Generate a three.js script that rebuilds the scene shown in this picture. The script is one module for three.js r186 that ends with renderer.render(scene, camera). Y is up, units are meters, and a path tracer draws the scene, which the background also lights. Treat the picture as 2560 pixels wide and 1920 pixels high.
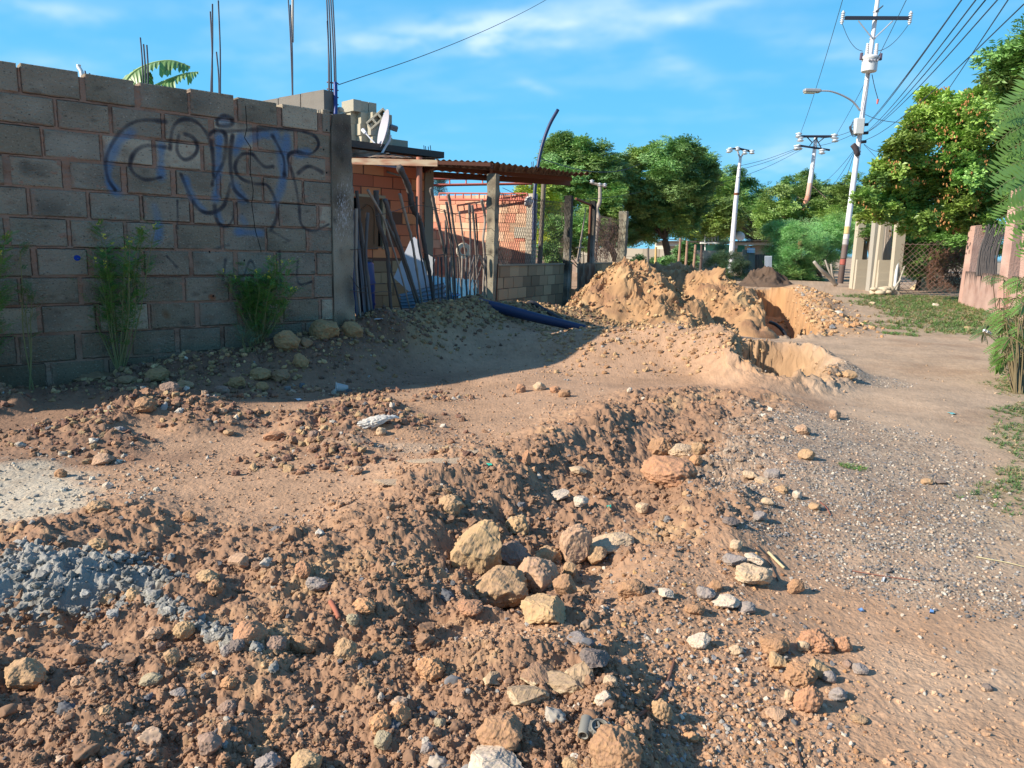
import * as THREE from 'three';
import { mergeGeometries, mergeVertices } from 'three/addons/utils/BufferGeometryUtils.js';
import { RoundedBoxGeometry } from 'three/addons/geometries/RoundedBoxGeometry.js';

// ---------- camera, sky, sun, exposure ----------
const scene = new THREE.Scene();
const CY = 1.3, FOCAL = 740;
const camera = new THREE.PerspectiveCamera(2 * Math.atan(384 / FOCAL) * 180 / Math.PI, 4 / 3, 0.05, 900);
camera.rotation.order = 'YXZ';
camera.position.set(0, CY, 0);
camera.rotation.set(-10.5 * Math.PI / 180, 0, 0.028);
camera.updateMatrixWorld(true);
scene.add(camera);
const renderer = new THREE.WebGLRenderer({ antialias: true });
renderer.setSize(1024, 768);
renderer.toneMapping = THREE.LinearToneMapping;
renderer.toneMappingExposure = 1.58;
renderer.shadowMap.enabled = true;
const SUN_EL = 30.5 * Math.PI / 180, SUN_AZ = -20.5 * Math.PI / 180;
const sunTravel = new THREE.Vector3(Math.cos(SUN_AZ) * Math.cos(SUN_EL), -Math.sin(SUN_EL), Math.sin(SUN_AZ) * Math.cos(SUN_EL));
const sun = new THREE.DirectionalLight(new THREE.Color().setRGB(1.0, 0.905, 0.765), 5.0);
sun.position.copy(sunTravel).multiplyScalar(-60).add(new THREE.Vector3(3, 0, -14));
sun.target.position.set(3, 0, -14);
sun.castShadow = true;
Object.assign(sun.shadow.camera, { left: -40, right: 40, top: 40, bottom: -40, near: 1, far: 160 });
sun.shadow.mapSize.set(4096, 4096);
scene.add(sun, sun.target);

// ---------- noise ----------
function rng(seed) { let s = seed >>> 0; return () => { s = (s + 0x6d2b79f5) | 0; let t = Math.imul(s ^ (s >>> 15), 1 | s); t = (t + Math.imul(t ^ (t >>> 7), 61 | t)) ^ t; return ((t ^ (t >>> 14)) >>> 0) / 4294967296; }; }
const PERM = new Uint8Array(1024); { const r = rng(7); const a = [...Array(256).keys()]; for (let i = 255; i > 0; i--) { const j = Math.floor(r() * (i + 1)); [a[i], a[j]] = [a[j], a[i]]; } for (let i = 0; i < 1024; i++) PERM[i] = a[i & 255]; }
const GX = new Float32Array(256), GY = new Float32Array(256); for (let i = 0; i < 256; i++) { GX[i] = Math.cos(i * 2.399); GY[i] = Math.sin(i * 2.399); }
function n2(x, y) {   // gradient noise, about -1..1
  const xi = Math.floor(x), yi = Math.floor(y), fx = x - xi, fy = y - yi, X = xi & 255, Y = yi & 255;
  const u = fx * fx * fx * (fx * (fx * 6 - 15) + 10), v = fy * fy * fy * (fy * (fy * 6 - 15) + 10);
  const a = PERM[PERM[X] + Y], b = PERM[PERM[X + 1] + Y], c = PERM[PERM[X] + Y + 1], d = PERM[PERM[X + 1] + Y + 1];
  const g0 = GX[a] * fx + GY[a] * fy, g1 = GX[b] * (fx - 1) + GY[b] * fy, g2 = GX[c] * fx + GY[c] * (fy - 1), g3 = GX[d] * (fx - 1) + GY[d] * (fy - 1);
  return 1.4 * (g0 + u * (g1 - g0) + v * (g2 + u * (g3 - g2) - g0 - u * (g1 - g0)));
}
function fbm(x, y, o = 4) { let s = 0, a = 0.5; for (let i = 0; i < o; i++) { s += a * n2(x, y); x = x * 2.03 + 17.1; y = y * 2.03 + 5.3; a *= 0.5; } return s; }
const h2 = (x, y) => PERM[PERM[x & 255] + (y & 255)] / 255;
function n3(x, y, z) {
  const xi = Math.floor(x), yi = Math.floor(y), zi = Math.floor(z), fx = x - xi, fy = y - yi, fz = z - zi;
  const u = fx * fx * (3 - 2 * fx), v = fy * fy * (3 - 2 * fy), w = fz * fz * (3 - 2 * fz), X = xi & 255, Y = yi & 255, Z = zi & 255;
  const H = (a, b, c) => PERM[PERM[PERM[a] + b] + c] / 127.5 - 1, L = (a, b, t) => a + (b - a) * t;
  return L(L(L(H(X, Y, Z), H(X + 1, Y, Z), u), L(H(X, Y + 1, Z), H(X + 1, Y + 1, Z), u), v), L(L(H(X, Y, Z + 1), H(X + 1, Y, Z + 1), u), L(H(X, Y + 1, Z + 1), H(X + 1, Y + 1, Z + 1), u), v), w);
}
const fbm3 = (x, y, z) => n3(x, y, z) * 0.55 + n3(x * 2.1 + 3, y * 2.1, z * 2.1) * 0.28 + n3(x * 4.3, y * 4.3 + 9, z * 4.3) * 0.17;
// round lumps: highest of the caps in the cells round about
function lumps(x, y, s, seed) {
  const wx = x / s + 0.25 * n2(x / s * 2.1, y / s * 2.1 + seed), wy = y / s + 0.25 * n2(x / s * 2.1 + 31, y / s * 2.1 + seed);
  const xi = Math.floor(wx), yi = Math.floor(wy); let best = 0;
  for (let j = -1; j < 2; j++) for (let i = -1; i < 2; i++) {
    const a = h2(xi + i + seed, yi + j), b = h2(xi + i, yi + j + seed + 57), c = h2(xi + i + 91, yi + j + seed), dx = wx - xi - i - a, dy = wy - yi - j - b;
    const r = 0.15 + 0.5 * c * c, d = r * r - dx * dx - dy * dy;
    if (d > 0) { const hh = Math.sqrt(d) * (0.5 + b); if (hh > best) best = hh; }
  }
  return best * s;
}
const bill = (x, z) => { let s = 0, a = 0.34, f = 3; for (let i = 0; i < 5; i++) { s += a * (Math.abs(n2(x * f + i * 9.1, z * f + 3.3)) - 0.25); a *= 0.62; f *= 2.1; } return s; };
const clamp = (x, a = 0, b = 1) => x < a ? a : x > b ? b : x, mixn = (a, b, t) => a + (b - a) * t;
const sst = (a, b, x) => { const t = clamp((x - a) / (b - a)); return t * t * (3 - 2 * t); };

// ---------- sky: clear blue with thin cirrus ----------
{
  // thin streaks of cirrus: [azimuth, height, length, width, slant, strength]
  const WISPS = [[-1.72, 0.25, 0.17, 0.016, 0.16, 0.5], [-1.55, 0.277, 0.16, 0.017, 0.16, 0.55], [-1.39, 0.276, 0.1, 0.012, 0.2, 0.6], [-1.611, 0.253, 0.024, 0.02, 0.4, 1.15], [-1.55, 0.247, 0.09, 0.012, 0.1, 0.3], [-2.12, 0.234, 0.07, 0.009, 0.05, 0.5], [-2.1, 0.18, 0.06, 0.014, 0, 0.3], [-1.552, 0.2, 0.03, 0.006, -0.3, 0.3], [-1.37, 0.221, 0.06, 0.016, -0.5, 0.3], [-1.2, 0.235, 0.12, 0.02, -0.3, 0.22], [-1.9, 0.262, 0.14, 0.012, 0.1, 0.25], [-1.23, 0.12, 0.07, 0.022, 0.1, 0.5]];
  const W = 2048, H = 1024, d = new Float32Array(W * H * 4), S = sunTravel.clone().negate();
  for (let r = 0; r < H; r++) for (let c = 0; c < W; c++) {
    const up = ((r + 0.5) / H - 0.5) * Math.PI, az = ((c + 0.5) / W - 0.5) * 2 * Math.PI, y = Math.sin(up), x = Math.cos(az) * Math.cos(up), z = Math.sin(az) * Math.cos(up);
    const e = Math.max(y, 0), hz = Math.exp(-e * 8), mid = Math.exp(-Math.pow(e / 0.5, 3));
    let R = 0.035 + 0.06 * mid + 0.13 * hz, G = 0.13 + 0.285 * mid + 0.14 * hz, B = 0.33 + 0.42 * mid + 0.05 * hz;
    const cs = Math.max(0, x * S.x + y * S.y + z * S.z), gl = 0.3 * Math.pow(cs, 8); R += gl; G += gl * 0.9; B += gl * 0.7;
    if (y > 0.01) {
      const q = 1 / (y + 0.12), px = x * q, pz = z * q, tex = fbm(px * 2.2 + pz * 0.8, pz * 3.4 - px * 1.3, 6), fine = fbm(px * 7 + pz * 2, pz * 10 - px * 4, 5);
      let cl = 0.3 * sst(0.05, 0.55, fbm(px * 0.8 + 3.3, pz * 1.3 - px * 0.4 + 1.7, 6)) * sst(0.1, 0.3, y) + 0.12 * sst(-0.1, 0.5, tex) * sst(0.05, 0.2, y);
      if (z < 0) for (const [ca, cu, la, lu, turn, k] of WISPS) { const da = az - ca, du = up - cu, c0 = Math.cos(turn), s0 = Math.sin(turn), p = (da * c0 + du * s0) / la, w = (-da * s0 + du * c0) / lu + 0.55 * tex + 0.25 * fine; cl += k * Math.exp(-p * p - w * w) * (0.65 + 0.9 * fine + 0.5 * tex); }
      cl = clamp(cl, 0, 0.8); R = mixn(R, 0.62, cl); G = mixn(G, 0.73, cl); B = mixn(B, 0.86, cl);
    }
    if (y < 0) { const t = sst(0, -0.08, y); R = mixn(R, 0.2, t); G = mixn(G, 0.15, t); B = mixn(B, 0.1, t); }
    R *= 0.84; G *= 0.9; B *= 0.9; const i = (r * W + c) * 4; d[i] = R; d[i + 1] = G; d[i + 2] = B; d[i + 3] = 1;
  }
  const t = new THREE.DataTexture(d, W, H, THREE.RGBAFormat, THREE.FloatType);
  t.mapping = THREE.EquirectangularReflectionMapping; t.magFilter = THREE.LinearFilter; t.colorSpace = THREE.LinearSRGBColorSpace; t.needsUpdate = true;
  scene.background = t; scene.environment = t;
}

// ---------- helpers ----------
const V = (x, y, z) => new THREE.Vector3(x, y, z);
const names = new Map();
const numbered = (n) => { const k = names.get(n) ?? 0; names.set(n, k + 1); return k ? `${n}_${String(k).padStart(3, '0')}` : n; };
const shade = (m) => { m.castShadow = true; m.receiveShadow = true; return m; };
function tag(o, label, category, group) { o.userData.label = label; o.userData.category = category; if (group) o.userData.group = group; return o; }
function thing(name, label, category, p = V(0, 0, 0), turn = 0, group) { const o = new THREE.Group(); o.name = numbered(name); o.position.copy(p); o.rotation.y = turn; tag(o, label, category, group); scene.add(o); return o; }
function part(name, geo, mat, parent, stuff) { const m = shade(new THREE.Mesh(geo, mat)); m.name = parent === scene ? numbered(name) : name; if (stuff) m.userData.kind = 'stuff'; parent.add(m); return m; }
function struct(name, geo, mat) { const m = part(name, geo, mat, scene); m.userData.kind = 'structure'; return m; }
const lin = (r, g, b) => new THREE.Color().setRGB(r, g, b);
const std = (r, g, b, rough = 0.9, o = {}) => new THREE.MeshStandardMaterial({ color: lin(r, g, b), roughness: rough, ...o });
function ray(px, py) { return V((px / 2.5 - 512) / FOCAL, (384 - py / 2.5) / FOCAL, -1).applyQuaternion(camera.quaternion); }
const at = (px, py, d) => ray(px, py).multiplyScalar(d).add(camera.position);          // the point seen there at that depth (photo is 2560 x 1920)
function hit(px, py, p0, n) { const r = ray(px, py); return r.multiplyScalar(n.dot(V().subVectors(p0, camera.position)) / n.dot(r)).add(camera.position); }
const nonI = (g) => { const q = g.index ? g.toNonIndexed() : g; for (const k of Object.keys(q.attributes)) if (!['position', 'normal', 'uv', 'color'].includes(k)) q.deleteAttribute(k); return q; };
const merge = (l) => mergeGeometries(l.map(nonI));
function rod(a, b, r1, r2 = r1, seg = 6, caps = true) {
  const d = V().subVectors(b, a), L = d.length(), g = new THREE.CylinderGeometry(r2, r1, L, seg, 1, !caps);
  g.translate(0, L / 2, 0); g.applyQuaternion(new THREE.Quaternion().setFromUnitVectors(V(0, 1, 0), d.normalize())); return g.translate(a.x, a.y, a.z);
}
// a bent, tapering limb through points
function limb(pts, r1, r2, seg = 7, steps = 4, rough = 0, seed = 1) {
  const cv = new THREE.CatmullRomCurve3(pts), n = Math.max(1, (pts.length - 1) * steps), fr = cv.computeFrenetFrames(n), P = [], I = [], U = [];
  for (let i = 0; i <= n; i++) { const c = cv.getPoint(i / n); for (let j = 0; j <= seg; j++) { const a = (j % seg) / seg * 6.283, r = mixn(r1, r2, i / n) * (1 + rough * n2(i * 0.7 + seed * 7.3, (j % seg) * 1.3 + seed)), N = fr.normals[i], Bn = fr.binormals[i], co = Math.cos(a) * r, si = Math.sin(a) * r; P.push(c.x + N.x * co + Bn.x * si, c.y + N.y * co + Bn.y * si, c.z + N.z * co + Bn.z * si); U.push(j / seg, i / n); } }
  for (let i = 0; i < n; i++) for (let j = 0; j < seg; j++) { const a = i * (seg + 1) + j, b = a + 1, c = a + seg + 1, d = c + 1; I.push(a, b, c, b, d, c); }
  const m = P.length / 3; P.push(...pts[0].toArray(), ...pts[pts.length - 1].toArray()); U.push(0.5, 0, 0.5, 1);
  for (let j = 0; j < seg; j++) { I.push(m, j + 1, j, m + 1, n * (seg + 1) + j, n * (seg + 1) + j + 1); }
  const g = new THREE.BufferGeometry(); g.setAttribute('position', new THREE.Float32BufferAttribute(P, 3)); g.setAttribute('uv', new THREE.Float32BufferAttribute(U, 2)); g.setIndex(I); g.computeVertexNormals(); return g;
}
const box = (w, h, d, x = 0, y = 0, z = 0, b = 0) => (b ? new RoundedBoxGeometry(w, h, d, 1, b) : new THREE.BoxGeometry(w, h, d)).translate(x, y, z);
// basis box: from corner o along three vectors
function skewBox(o, a, b, c) { if (V().crossVectors(a, b).dot(c) < 0) { o = o.clone().add(c); c = c.clone().negate(); } const g = new THREE.BoxGeometry(1, 1, 1).translate(0.5, 0.5, 0.5); g.applyMatrix4(new THREE.Matrix4().makeBasis(a, b, c).setPosition(o)); return g; }
function canvas(w, h, draw, srgb = true) { const c = document.createElement('canvas'); c.width = w; c.height = h; draw(c.getContext('2d'), w, h); const t = new THREE.CanvasTexture(c); if (srgb) t.colorSpace = THREE.SRGBColorSpace; t.wrapS = t.wrapT = THREE.RepeatWrapping; return t; }
// tileable speckle in memory, used as bump or tone
function noiseTex(n, f, seed) { const d = new Uint8Array(n * n * 4), w = (x, y, k) => { const a = x / n, b = y / n; const s = (X, Y) => f(X * k, Y * k, seed); return s(a, b) * (1 - a) * (1 - b) + s(a - 1, b) * a * (1 - b) + s(a, b - 1) * (1 - a) * b + s(a - 1, b - 1) * a * b; }; for (let y = 0; y < n; y++) for (let x = 0; x < n; x++) { const v = clamp(0.5 + 0.75 * w(x, y, 1)) * 255, i = (y * n + x) * 4; d[i] = d[i + 1] = d[i + 2] = v; d[i + 3] = 255; } const t = new THREE.DataTexture(d, n, n); t.wrapS = t.wrapT = THREE.RepeatWrapping; t.magFilter = THREE.LinearFilter; t.needsUpdate = true; return t; }
const grainTex = noiseTex(512, (x, y) => fbm(x * 24 + 300, y * 24 + 300, 5), 1);
const rep = (t, u, v = u) => { const c = t.clone(); c.repeat.set(u, v); c.needsUpdate = true; return c; };

// ---------- the lie of the land ----------
const WA = V(-4.13, 0, -6.0), WU = V(0.748, 0, -0.663).normalize(), WN = V(0.663, 0, 0.748).normalize();   // block wall: start, along, towards the street
function poly(pts) { return pts; }
// nearest place on a line of [x, z, ...values]: returns [distance, signed side, interpolated values]
function near(pts, x, z) {
  let bd = 1e9, bs = 0, bv = null;
  for (let i = 0; i + 1 < pts.length; i++) {
    const a = pts[i], b = pts[i + 1], ex = b[0] - a[0], ez = b[1] - a[1], t = clamp(((x - a[0]) * ex + (z - a[1]) * ez) / (ex * ex + ez * ez)), qx = x - a[0] - ex * t, qz = z - a[1] - ez * t, d = qx * qx + qz * qz;
    if (d < bd) { bd = d; bs = ex * qz - ez * qx; bv = [mixn(a[2], b[2], t), mixn(a[3], b[3], t)]; }
  }
  return [Math.sqrt(bd), Math.sign(bs), bv];
}
const BANK = poly([[-3.5, -6.25, 0.07, 0.45], [-2.9, -6.75, 0.2, 0.5], [-2.15, -7.45, 0.36, 0.6], [-1.55, -8.5, 0.5, 0.62], [-1.0, -9.6, 0.5, 0.65], [-0.55, -10.4, 0.53, 0.7], [0.2, -11.2, 0.42, 0.9], [1.4, -11.6, 0.34, 0.9], [2.3, -10.9, 0.22, 0.7]]);
const MOUND = poly([[0.55, -9.2, 0.24, 1.0], [1.2, -9.0, 0.34, 0.9], [1.9, -8.8, 0.42, 0.75], [2.2, -8.1, 0.34, 0.5], [2.25, -7.5, 0.2, 0.4]]);
const RUT = poly([[1.75, -5.95, 0.05, 0.3], [1.35, -5.2, 0.13, 0.42], [0.95, -4.5, 0.17, 0.5], [0.45, -3.7, 0.13, 0.45], [0.15, -3.05, 0.15, 0.4], [0.02, -2.72, 0.16, 0.32], [-0.1, -2.4, 0.04, 0.25]]);
const PIT = poly([[2.72, -7.5, 0.7, 0.36], [3.1, -8.6, 1.0, 0.46], [3.35, -9.5, 0.7, 0.38]]);
const TRENCH = poly([[4.62, -12.35, 1.2, 0.36], [5.6, -15.6, 1.25, 0.4], [7.3, -20.5, 1.1, 0.45], [8.6, -25, 0.9, 0.45]]);
const segs = new Map();
function ridge(pts, x, z) {   // smooth crest along a line
  let s = 0; if (!segs.has(pts)) segs.set(pts, pts.slice(1).map((p, i) => [pts[i], p])); for (const pr of segs.get(pts)) { const [d, , v] = near(pr, x, z); if (d < v[1] * 3) { const e = v[0] * Math.exp(-(d * d) / (v[1] * v[1])); s += e * e * e * e; } }
  return Math.sqrt(Math.sqrt(s)) * 0.9;
}
function landMacro(x, z) {
  let h = 0.045 * n2(x * 0.3 + 5, z * 0.3) + 0.03 * n2(x * 0.9, z * 0.9 + 8) * sst(0.5, 3, Math.hypot(x, z));
  const far = sst(14, 34, -z); h += 0.14 * far + 0.05 * sst(6, 14, x);
  h += ridge(BANK, x, z) + ridge(MOUND, x, z); let d, v;
  // spoil thrown up in front of the camera
  const rough = roughness(x, z); h += 0.07 * rough;
  [d, , v] = near(RUT, x, z); const w = v[1] * (1 + 0.25 * n2(x * 2, z * 2)); h -= v[0] * sst(w * 1.7, w * 0.1, d); h += 0.075 * sst(0.3, 0.1, Math.hypot((x - 0.04) / 1.15, z + 2.2)) - 0.05 * sst(0.2, 0.06, Math.hypot(x - 0.02, z + 2.55));
  h += 0.035 * Math.exp(-Math.pow((d - w * 1.6) / 0.3, 2)) * sst(-6.5, -5, z);
  [d, , v] = near(PIT, x, z); { const q = v[1] * (1 + 0.2 * n2(x * 1.7, z * 1.7 + 3)); h -= v[0] * sst(q * (1.2 + 0.35 * clamp((x - 3) * 2)), q * 0.4, d); h += 0.13 * Math.exp(-Math.pow((d - q * 1.5) / 0.22, 2)); }
  let s; [d, s, v] = near(TRENCH, x, z); { const q = v[1] + 0.06 * n2(x * 1.3, z * 1.3) + 0.03 * n2(x * 4, z * 4); h -= v[0] * sst(q + 0.09, q - 0.03, d) * sst(-12.0, -12.25, z); if (s > 0) h += 0.26 * Math.exp(-Math.pow((d - q - 0.45) / 0.42, 2)) * sst(-12.2, -13.2, z) * (0.8 + 0.3 * n2(x, z)); }
  return h;
}
// where the broken, cloddy spoil lies (0..1)
function roughness(x, z) {
  const wob = 0.35 * n2(x * 0.8, z * 0.8 + 20), a = sst(-3.45, -2.75, z + wob - 0.25 * clamp(x + 1.2, -1, 1.2) * 1.2) * sst(1.25, 0.7, x + wob * 0.7 + 0.12 * (z + 2.5));
  const [d] = near(RUT, x, z), b = sst(1.25, 0.5, d + wob * 0.4) * sst(0.9, 0.2, x - 0.55 - (-z - 3.2) * 0.45 + wob * 0.4);
  const c = 0.85 * sst(-0.4, -1.2, x + wob) * sst(-6.3, -5.6, z) * sst(-4.1, -4.7, z + wob * 0.6) * sst(-0.35, 0.2, n2(x * 1.3 + 70, z * 1.6));
  const ce = Math.hypot((x + 3.05) / 1.2, (z + 3.5) / 0.66);
  const slabK = 1 - 0.75 * sst(1.2, 0.8, Math.hypot((x - 0.05) / 0.26, (z + 2.2) / 0.15)), right = mixn(1, 0.2, sst(0.22, 0.5, x + wob * 0.25) * sst(-3.3, -2.7, z));
  return clamp(Math.max(a, b, c)) * slabK * right * sst(0.75, 1.05, ce + 0.2 * wob);
}
function bankiness(x, z) { const [d, , v] = near(BANK, x, z); return sst(1.15, 0.3, d / (v[1] * 1.15) + 0.3 * n2(x * 1.4, z * 1.4)); }
function landFine(x, z, macroOnly) {
  const dist = Math.hypot(x, z), nearK = sst(16, 9, dist);
  let h = landMacro(x, z);
  if (macroOnly) return h;
  const r = roughness(x, z), b = bankiness(x, z), path = sst(0.6, 1.6, x - 0.25 * (-z - 2)) * sst(-16, -10, z);
  const [dm, , vm] = near(MOUND, x, z), m = sst(1.2, 0.3, dm / vm[1]);
  const [dt, st, vt] = near(TRENCH, x, z), tb = st > 0 ? sst(1.3, 0.5, dt - vt[1]) * sst(-11.8, -12.8, z) : 0, rg = Math.max(r, b * 0.85, m * 0.28, tb * 0.35);
  h += fbm(x * 1.7, z * 1.7, 3) * (0.012 + 0.1 * rg) + 0.11 * bill(x * 0.8, z * 0.8) * r; const cu = cutness(x, z); if (cu > 0) h += cu * 0.3 * bill(x, z);
  h += (lumps(x, z, 0.34, 5) * 0.2 + lumps(x, z, 0.17, 11) * 0.26) * rg * sst(0.0, 0.6, rg);
  if (dist < 14) {
    const k = rg * nearK, patch = 0.45 + 0.55 * sst(-0.25, 0.3, n2(x * 2.3 + 50, z * 2.3));
    h += lumps(x, z, 0.075, 23) * (0.02 + 0.42 * k * patch) + lumps(x + 4, z, 0.036, 41) * (0.07 + 0.5 * k) * (1 - 0.5 * path) * sst(8.5, 6, dist);
    if (dist < 4.2) h += lumps(x, z + 3, 0.017, 67) * (0.16 + 0.4 * k) * sst(4.2, 2.6, dist);
    h += fbm(x * 22, z * 22, 3) * (0.0035 + 0.012 * k);
  } else h += fbm(x * 6, z * 6, 3) * 0.01;
  return h;
}
const cutness = (x, z) => { if (x < 1.8 || z > -6.5 || z < -26) return 0; const [d, , v] = near(PIT, x, z), [d2, , v2] = near(TRENCH, x, z); return Math.max(sst(0.5, 0.1, d - v[1]), sst(0.25, 0.05, d2 - v2[1])); };
// colours of the soil
const C_PATH = [0.395, 0.24, 0.146], C_DRY = [0.395, 0.275, 0.185], C_SOIL = [0.255, 0.145, 0.088], C_YEL = [0.36, 0.235, 0.128], C_DARK = [0.15, 0.078, 0.05], C_GRAV = [0.26, 0.2, 0.15], C_CEM = [0.5, 0.44, 0.34], C_ORANGE = [0.5, 0.26, 0.105];
const mix3 = (o, c, t) => { o[0] += (c[0] - o[0]) * t; o[1] += (c[1] - o[1]) * t; o[2] += (c[2] - o[2]) * t; };
const gravelK = (x, z) => { const w = fbm(x * 1.3, z * 1.3 + 7, 3); const e = Math.hypot((x - 2.15 - 0.25 * (-z - 4.6)) / 0.95, (z + 4.5) / 1.7); return sst(1.15, 0.75, e + 0.35 * w) * (0.55 + 0.35 * n2(x * 5, z * 5) + 0.2 * n2(x * 1.7, z * 1.7)) + 0.55 * sst(1, 0.6, Math.hypot((x - 3.7) / 0.75, (z + 8.0) / 0.75) + 0.3 * w); };
const grassK = (x, z) => { const w = 0.5 * n2(x * 0.9, z * 0.9 + 4) + 0.3 * n2(x * 2.7, z * 2.7); const edge = x + 0.05 - (-z) * 0.62; const a = sst(0.2, 0.75, edge + w * 0.7) * sst(-3.2, -4.4, z) * sst(-8.6, -7.4, z); const b = sst(-12.2, -13.2, z + w * 1.2) * sst(-26, -21, z + w) * sst(-0.9, 0.9, x - 7.6 - 0.3 * (-z - 14) + w * 1.2); return clamp(Math.max(a * 0.75, b)); };
function landColor(x, z, h, o) {
  const r = roughness(x, z), b = bankiness(x, z), g = gravelK(x, z), w = fbm(x * 2.1, z * 2.1, 4), f = fbm(x * 11, z * 11, 4), sp = Math.random();
  o[0] = C_PATH[0]; o[1] = C_PATH[1]; o[2] = C_PATH[2];
  mix3(o, C_DRY, sst(1.0, 2.2, x - 0.22 * (-z - 2) + w));
  mix3(o, C_SOIL, clamp(r * (0.85 + 0.4 * w)));
  mix3(o, C_YEL, clamp(r * sst(0.05, 0.55, w + 0.6 * f) * 0.75 + 0.4 * sst(0.28, 0.5, f) * (r + 0.3 * b)));
  // dark damp soil by the wall, yellow clay towards the fence
  const along = (x - WA.x) * WU.x + (z - WA.z) * WU.z;
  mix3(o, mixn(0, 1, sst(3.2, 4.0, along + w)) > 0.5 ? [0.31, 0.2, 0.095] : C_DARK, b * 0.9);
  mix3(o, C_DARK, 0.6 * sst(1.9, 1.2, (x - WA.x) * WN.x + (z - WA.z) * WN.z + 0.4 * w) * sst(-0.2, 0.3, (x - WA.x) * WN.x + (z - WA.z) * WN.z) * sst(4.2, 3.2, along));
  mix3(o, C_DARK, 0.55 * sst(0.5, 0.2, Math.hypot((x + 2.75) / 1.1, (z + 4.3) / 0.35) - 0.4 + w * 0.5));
  mix3(o, C_GRAV, clamp(g) * 0.8);
  if (g > 0.25 && sp > 0.8) mix3(o, [0.5, 0.43, 0.34], (sp - 0.8) * 2.5); else if (g > 0.25 && sp < 0.22) mix3(o, [0.08, 0.075, 0.075], 0.5);
  // cement washed over the ground at the left
  const e = Math.hypot((x + 3.05) / 1.15, (z + 3.5) / 0.62); mix3(o, C_CEM, sst(1.0, 0.72, e + 0.45 * w + 0.1 * f) * (0.8 + 0.3 * f));
  mix3(o, [0.27, 0.24, 0.2], 0.6 * sst(0.12, 0.35, f) * sst(1.25, 0.8, e + 0.3 * w));
  const e2 = Math.hypot((x + 0.72) / 0.55, (z + 4.55) / 0.16); mix3(o, [0.45, 0.38, 0.29], 0.3 * sst(1.0, 0.7, e2 + 0.6 * w));
  // trench and pit walls
  let [d, , v] = near(TRENCH, x, z); mix3(o, C_ORANGE, sst(0.3, 0.1, d - v[1]) * sst(-11.9, -12.6, z) * 0.8); mix3(o, [0.42, 0.24, 0.12], sst(1.2, 0.6, d - v[1]) * sst(-11.9, -12.6, z) * 0.5);
  [d, , v] = near(PIT, x, z); mix3(o, [0.36, 0.22, 0.115], sst(0.25, 0.05, d - v[1]) * 0.8);
  mix3(o, [0.17, 0.17, 0.075], grassK(x, z) * 0.5);
  
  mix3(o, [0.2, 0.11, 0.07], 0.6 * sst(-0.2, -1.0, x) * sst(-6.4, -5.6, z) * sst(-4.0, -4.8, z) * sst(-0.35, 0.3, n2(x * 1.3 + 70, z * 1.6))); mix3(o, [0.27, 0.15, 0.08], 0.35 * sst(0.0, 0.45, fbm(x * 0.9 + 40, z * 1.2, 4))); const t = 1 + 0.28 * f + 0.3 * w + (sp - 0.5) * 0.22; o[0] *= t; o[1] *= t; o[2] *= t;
}
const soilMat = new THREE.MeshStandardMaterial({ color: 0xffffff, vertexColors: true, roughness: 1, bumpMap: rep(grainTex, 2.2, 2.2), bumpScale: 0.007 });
{
  const az = []; for (let a = -180; a < -44; a += 4) az.push(a); for (let a = -44; a <= 44; a += 0.088) az.push(a); for (let a = 48; a < 179; a += 4) az.push(a); az.push(180);
  const rad = [0.02, 0.4, 0.8, 1.1]; for (let r = 1.25; r < 420;) { rad.push(r); r += r < 8 ? clamp(r * r / (FOCAL * CY) * 1.15, 0.006, r < 6.6 ? 0.0145 : 0.03) : r < 15 ? 0.05 : r < 27 ? 0.12 : r * 0.05; }
  const n = az.length, m = rad.length, P = new Float32Array(n * m * 3), C = new Float32Array(n * m * 3), U = new Float32Array(n * m * 2), I = new Uint32Array((n - 1) * (m - 1) * 6), o = [0, 0, 0];
  let k = 0;
  for (let j = 0; j < m; j++) for (let i = 0; i < n; i++) {
    const a = az[i] * Math.PI / 180, x = Math.sin(a) * rad[j], z = -Math.cos(a) * rad[j], q = (j * n + i) * 3, h = landFine(x, z, Math.abs(az[i]) > 60 && rad[j] > 30);
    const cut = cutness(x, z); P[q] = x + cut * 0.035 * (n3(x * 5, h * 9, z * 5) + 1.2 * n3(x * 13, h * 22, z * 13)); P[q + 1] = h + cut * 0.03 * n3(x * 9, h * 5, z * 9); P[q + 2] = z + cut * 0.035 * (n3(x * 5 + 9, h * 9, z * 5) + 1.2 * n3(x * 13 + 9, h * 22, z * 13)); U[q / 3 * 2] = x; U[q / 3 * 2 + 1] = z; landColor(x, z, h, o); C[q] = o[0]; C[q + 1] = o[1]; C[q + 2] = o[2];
    if (i + 1 < n && j + 1 < m) { const A = j * n + i, B = A + 1, D = A + n, E = D + 1; I[k++] = A; I[k++] = B; I[k++] = D; I[k++] = B; I[k++] = E; I[k++] = D; }
  }
  const g = new THREE.BufferGeometry(); g.setAttribute('position', new THREE.BufferAttribute(P, 3)); g.setAttribute('color', new THREE.BufferAttribute(C, 3)); g.setAttribute('uv', new THREE.BufferAttribute(U, 2)); g.setIndex(new THREE.BufferAttribute(I, 1)); g.computeVertexNormals();
  if (g.attributes.normal.getY(n * 60) < 0) { for (let i = 0; i < I.length; i += 3) { const t = I[i]; I[i] = I[i + 1]; I[i + 1] = t; } g.computeVertexNormals(); }
  struct('ground', g, soilMat);
}
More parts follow.
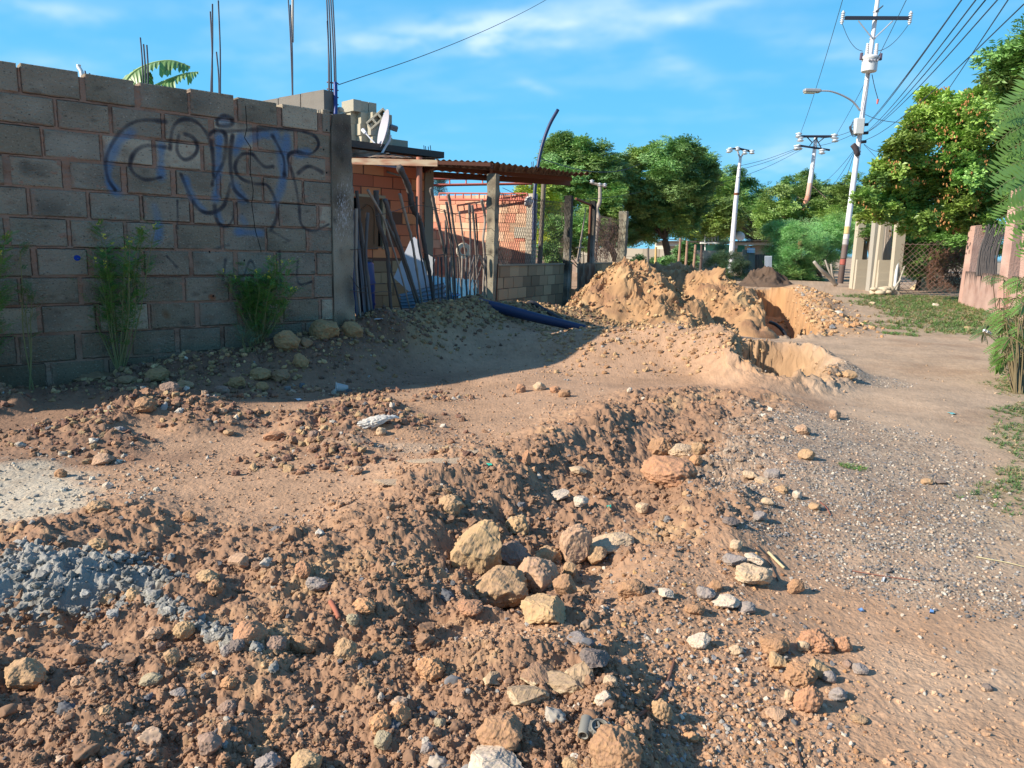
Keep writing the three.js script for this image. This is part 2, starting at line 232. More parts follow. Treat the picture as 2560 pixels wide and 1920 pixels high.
// where a line of sight meets the land
function gnd(px, py) {
  const r = ray(px, py), f = (t) => CY + r.y * t - landFine(r.x * t, r.z * t); let t = 1.2;
  while (t < 90 && f(t) > 0) t *= 1.012; let lo = t / 1.012, hi = t; for (let i = 0; i < 14; i++) { const m = (lo + hi) / 2; if (f(m) > 0) lo = m; else hi = m; }
  const x = r.x * hi, z = r.z * hi; return V(x, landFine(x, z), z);
}
const onLand = (x, z, dy = 0) => V(x, landFine(x, z) + dy, z);

// ---------- the block wall on the left ----------
const wallPt = (u, y, w = 0) => V(WA.x + WU.x * u + WN.x * w, y, WA.z + WU.z * u + WN.z * w);
const wallUV = (px, py) => { const p = hit(px, py, WA, WN).sub(WA); return [p.dot(WU), p.y]; };
const WTOP = 2.615, COURSE = 0.24, WX0 = -0.25, WX1 = 3.25, WPX = 585;
const toC = (px, py) => { const [u, y] = wallUV(px, py); return [(u - WX0) * WPX, (2.75 - y) * WPX]; };
function graffiti(c, k = 1) {
  const S = (pts, col, w, a, soft = 1) => {   // points in the close-up of the photo
    const q = pts.map(([x, y]) => toC(x / 1.659, y / 1.659));
    if (!soft) { c.globalAlpha = a * k; c.strokeStyle = col; c.lineWidth = w; c.lineCap = c.lineJoin = 'round'; c.beginPath(); c.moveTo(...q[0]); for (const p of q) c.lineTo(...p); c.stroke(); }
    else {   // sprayed: soft dabs of uneven strength along the stroke
      const cv = new THREE.SplineCurve(q.map((p) => new THREE.Vector2(...p))), n = Math.max(2, Math.round(cv.getLength() / (w * 0.16)));
      for (let i = 0; i <= n; i++) { const p = cv.getPoint(i / n), R = w * (0.85 + 0.35 * n2(p.x * 0.01 + w, p.y * 0.01)), al = a * k * (col === BL ? 0.36 : 0.34) * clamp(0.75 + 0.9 * fbm(p.x * 0.012, p.y * 0.012 + w, 3), 0.12, 1.5), gr = c.createRadialGradient(p.x, p.y, 0, p.x, p.y, R); gr.addColorStop(0, col); gr.addColorStop(0.35, col); gr.addColorStop(1, col + '00'); c.globalAlpha = al; c.fillStyle = gr; c.fillRect(p.x - R, p.y - R, 2 * R, 2 * R); }
    }
    c.globalAlpha = 1;
  };
  const BL = '#42699a', K = '#15151f', b = (p, w = 44, a = 0.5) => S(p, BL, w, a), n = (p, w = 17, a = 0.42) => S(p, K, w, a);
  b([[550, 545], [480, 600], [450, 690], [455, 760], [490, 800]], 42); b([[670, 600], [668, 740]], 34); b([[910, 565], [905, 700], [895, 830]], 36); b([[930, 505], [932, 500]], 52);
  b([[770, 740], [800, 820], [850, 875]], 34); b([[900, 880], [920, 925]], 34); b([[1000, 900], [1020, 930]], 40, 0.3); b([[1000, 560], [975, 640]], 40); b([[1010, 590], [1080, 560], [1120, 560]], 40); b([[970, 760], [1010, 830]], 44, 0.35);
  b([[1140, 545], [1170, 640], [1175, 740], [1140, 850]], 46); b([[1190, 560], [1190, 640]], 44); b([[1230, 640], [1285, 630]], 40); b([[640, 850], [660, 940], [650, 1000]], 36, 0.3); b([[980, 962], [1090, 968]], 34, 0.4); b([[330, 1072], [322, 1066]], 0.1, 0);
  n([[690, 505], [600, 498], [530, 520], [475, 580], [440, 660], [448, 740], [480, 790]]); n([[690, 612], [600, 605], [550, 645], [545, 705], [600, 745], [670, 735]]);
  n([[705, 620], [718, 530], [760, 495], [820, 510], [870, 580], [888, 690], [880, 770]]); n([[742, 560], [735, 625], [765, 662], [805, 645], [820, 608], [800, 570], [765, 555]]);
  n([[750, 720], [790, 815], [830, 872], [880, 882], [930, 850], [955, 760]]); n([[905, 495], [930, 480], [965, 495], [955, 520], [905, 520], [900, 495]]); n([[870, 560], [895, 540], [935, 560], [930, 660], [890, 740]]); n([[880, 580], [885, 730]]);
  n([[890, 850], [900, 915], [935, 940], [965, 910], [980, 840]]); n([[965, 560], [955, 640], [960, 720], [975, 790], [1030, 835]]); n([[1050, 640], [1005, 640], [975, 690], [1000, 740], [1060, 762], [1110, 770], [1145, 840], [1150, 900], [1120, 960]]); n([[1050, 640], [1095, 690], [1135, 690]]);
  n([[870, 548], [1000, 542], [1110, 535], [1230, 540], [1300, 560], [1322, 600], [1290, 637], [1225, 630], [1195, 655], [1220, 740], [1240, 850], [1250, 930], [1300, 957], [1365, 930]]); n([[1130, 560], [1175, 650], [1180, 730]]); n([[1235, 720], [1280, 690], [1340, 715]]);
  n([[735, 830], [738, 950]], 10, 0.3); n([[690, 1060], [735, 1110]], 12, 0.3); n([[935, 1075], [925, 1165]], 14, 0.3); n([[1160, 1040], [1165, 1190]], 14, 0.34); n([[1235, 1080], [1238, 1175], [1295, 1168]], 14, 0.34); n([[1010, 1150], [1040, 1080], [1070, 1150]], 12, 0.25); n([[900, 1030], [950, 1015]], 16, 0.25); n([[1130, 960], [1200, 1000]], 14, 0.2);
  c.fillStyle = '#123a9a'; let q = toC(320 / 1.659, 1070 / 1.659); c.beginPath(); c.ellipse(q[0], q[1], 15, 14, 0, 0, 7); c.fill();
  S([[1018, 440], [1024, 530], [1014, 572], [1040, 612], [1038, 700], [1050, 790], [1045, 850], [1060, 960], [1085, 1045]], '#0c0a09', 4.2, 0.95, 0);
  S([[1035, 1082], [1060, 1072], [1120, 1078]], '#8a8a86', 3, 0.5, 0); c.fillStyle = '#9a9890'; const r = rng(5); for (let i = 0; i < 70; i++) { q = toC((1010 + r() * 60) / 1.659, (975 + r() * 40) / 1.659); c.globalAlpha = 0.5; c.fillRect(q[0], q[1], 1 + r() * 3, 2 + r() * 6); } c.globalAlpha = 1;
  q = toC(880 / 1.659, 1230 / 1.659); for (let i = 9; i > 0; i--) { c.globalAlpha = 0.12; c.fillStyle = '#8a3c1c'; c.beginPath(); c.ellipse(q[0], q[1] + 4, i * 2.8, i * 2.4, 0.5, 0, 7); c.fill(); } c.globalAlpha = 1;
  q = toC(690 / 1.659, 1305 / 1.659); for (let i = 9; i > 0; i--) { c.globalAlpha = 0.06; c.fillStyle = '#6a3018'; c.beginPath(); c.ellipse(q[0], q[1], i * 2.6, i * 4, -0.5, 0, 7); c.fill(); } c.globalAlpha = 1;
  c.fillStyle = '#070707'; for (const [x, y] of [[1355, 540], [1343, 620], [1357, 716], [1013, 1080], [1305, 1080], [885, 1228], [870, 1045]]) { q = toC(x / 1.659, y / 1.659); c.beginPath(); c.ellipse(q[0], q[1], 4.5, 6, 0.3, 0, 7); c.fill(); }
}
const JOINTS = [[46, 206], [133, 279], [107, 257], [172, 300], [75, 235], [23, 182], [82, 236], [40, 190], [90, 238], [42, 198], [105, 260]];
const wallRows = [];
{
  const r = rng(31);
  for (let k = 0; k < 11; k++) {
    const yt = WTOP - k * COURSE, yb = yt - COURSE + 0.024, list = [];
    let u = wallUV(JOINTS[k][0], 160 + k * 72)[0]; while (u > -2.1) u -= 0.425; let first = true;
    while (u < 2.93) { const L = 0.425 + (r() - 0.5) * 0.03, g = 0.026 + r() * r() * 0.06; const a = u + g * 0.5, b = Math.min(u + L - g * 0.5, 2.925); if (b - a > 0.06) list.push([a, b, yb + (r() - 0.5) * 0.012, yt + (k ? (r() - 0.5) * 0.008 : (r() - 0.4) * 0.014)]); u += L; }
    wallRows.push(list);
  }
}
const W2 = Math.round((WX1 - WX0) * WPX), H2 = Math.round(2.9 * WPX);
const speck = (c, w, h, n, seed, cols, smax, a) => { const r = rng(seed); for (let i = 0; i < n; i++) { c.globalAlpha = a * r(); c.fillStyle = cols[Math.floor(r() * cols.length)]; const s = r() * r() * smax + 0.7; c.fillRect(r() * w, r() * h, s * (1 + r()), s); } c.globalAlpha = 1; };
const cloudy = (c, w, h, n, seed, cols, smin, smax, a) => { const r = rng(seed); for (let i = 0; i < n; i++) { const x = r() * w, y = r() * h, R = smin + r() * (smax - smin), g = c.createRadialGradient(x, y, 0, x, y, R), col = cols[Math.floor(r() * cols.length)]; g.addColorStop(0, `rgba(${col},${a * r()})`); g.addColorStop(1, `rgba(${col},0)`); c.fillStyle = g; c.save(); c.translate(x, y); c.scale(1.5, 0.8); c.translate(-x, -y); c.fillRect(x - R, y - R, 2 * R, 2 * R); c.restore(); } };
function smears(c, seed, count, col) {   // mortar wiped over the joints
  const r = rng(seed);
  for (let i = 0; i < count; i++) {
    const row = wallRows[Math.floor(r() * 11)], bl = row[Math.floor(r() * row.length)], vert = r() < 0.7; let x = (bl[0] - WX0) * WPX, y = (2.75 - bl[3] + r() * 0.2) * WPX; if (!vert) { x += r() * 0.4 * WPX; y = (2.75 - bl[2]) * WPX; }
    c.fillStyle = col; for (let s = 0; s < 26; s++) { c.globalAlpha = 0.05 + 0.1 * r(); c.beginPath(); c.ellipse(x + (r() - 0.5) * (vert ? 26 : 70), y + (r() - 0.5) * (vert ? 80 : 16), 3 + r() * 15, 3 + r() * 11, r() * 3, 0, 7); c.fill(); }
  }
  c.globalAlpha = 1;
}
const blockTex = canvas(W2, H2, (c, w, h) => {
  c.fillStyle = '#7d7465'; c.fillRect(0, 0, w, h);
  const r = rng(3);
  for (const row of wallRows) for (const [a, b, y0, y1] of row) { const t = r(); c.fillStyle = t < 0.12 ? '#ada08b' : t < 0.4 ? '#817664' : t < 0.7 ? '#8f8371' : '#877d6e'; c.fillRect((a - WX0 - 0.02) * WPX, (2.75 - y1 - 0.01) * WPX, (b - a + 0.04) * WPX, (y1 - y0 + 0.02) * WPX); }
  let q = toC(180, 370); cloudy(c, w, h, 260, 4, ['60,58,54', '150,146,136', '84,74,62', '110,100,84'], 20, 120, 0.42); cloudy(c, w, h, 1500, 44, ['50,46,42', '165,156,140', '120,86,66'], 5, 26, 0.4);
  for (const [px, py, R, a] of [[180, 370, 150, 0.5], [390, 390, 120, 0.5], [85, 270, 80, 0.35], [430, 330, 60, 0.3]]) { q = toC(px, py); const g = c.createRadialGradient(q[0], q[1], 0, q[0], q[1], R); g.addColorStop(0, `rgba(170,164,148,${a})`); g.addColorStop(1, 'rgba(170,164,148,0)'); c.fillStyle = g; c.fillRect(q[0] - R, q[1] - 60, 2 * R, 120); }
  const gr = c.createLinearGradient(0, h - 420, 0, h - 60); gr.addColorStop(0, 'rgba(92,66,44,0)'); gr.addColorStop(1, 'rgba(84,58,38,0.55)'); c.fillStyle = gr; c.fillRect(0, h - 420, w, 420);
  speck(c, w, h, 60000, 6, ['#3a3834', '#a09b8e', '#57524a', '#2d2a27', '#b5af9f'], 5, 0.6); speck(c, w, h, 900, 66, ['#191817', '#c9c5ba'], 5, 0.7);
  smears(c, 8, 420, '#8f7462'); graffiti(c);
});
const mortarTex = canvas(1024, 848, (c, w, h) => { c.scale(1024 / W2, 848 / H2); w = W2; h = H2; c.fillStyle = '#957765'; c.fillRect(0, 0, w, h); cloudy(c, w, h, 220, 14, ['70,48,38', '165,118,92', '96,84,74'], 14, 90, 0.5); speck(c, w, h, 16000, 16, ['#5d4033', '#a87d62', '#3c2a22'], 5, 0.5); const r = rng(88); for (const row of wallRows) for (const [a, b, y0, y1] of row) for (const [x0, ya, x1, yb] of [[a, y0 - 0.004, b, y0 - 0.004], [a, y1 + 0.004, b, y1 + 0.004], [a - 0.004, y0, a - 0.004, y1], [b + 0.004, y0, b + 0.004, y1]]) { if (r() < 0.35) continue; c.globalAlpha = 0.35 + 0.5 * r(); c.strokeStyle = '#1a120e'; c.lineWidth = 2 + r() * 4; c.beginPath(); for (let i = 0; i <= 8; i++) { const q = i / 8, X = (mixn(x0, x1, q) - WX0) * WPX + (r() - 0.5) * 4, Y = (2.75 - mixn(ya, yb, q)) * WPX + (r() - 0.5) * 4; i ? c.lineTo(X, Y) : c.moveTo(X, Y); } c.stroke(); } c.globalAlpha = 1; graffiti(c, 0.9); });
const wallUVs = (g) => { const p = g.attributes.position, uv = new Float32Array(p.count * 2); for (let i = 0; i < p.count; i++) { uv[2 * i] = (p.getX(i) - WX0) / (WX1 - WX0); uv[2 * i + 1] = (p.getY(i) - (2.75 - 2.9)) / 2.9; } g.setAttribute('uv', new THREE.BufferAttribute(uv, 2)); return g; };
const blockMat = new THREE.MeshStandardMaterial({ map: blockTex, roughness: 0.95, bumpMap: rep(grainTex, 7, 6), bumpScale: 0.014 });
const mortarMat = new THREE.MeshStandardMaterial({ map: mortarTex, roughness: 1, bumpMap: rep(grainTex, 7, 6), bumpScale: 0.012 });
const greyBlockMat = new THREE.MeshStandardMaterial({ color: lin(0.2, 0.185, 0.165), roughness: 0.95, bumpMap: rep(grainTex, 2, 2), bumpScale: 0.006 });
// box with chamfered front edges, in wall axes (u, y, w); faces the street at w = 0
function blockGeo(a, b, y0, y1, w, dep, cham, r) {
  const j = () => (r() - 0.5) * 0.006, F = [[a + cham + j(), y0 + cham + j()], [b - cham + j(), y0 + cham + j()], [b - cham + j(), y1 - cham + j()], [a + cham + j(), y1 - cham + j()]], E = [[a, y0], [b, y0], [b, y1], [a, y1]], P = [];
  const q = (A, B, C, D) => P.push(...A, ...B, ...C, ...A, ...C, ...D), f = F.map(([x, y]) => [x, y, w]), e = E.map(([x, y]) => [x, y, w - cham]), k = E.map(([x, y]) => [x, y, w - dep]);
  q(f[0], f[1], f[2], f[3]); for (let i = 0; i < 4; i++) { const n = (i + 1) % 4; q(e[i], e[n], f[n], f[i]); q(k[i], k[n], e[n], e[i]); } q(k[3], k[2], k[1], k[0]);
  const g = new THREE.BufferGeometry(); g.setAttribute('position', new THREE.Float32BufferAttribute(P, 3)); g.computeVertexNormals(); return wallUVs(g);
}
const wallAxes = new THREE.Matrix4().makeBasis(WU, V(0, 1, 0), WN).setPosition(WA);
{
  const t = thing('block_wall', 'shaded grey concrete block wall with blue and black graffiti', 'wall'); t.matrixAutoUpdate = false; t.matrix.copy(wallAxes); t.matrix.decompose(t.position, t.quaternion, t.scale); t.matrixAutoUpdate = true;
  const r = rng(12);
  for (const row of wallRows) for (const [a, b, y0, y1] of row) part('block', blockGeo(a, b, y0, y1, (r() - 0.5) * 0.008, 0.15, 0.006, r), blockMat, t);
  const mg = new THREE.PlaneGeometry(5.1, 2.58, 420, 230).translate(0.42, 1.29, 0), p = mg.attributes.position;
  for (let i = 0; i < p.count; i++) { const x = p.getX(i), y = p.getY(i); p.setZ(i, -0.012 + 0.009 * n2(x * 9, y * 9) + 0.012 * Math.max(0, n2(x * 3.1 + 4, y * 22)) + 0.003 * n2(x * 40, y * 40)); }
  mg.computeVertexNormals(); part('mortar', merge([wallUVs(mg), wallUVs(box(5.1, 2.55, 0.1, 0.42, 1.29, -0.085))]), mortarMat, t);
  // rough poured corner column
  const cg = new THREE.BoxGeometry(0.24, 2.66, 0.26, 12, 110, 12).translate(3.05, 1.29, -0.1), q = cg.attributes.position, nn = cg.attributes.normal;
  for (let i = 0; i < q.count; i++) { const x = q.getX(i), y = q.getY(i), z = q.getZ(i), top = 0.35 * sst(2.4, 2.62, y), k = 0.022 * fbm3(x * 6, y * 3, z * 6) + 0.012 * n3(x * 22, y * 14, z * 22) + 0.02 * sst(0.1, 0.4, n3(x * 5, y * 1.3 + 3, z * 5)) * (x > 3.1 ? 1 : 0.2); q.setXYZ(i, x + (x - 3.05) * (k * 4 - top * 0.5), y - (y > 2.5 ? 0.05 * Math.abs(n3(x * 9, 3, z * 9)) + 0.05 * top * Math.abs(x - 3.0) * 6 : 0), z + (z + 0.1) * k * 4 - (z > 0 ? 0.01 : 0)); }
  cg.computeVertexNormals();
  const colTex = canvas(256, 1024, (c, w, h) => { c.fillStyle = '#9a8d7a'; c.fillRect(0, 0, w, h); cloudy(c, w, h, 90, 24, ['48,42,38', '140,130,118', '120,96,72'], 20, 110, 0.6); const g = c.createLinearGradient(0, 760, 0, 980); g.addColorStop(0, 'rgba(130,100,60,0)'); g.addColorStop(1, 'rgba(130,96,56,0.6)'); c.fillStyle = g; c.fillRect(0, 700, w, 324); const d = c.createLinearGradient(0, 0, 0, 420); d.addColorStop(0, 'rgba(26,24,22,0.35)'); d.addColorStop(1, 'rgba(26,24,22,0)'); c.fillStyle = d; c.fillRect(0, 0, w, 420); speck(c, w, h, 5000, 25, ['#3c3834', '#a39b8e', '#2a2826'], 4, 0.6); const r2 = rng(77); c.fillStyle = '#d8d8e0'; for (let i = 0; i < 420; i++) { c.globalAlpha = 0.15 + r2() * 0.45; const y = 250 + (r2() + r2()) * 130, x = 128 + (r2() + r2() - 1) * 120; c.fillRect(x, y, 1 + r2() * 6, 2 + r2() * 9); } c.globalAlpha = 1; });
  part('column', cg, new THREE.MeshStandardMaterial({ map: colTex, roughness: 0.95, bumpMap: rep(grainTex, 1, 5), bumpScale: 0.008 }), t);
}
// the wall behind that meets it at the corner
{
  const t = thing('side_wall', 'top of pale block wall running back from the graffiti wall corner', 'wall');
  const a = at(668, 262, 8.75), b = at(840, 226, 7.95); a.y = b.y = 2.885; const dir = V().subVectors(b, a).setY(0), L = dir.length(); dir.normalize(); const nrm = V(dir.z, 0, -dir.x).multiplyScalar(-0.14), r = rng(4);
  for (let k = 0; k < 4; k++) { let x = -(k % 2) * 0.2 - 4.6; while (x < L) { const x1 = Math.min(x + 0.405, L); if (x1 - x > 0.05) part('block', skewBox(V().addVectors(a, dir.clone().multiplyScalar(x)).setY(2.885 - 0.23 * (k + 1) + 0.016), dir.clone().multiplyScalar(x1 - x), V(0, 0.212 + (k ? 0 : (r() - 0.5) * 0.012), 0), nrm), greyBlockMat, t); x += 0.42; } }
  part('mortar', skewBox(V().addVectors(a, dir.clone().multiplyScalar(-4.4)).setY(0).addScaledVector(nrm, 0.08), dir.clone().multiplyScalar(L + 4.3), V(0, 2.855, 0), nrm.clone().multiplyScalar(0.8)), std(0.42, 0.28, 0.2, 1), t);
  // rubble left on the broken top of the column
  const rg = []; for (let i = 0; i < 14; i++) { const g = new THREE.IcosahedronGeometry(0.03 + r() * 0.03, 1); g.scale(1, 0.8, 1.1); g.translate(...at(834 + r() * 22, 300 - r() * 26, 8.05).toArray()); rg.push(g); }
  part('broken_concrete', merge(rg), std(0.55, 0.47, 0.36, 1), t);
}
const steelMat = std(0.055, 0.06, 0.085, 0.6, { metalness: 0.5 }), rustMat = std(0.2, 0.075, 0.04, 0.85, { metalness: 0.2 });
function bars(label, list, d, group, extra) {   // starter bars sticking up out of a column
  const t = thing('rebar', label, 'rebar', V(0, 0, 0), 0, group);
  for (const [x0, y0, x1, y1, dd = 0] of list) { const b = at(x1, y1, d + dd), a = at(x0, y0, d + dd); a.z = mixn(a.z, b.z, 0.6); part('rod', limb([b.clone().setY(b.y - 0.25), b, V().lerpVectors(b, a, 0.5).add(V(0.012, 0, 0.01)), a], 0.0075, 0.0075, 6, 3), steelMat, t); }
  if (extra) extra(t);
  return t;
}
bars('three short steel rods in front of the banana leaves', [[358, 98, 358, 230], [365, 114, 364, 230], [373, 116, 370, 230, 0.1]], 7.3);
bars('four tall steel rods above the middle of the graffiti wall', [[541, 18, 527, 244], [535, 36, 531, 244], [556, 10, 551, 248], [546, 133, 548, 248, 0.1]], 7.2);
bars('thin steel rod pair with a pale lashed stick on top', [[727, -40, 731, 245], [733, 20, 732, 245]], 8.6, undefined, (t) => part('stick', rod(at(731, 105, 8.58), at(732, -30, 8.58), 0.016, 0.013, 7), std(0.5, 0.45, 0.38), t));
bars('thick bundle of steel rods with rusty stirrups at the corner', [[822, -40, 822, 235], [827, -40, 829, 250], [832, -40, 838, 275], [838, -20, 841, 275], [824, 60, 824, 280]], 8.0, undefined, (t) => { for (const y of [205, 222, 240, 258]) part('stirrup', limb([at(820, y, 8.0), at(842, y + 3, 8.0), at(842, y + 4, 8.15), at(820, y + 1, 8.15), at(820, y, 8.0)], 0.006, 0.006, 5, 3), rustMat, t); });
{ const t = thing('conduit', 'short blue plastic pipe upright beside the corner rods', 'pipe'); part('pipe', limb([at(839, 290, 7.95), at(839, 262, 7.95), at(838.5, 206, 7.95)], 0.022, 0.022, 10, 4), std(0.01, 0.035, 0.2, 0.45), t); }
{ const t = thing('vent_pipe', 'bent white pipe end showing above the graffiti wall', 'pipe'); part('pipe', limb([at(206, 205, 7), at(204, 180, 7), at(196, 166, 7), at(197, 163, 7)], 0.02, 0.02, 8, 4), std(0.75, 0.75, 0.72, 0.5), t); bars('two rod tips showing beside the bent white pipe', [[214, 178, 214, 205], [225, 184, 225, 205]], 7.1); }
// banana leaves
function bananaLeaf(pts, w, seed) {
  const cv = new THREE.CatmullRomCurve3(pts), n = 60, P = [], I = [], r = rng(seed), q = [];
  for (let i = 0; i <= n; i++) { const t = i / n, c = cv.getPoint(t), tg = cv.getTangent(t), side = V().crossVectors(tg, V(0, 1, 0.35)).normalize(), W = w * Math.pow(Math.sin(Math.PI * clamp(0.06 + t * 0.93)), 0.55), up = V().crossVectors(side, tg).normalize(); q.push([c, side, up, W]); }
  for (const s of [-1, 1]) { let i = 0; while (i < n) { const L = 2 + Math.floor(r() * 6), e = Math.min(i + L, n), droop = 0.25 + r() * 0.55, b0 = P.length / 3; for (let k = i; k <= e; k++) { const [c, sd, up, W] = q[k], cut = (k === i || k === e) ? 0.93 : 1; for (const f of [0, 0.35, 0.7, 1]) { const o = W * f * cut, dr = -droop * o * f * 1.3 + 0.02 * Math.sin(k * 1.9) * f; P.push(c.x + sd.x * o * s + up.x * 0.3 * o, c.y + sd.y * o * s + dr + 0.12 * o, c.z + sd.z * o * s); } } for (let k = 0; k < e - i; k++) for (let f = 0; f < 3; f++) { const a = b0 + k * 4 + f; I.push(a, a + 1, a + 4, a + 1, a + 5, a + 4); } i = e; } }
  const g = new THREE.BufferGeometry(); g.setAttribute('position', new THREE.Float32BufferAttribute(P, 3)); g.setIndex(I); g.computeVertexNormals(); return [g, limb(pts, 0.022, 0.006, 6, 6)];
}
{
  const t = thing('banana_plant', 'banana plant with two big ragged leaves behind the graffiti wall', 'banana plant'), m = new THREE.MeshPhysicalMaterial({ color: lin(0.16, 0.3, 0.075), roughness: 0.45, transmission: 0.35, thickness: 0, side: THREE.DoubleSide }), rib = std(0.3, 0.42, 0.14, 0.6), d = 9.2;
  for (const [pts, w, s] of [[[[300, 230], [330, 185], [375, 160], [430, 152], [474, 166]], 0.21, 1], [[[345, 235], [385, 216], [425, 198], [465, 184], [496, 180]], 0.17, 2], [[[300, 215], [345, 200], [352, 175], [356, 172]], 0.15, 3]]) { const [g, r] = bananaLeaf(pts.map(([x, y], i) => at(x, y, d + 0.06 * i)), w, s); const l = part('leaf', g, m, t); part('midrib', r, rib, l); }
  part('trunk', limb([at(290, 700, d), at(292, 420, d), at(310, 230, d)], 0.12, 0.07, 10, 4, 0.05), std(0.2, 0.24, 0.09), t);
}
// ---------- weeds along the wall ----------
const leafMat = (r, g, b, tr = 0.3) => new THREE.MeshPhysicalMaterial({ color: lin(r, g, b), roughness: 0.6, transmission: tr, thickness: 0, side: THREE.DoubleSide });
// one oval leaflet as a folded pair of faces; adds to P, I
function leaflet(P, o, d, n, L, W) { const s = V().crossVectors(d, n).normalize().multiplyScalar(W / 2), m = o.clone().addScaledVector(d, L * 0.5), up = n.clone().multiplyScalar(W * 0.18), e = o.clone().addScaledVector(d, L), a = m.clone().add(s).add(up), b = m.clone().sub(s).add(up); for (const v of [o, a, e, o, e, b]) P.push(v.x, v.y, v.z); }
const triGeo = (P) => { const g = new THREE.BufferGeometry(); g.setAttribute('position', new THREE.Float32BufferAttribute(P, 3)); g.computeVertexNormals(); return g; };
function weed(name, label, base, h, spread, stems, dens, seed, o = {}) {
  const t = thing(name, label, 'weed', base, 0), r = rng(seed), sg = [], P = [], F = [];
  for (let i = 0; i < stems; i++) {
    const a = r() * 6.28, q = spread * (0.25 + 0.75 * r()), H = h * (0.55 + 0.45 * r()) * (i ? 1 : 1.02), lean = V(Math.cos(a) * q, H, Math.sin(a) * q * 0.5 + 0.02), pts = [V((r() - 0.5) * 0.05, -0.04, (r() - 0.5) * 0.05), lean.clone().multiplyScalar(0.4).setX(lean.x * 0.5 + (r() - 0.5) * 0.06), lean.clone().multiplyScalar(0.75).add(V((r() - 0.5) * 0.06, 0, 0)), lean];
    sg.push(limb(pts, o.r ?? 0.007, 0.002, 5, 4)); const cv = new THREE.CatmullRomCurve3(pts);
    for (let k = 0; k < dens; k++) {
      const tt = (o.from ?? 0.18) + (1 - (o.from ?? 0.18)) * Math.pow(r(), 0.8), p = cv.getPoint(tt), b = r() * 6.28, L = (0.07 + 0.13 * r()) * (1.2 - 0.5 * tt), dir = V(Math.cos(b), 0.25 + r() * 0.7, Math.sin(b)).normalize(), side = V().crossVectors(dir, V(0, 1, 0)).normalize(), nn = V().crossVectors(side, dir).normalize();
      for (let m = 0; m < 6; m++) for (const s of [-1, 1]) { const c = p.clone().addScaledVector(dir, L * (0.25 + m * 0.15)); leaflet(P, c, side.clone().multiplyScalar(s).addScaledVector(dir, 0.5).normalize(), nn, 0.021 + 0.012 * r(), 0.012); }
    }
    if (!o.bare && r() < 0.75) for (let k = 0; k < 7; k++) { const p = lean.clone().add(V((r() - 0.5) * 0.03, r() * 0.04 - 0.01, (r() - 0.5) * 0.03)); leaflet(F, p, V(r() - 0.5, 0.6, r() - 0.5).normalize(), V(r() - 0.5, 0.5, r() - 0.5).normalize(), 0.016, 0.013); }
    if (o.pods) for (let k = 0; k < 2; k++) { const p = cv.getPoint(0.55 + 0.4 * r()); sg.push(limb([p, p.clone().add(V((r() - 0.5) * 0.05, -0.02, 0.02)), p.clone().add(V((r() - 0.5) * 0.08, -0.11 - 0.05 * r(), 0.02))], 0.0035, 0.002, 4, 3)); }
  }
  part('stem', merge(sg), std(0.2, 0.19, 0.08), t); part('foliage', triGeo(P), leafMat(...(o.col ?? [0.12, 0.28, 0.05])), t, true); if (F.length) part('flowers', triGeo(F), leafMat(0.75, 0.62, 0.06, 0.2), t, true);
  return t;
}
const byWall = (px, dy = 0.05, w = 0.12) => { const [u] = wallUV(px, 930); const p = wallPt(u, 0, w); return onLand(p.x, p.z, 0); };
weed('weed', 'tallest bushy weed with yellow flowers against the graffiti wall', byWall(290), 1.28, 0.46, 17, 32, 1, { pods: true, from: 0.22 });
weed('weed', 'low rounded flowering weed near the wall corner', byWall(635, 0, 0.15), 0.86, 0.52, 24, 30, 2, { from: 0.1 });
weed('weed', 'dark leafy weed cut by the left picture edge', byWall(-35), 1.35, 0.3, 11, 34, 3, {});
weed('weed', 'thin almost leafless stalk beside the plastic bottle', byWall(66), 1.25, 0.14, 3, 9, 4, { bare: true, from: 0.35, pods: true, col: [0.1, 0.17, 0.05] });
weed('weed', 'small sprig of pale leaves at the foot of the low weed', byWall(595, 0, 0.3), 0.2, 0.08, 4, 7, 6, { bare: true, col: [0.16, 0.22, 0.12] });

// ---------- the brick house with its porch ----------
const clayCols = [[0.6, 0.175, 0.085], [0.66, 0.21, 0.1], [0.52, 0.15, 0.075], [0.7, 0.27, 0.12]], paleCols = [[0.66, 0.29, 0.19], [0.7, 0.38, 0.24], [0.74, 0.48, 0.32], [0.62, 0.24, 0.16], [0.68, 0.33, 0.21]];
const bumpSmall = rep(grainTex, 1, 1);
const matSet = (cols, rough = 0.95) => cols.map((c) => new THREE.MeshStandardMaterial({ color: lin(...c), roughness: rough, bumpMap: bumpSmall, bumpScale: 0.006 }));
const clayMats = matSet(clayCols), paleMats = matSet(paleCols), plinthMats = matSet([[0.33, 0.225, 0.13], [0.28, 0.19, 0.115], [0.37, 0.26, 0.155]]), lowMats = matSet([[0.4, 0.27, 0.16], [0.33, 0.22, 0.13], [0.46, 0.32, 0.19], [0.24, 0.165, 0.1]]), concMat = new THREE.MeshStandardMaterial({ color: lin(0.27, 0.24, 0.19), roughness: 0.95, bumpMap: rep(grainTex, 1, 4), bumpScale: 0.008 }), paleConcMat = new THREE.MeshStandardMaterial({ color: lin(0.5, 0.44, 0.35), roughness: 0.95, bumpMap: rep(grainTex, 1, 4), bumpScale: 0.008 });
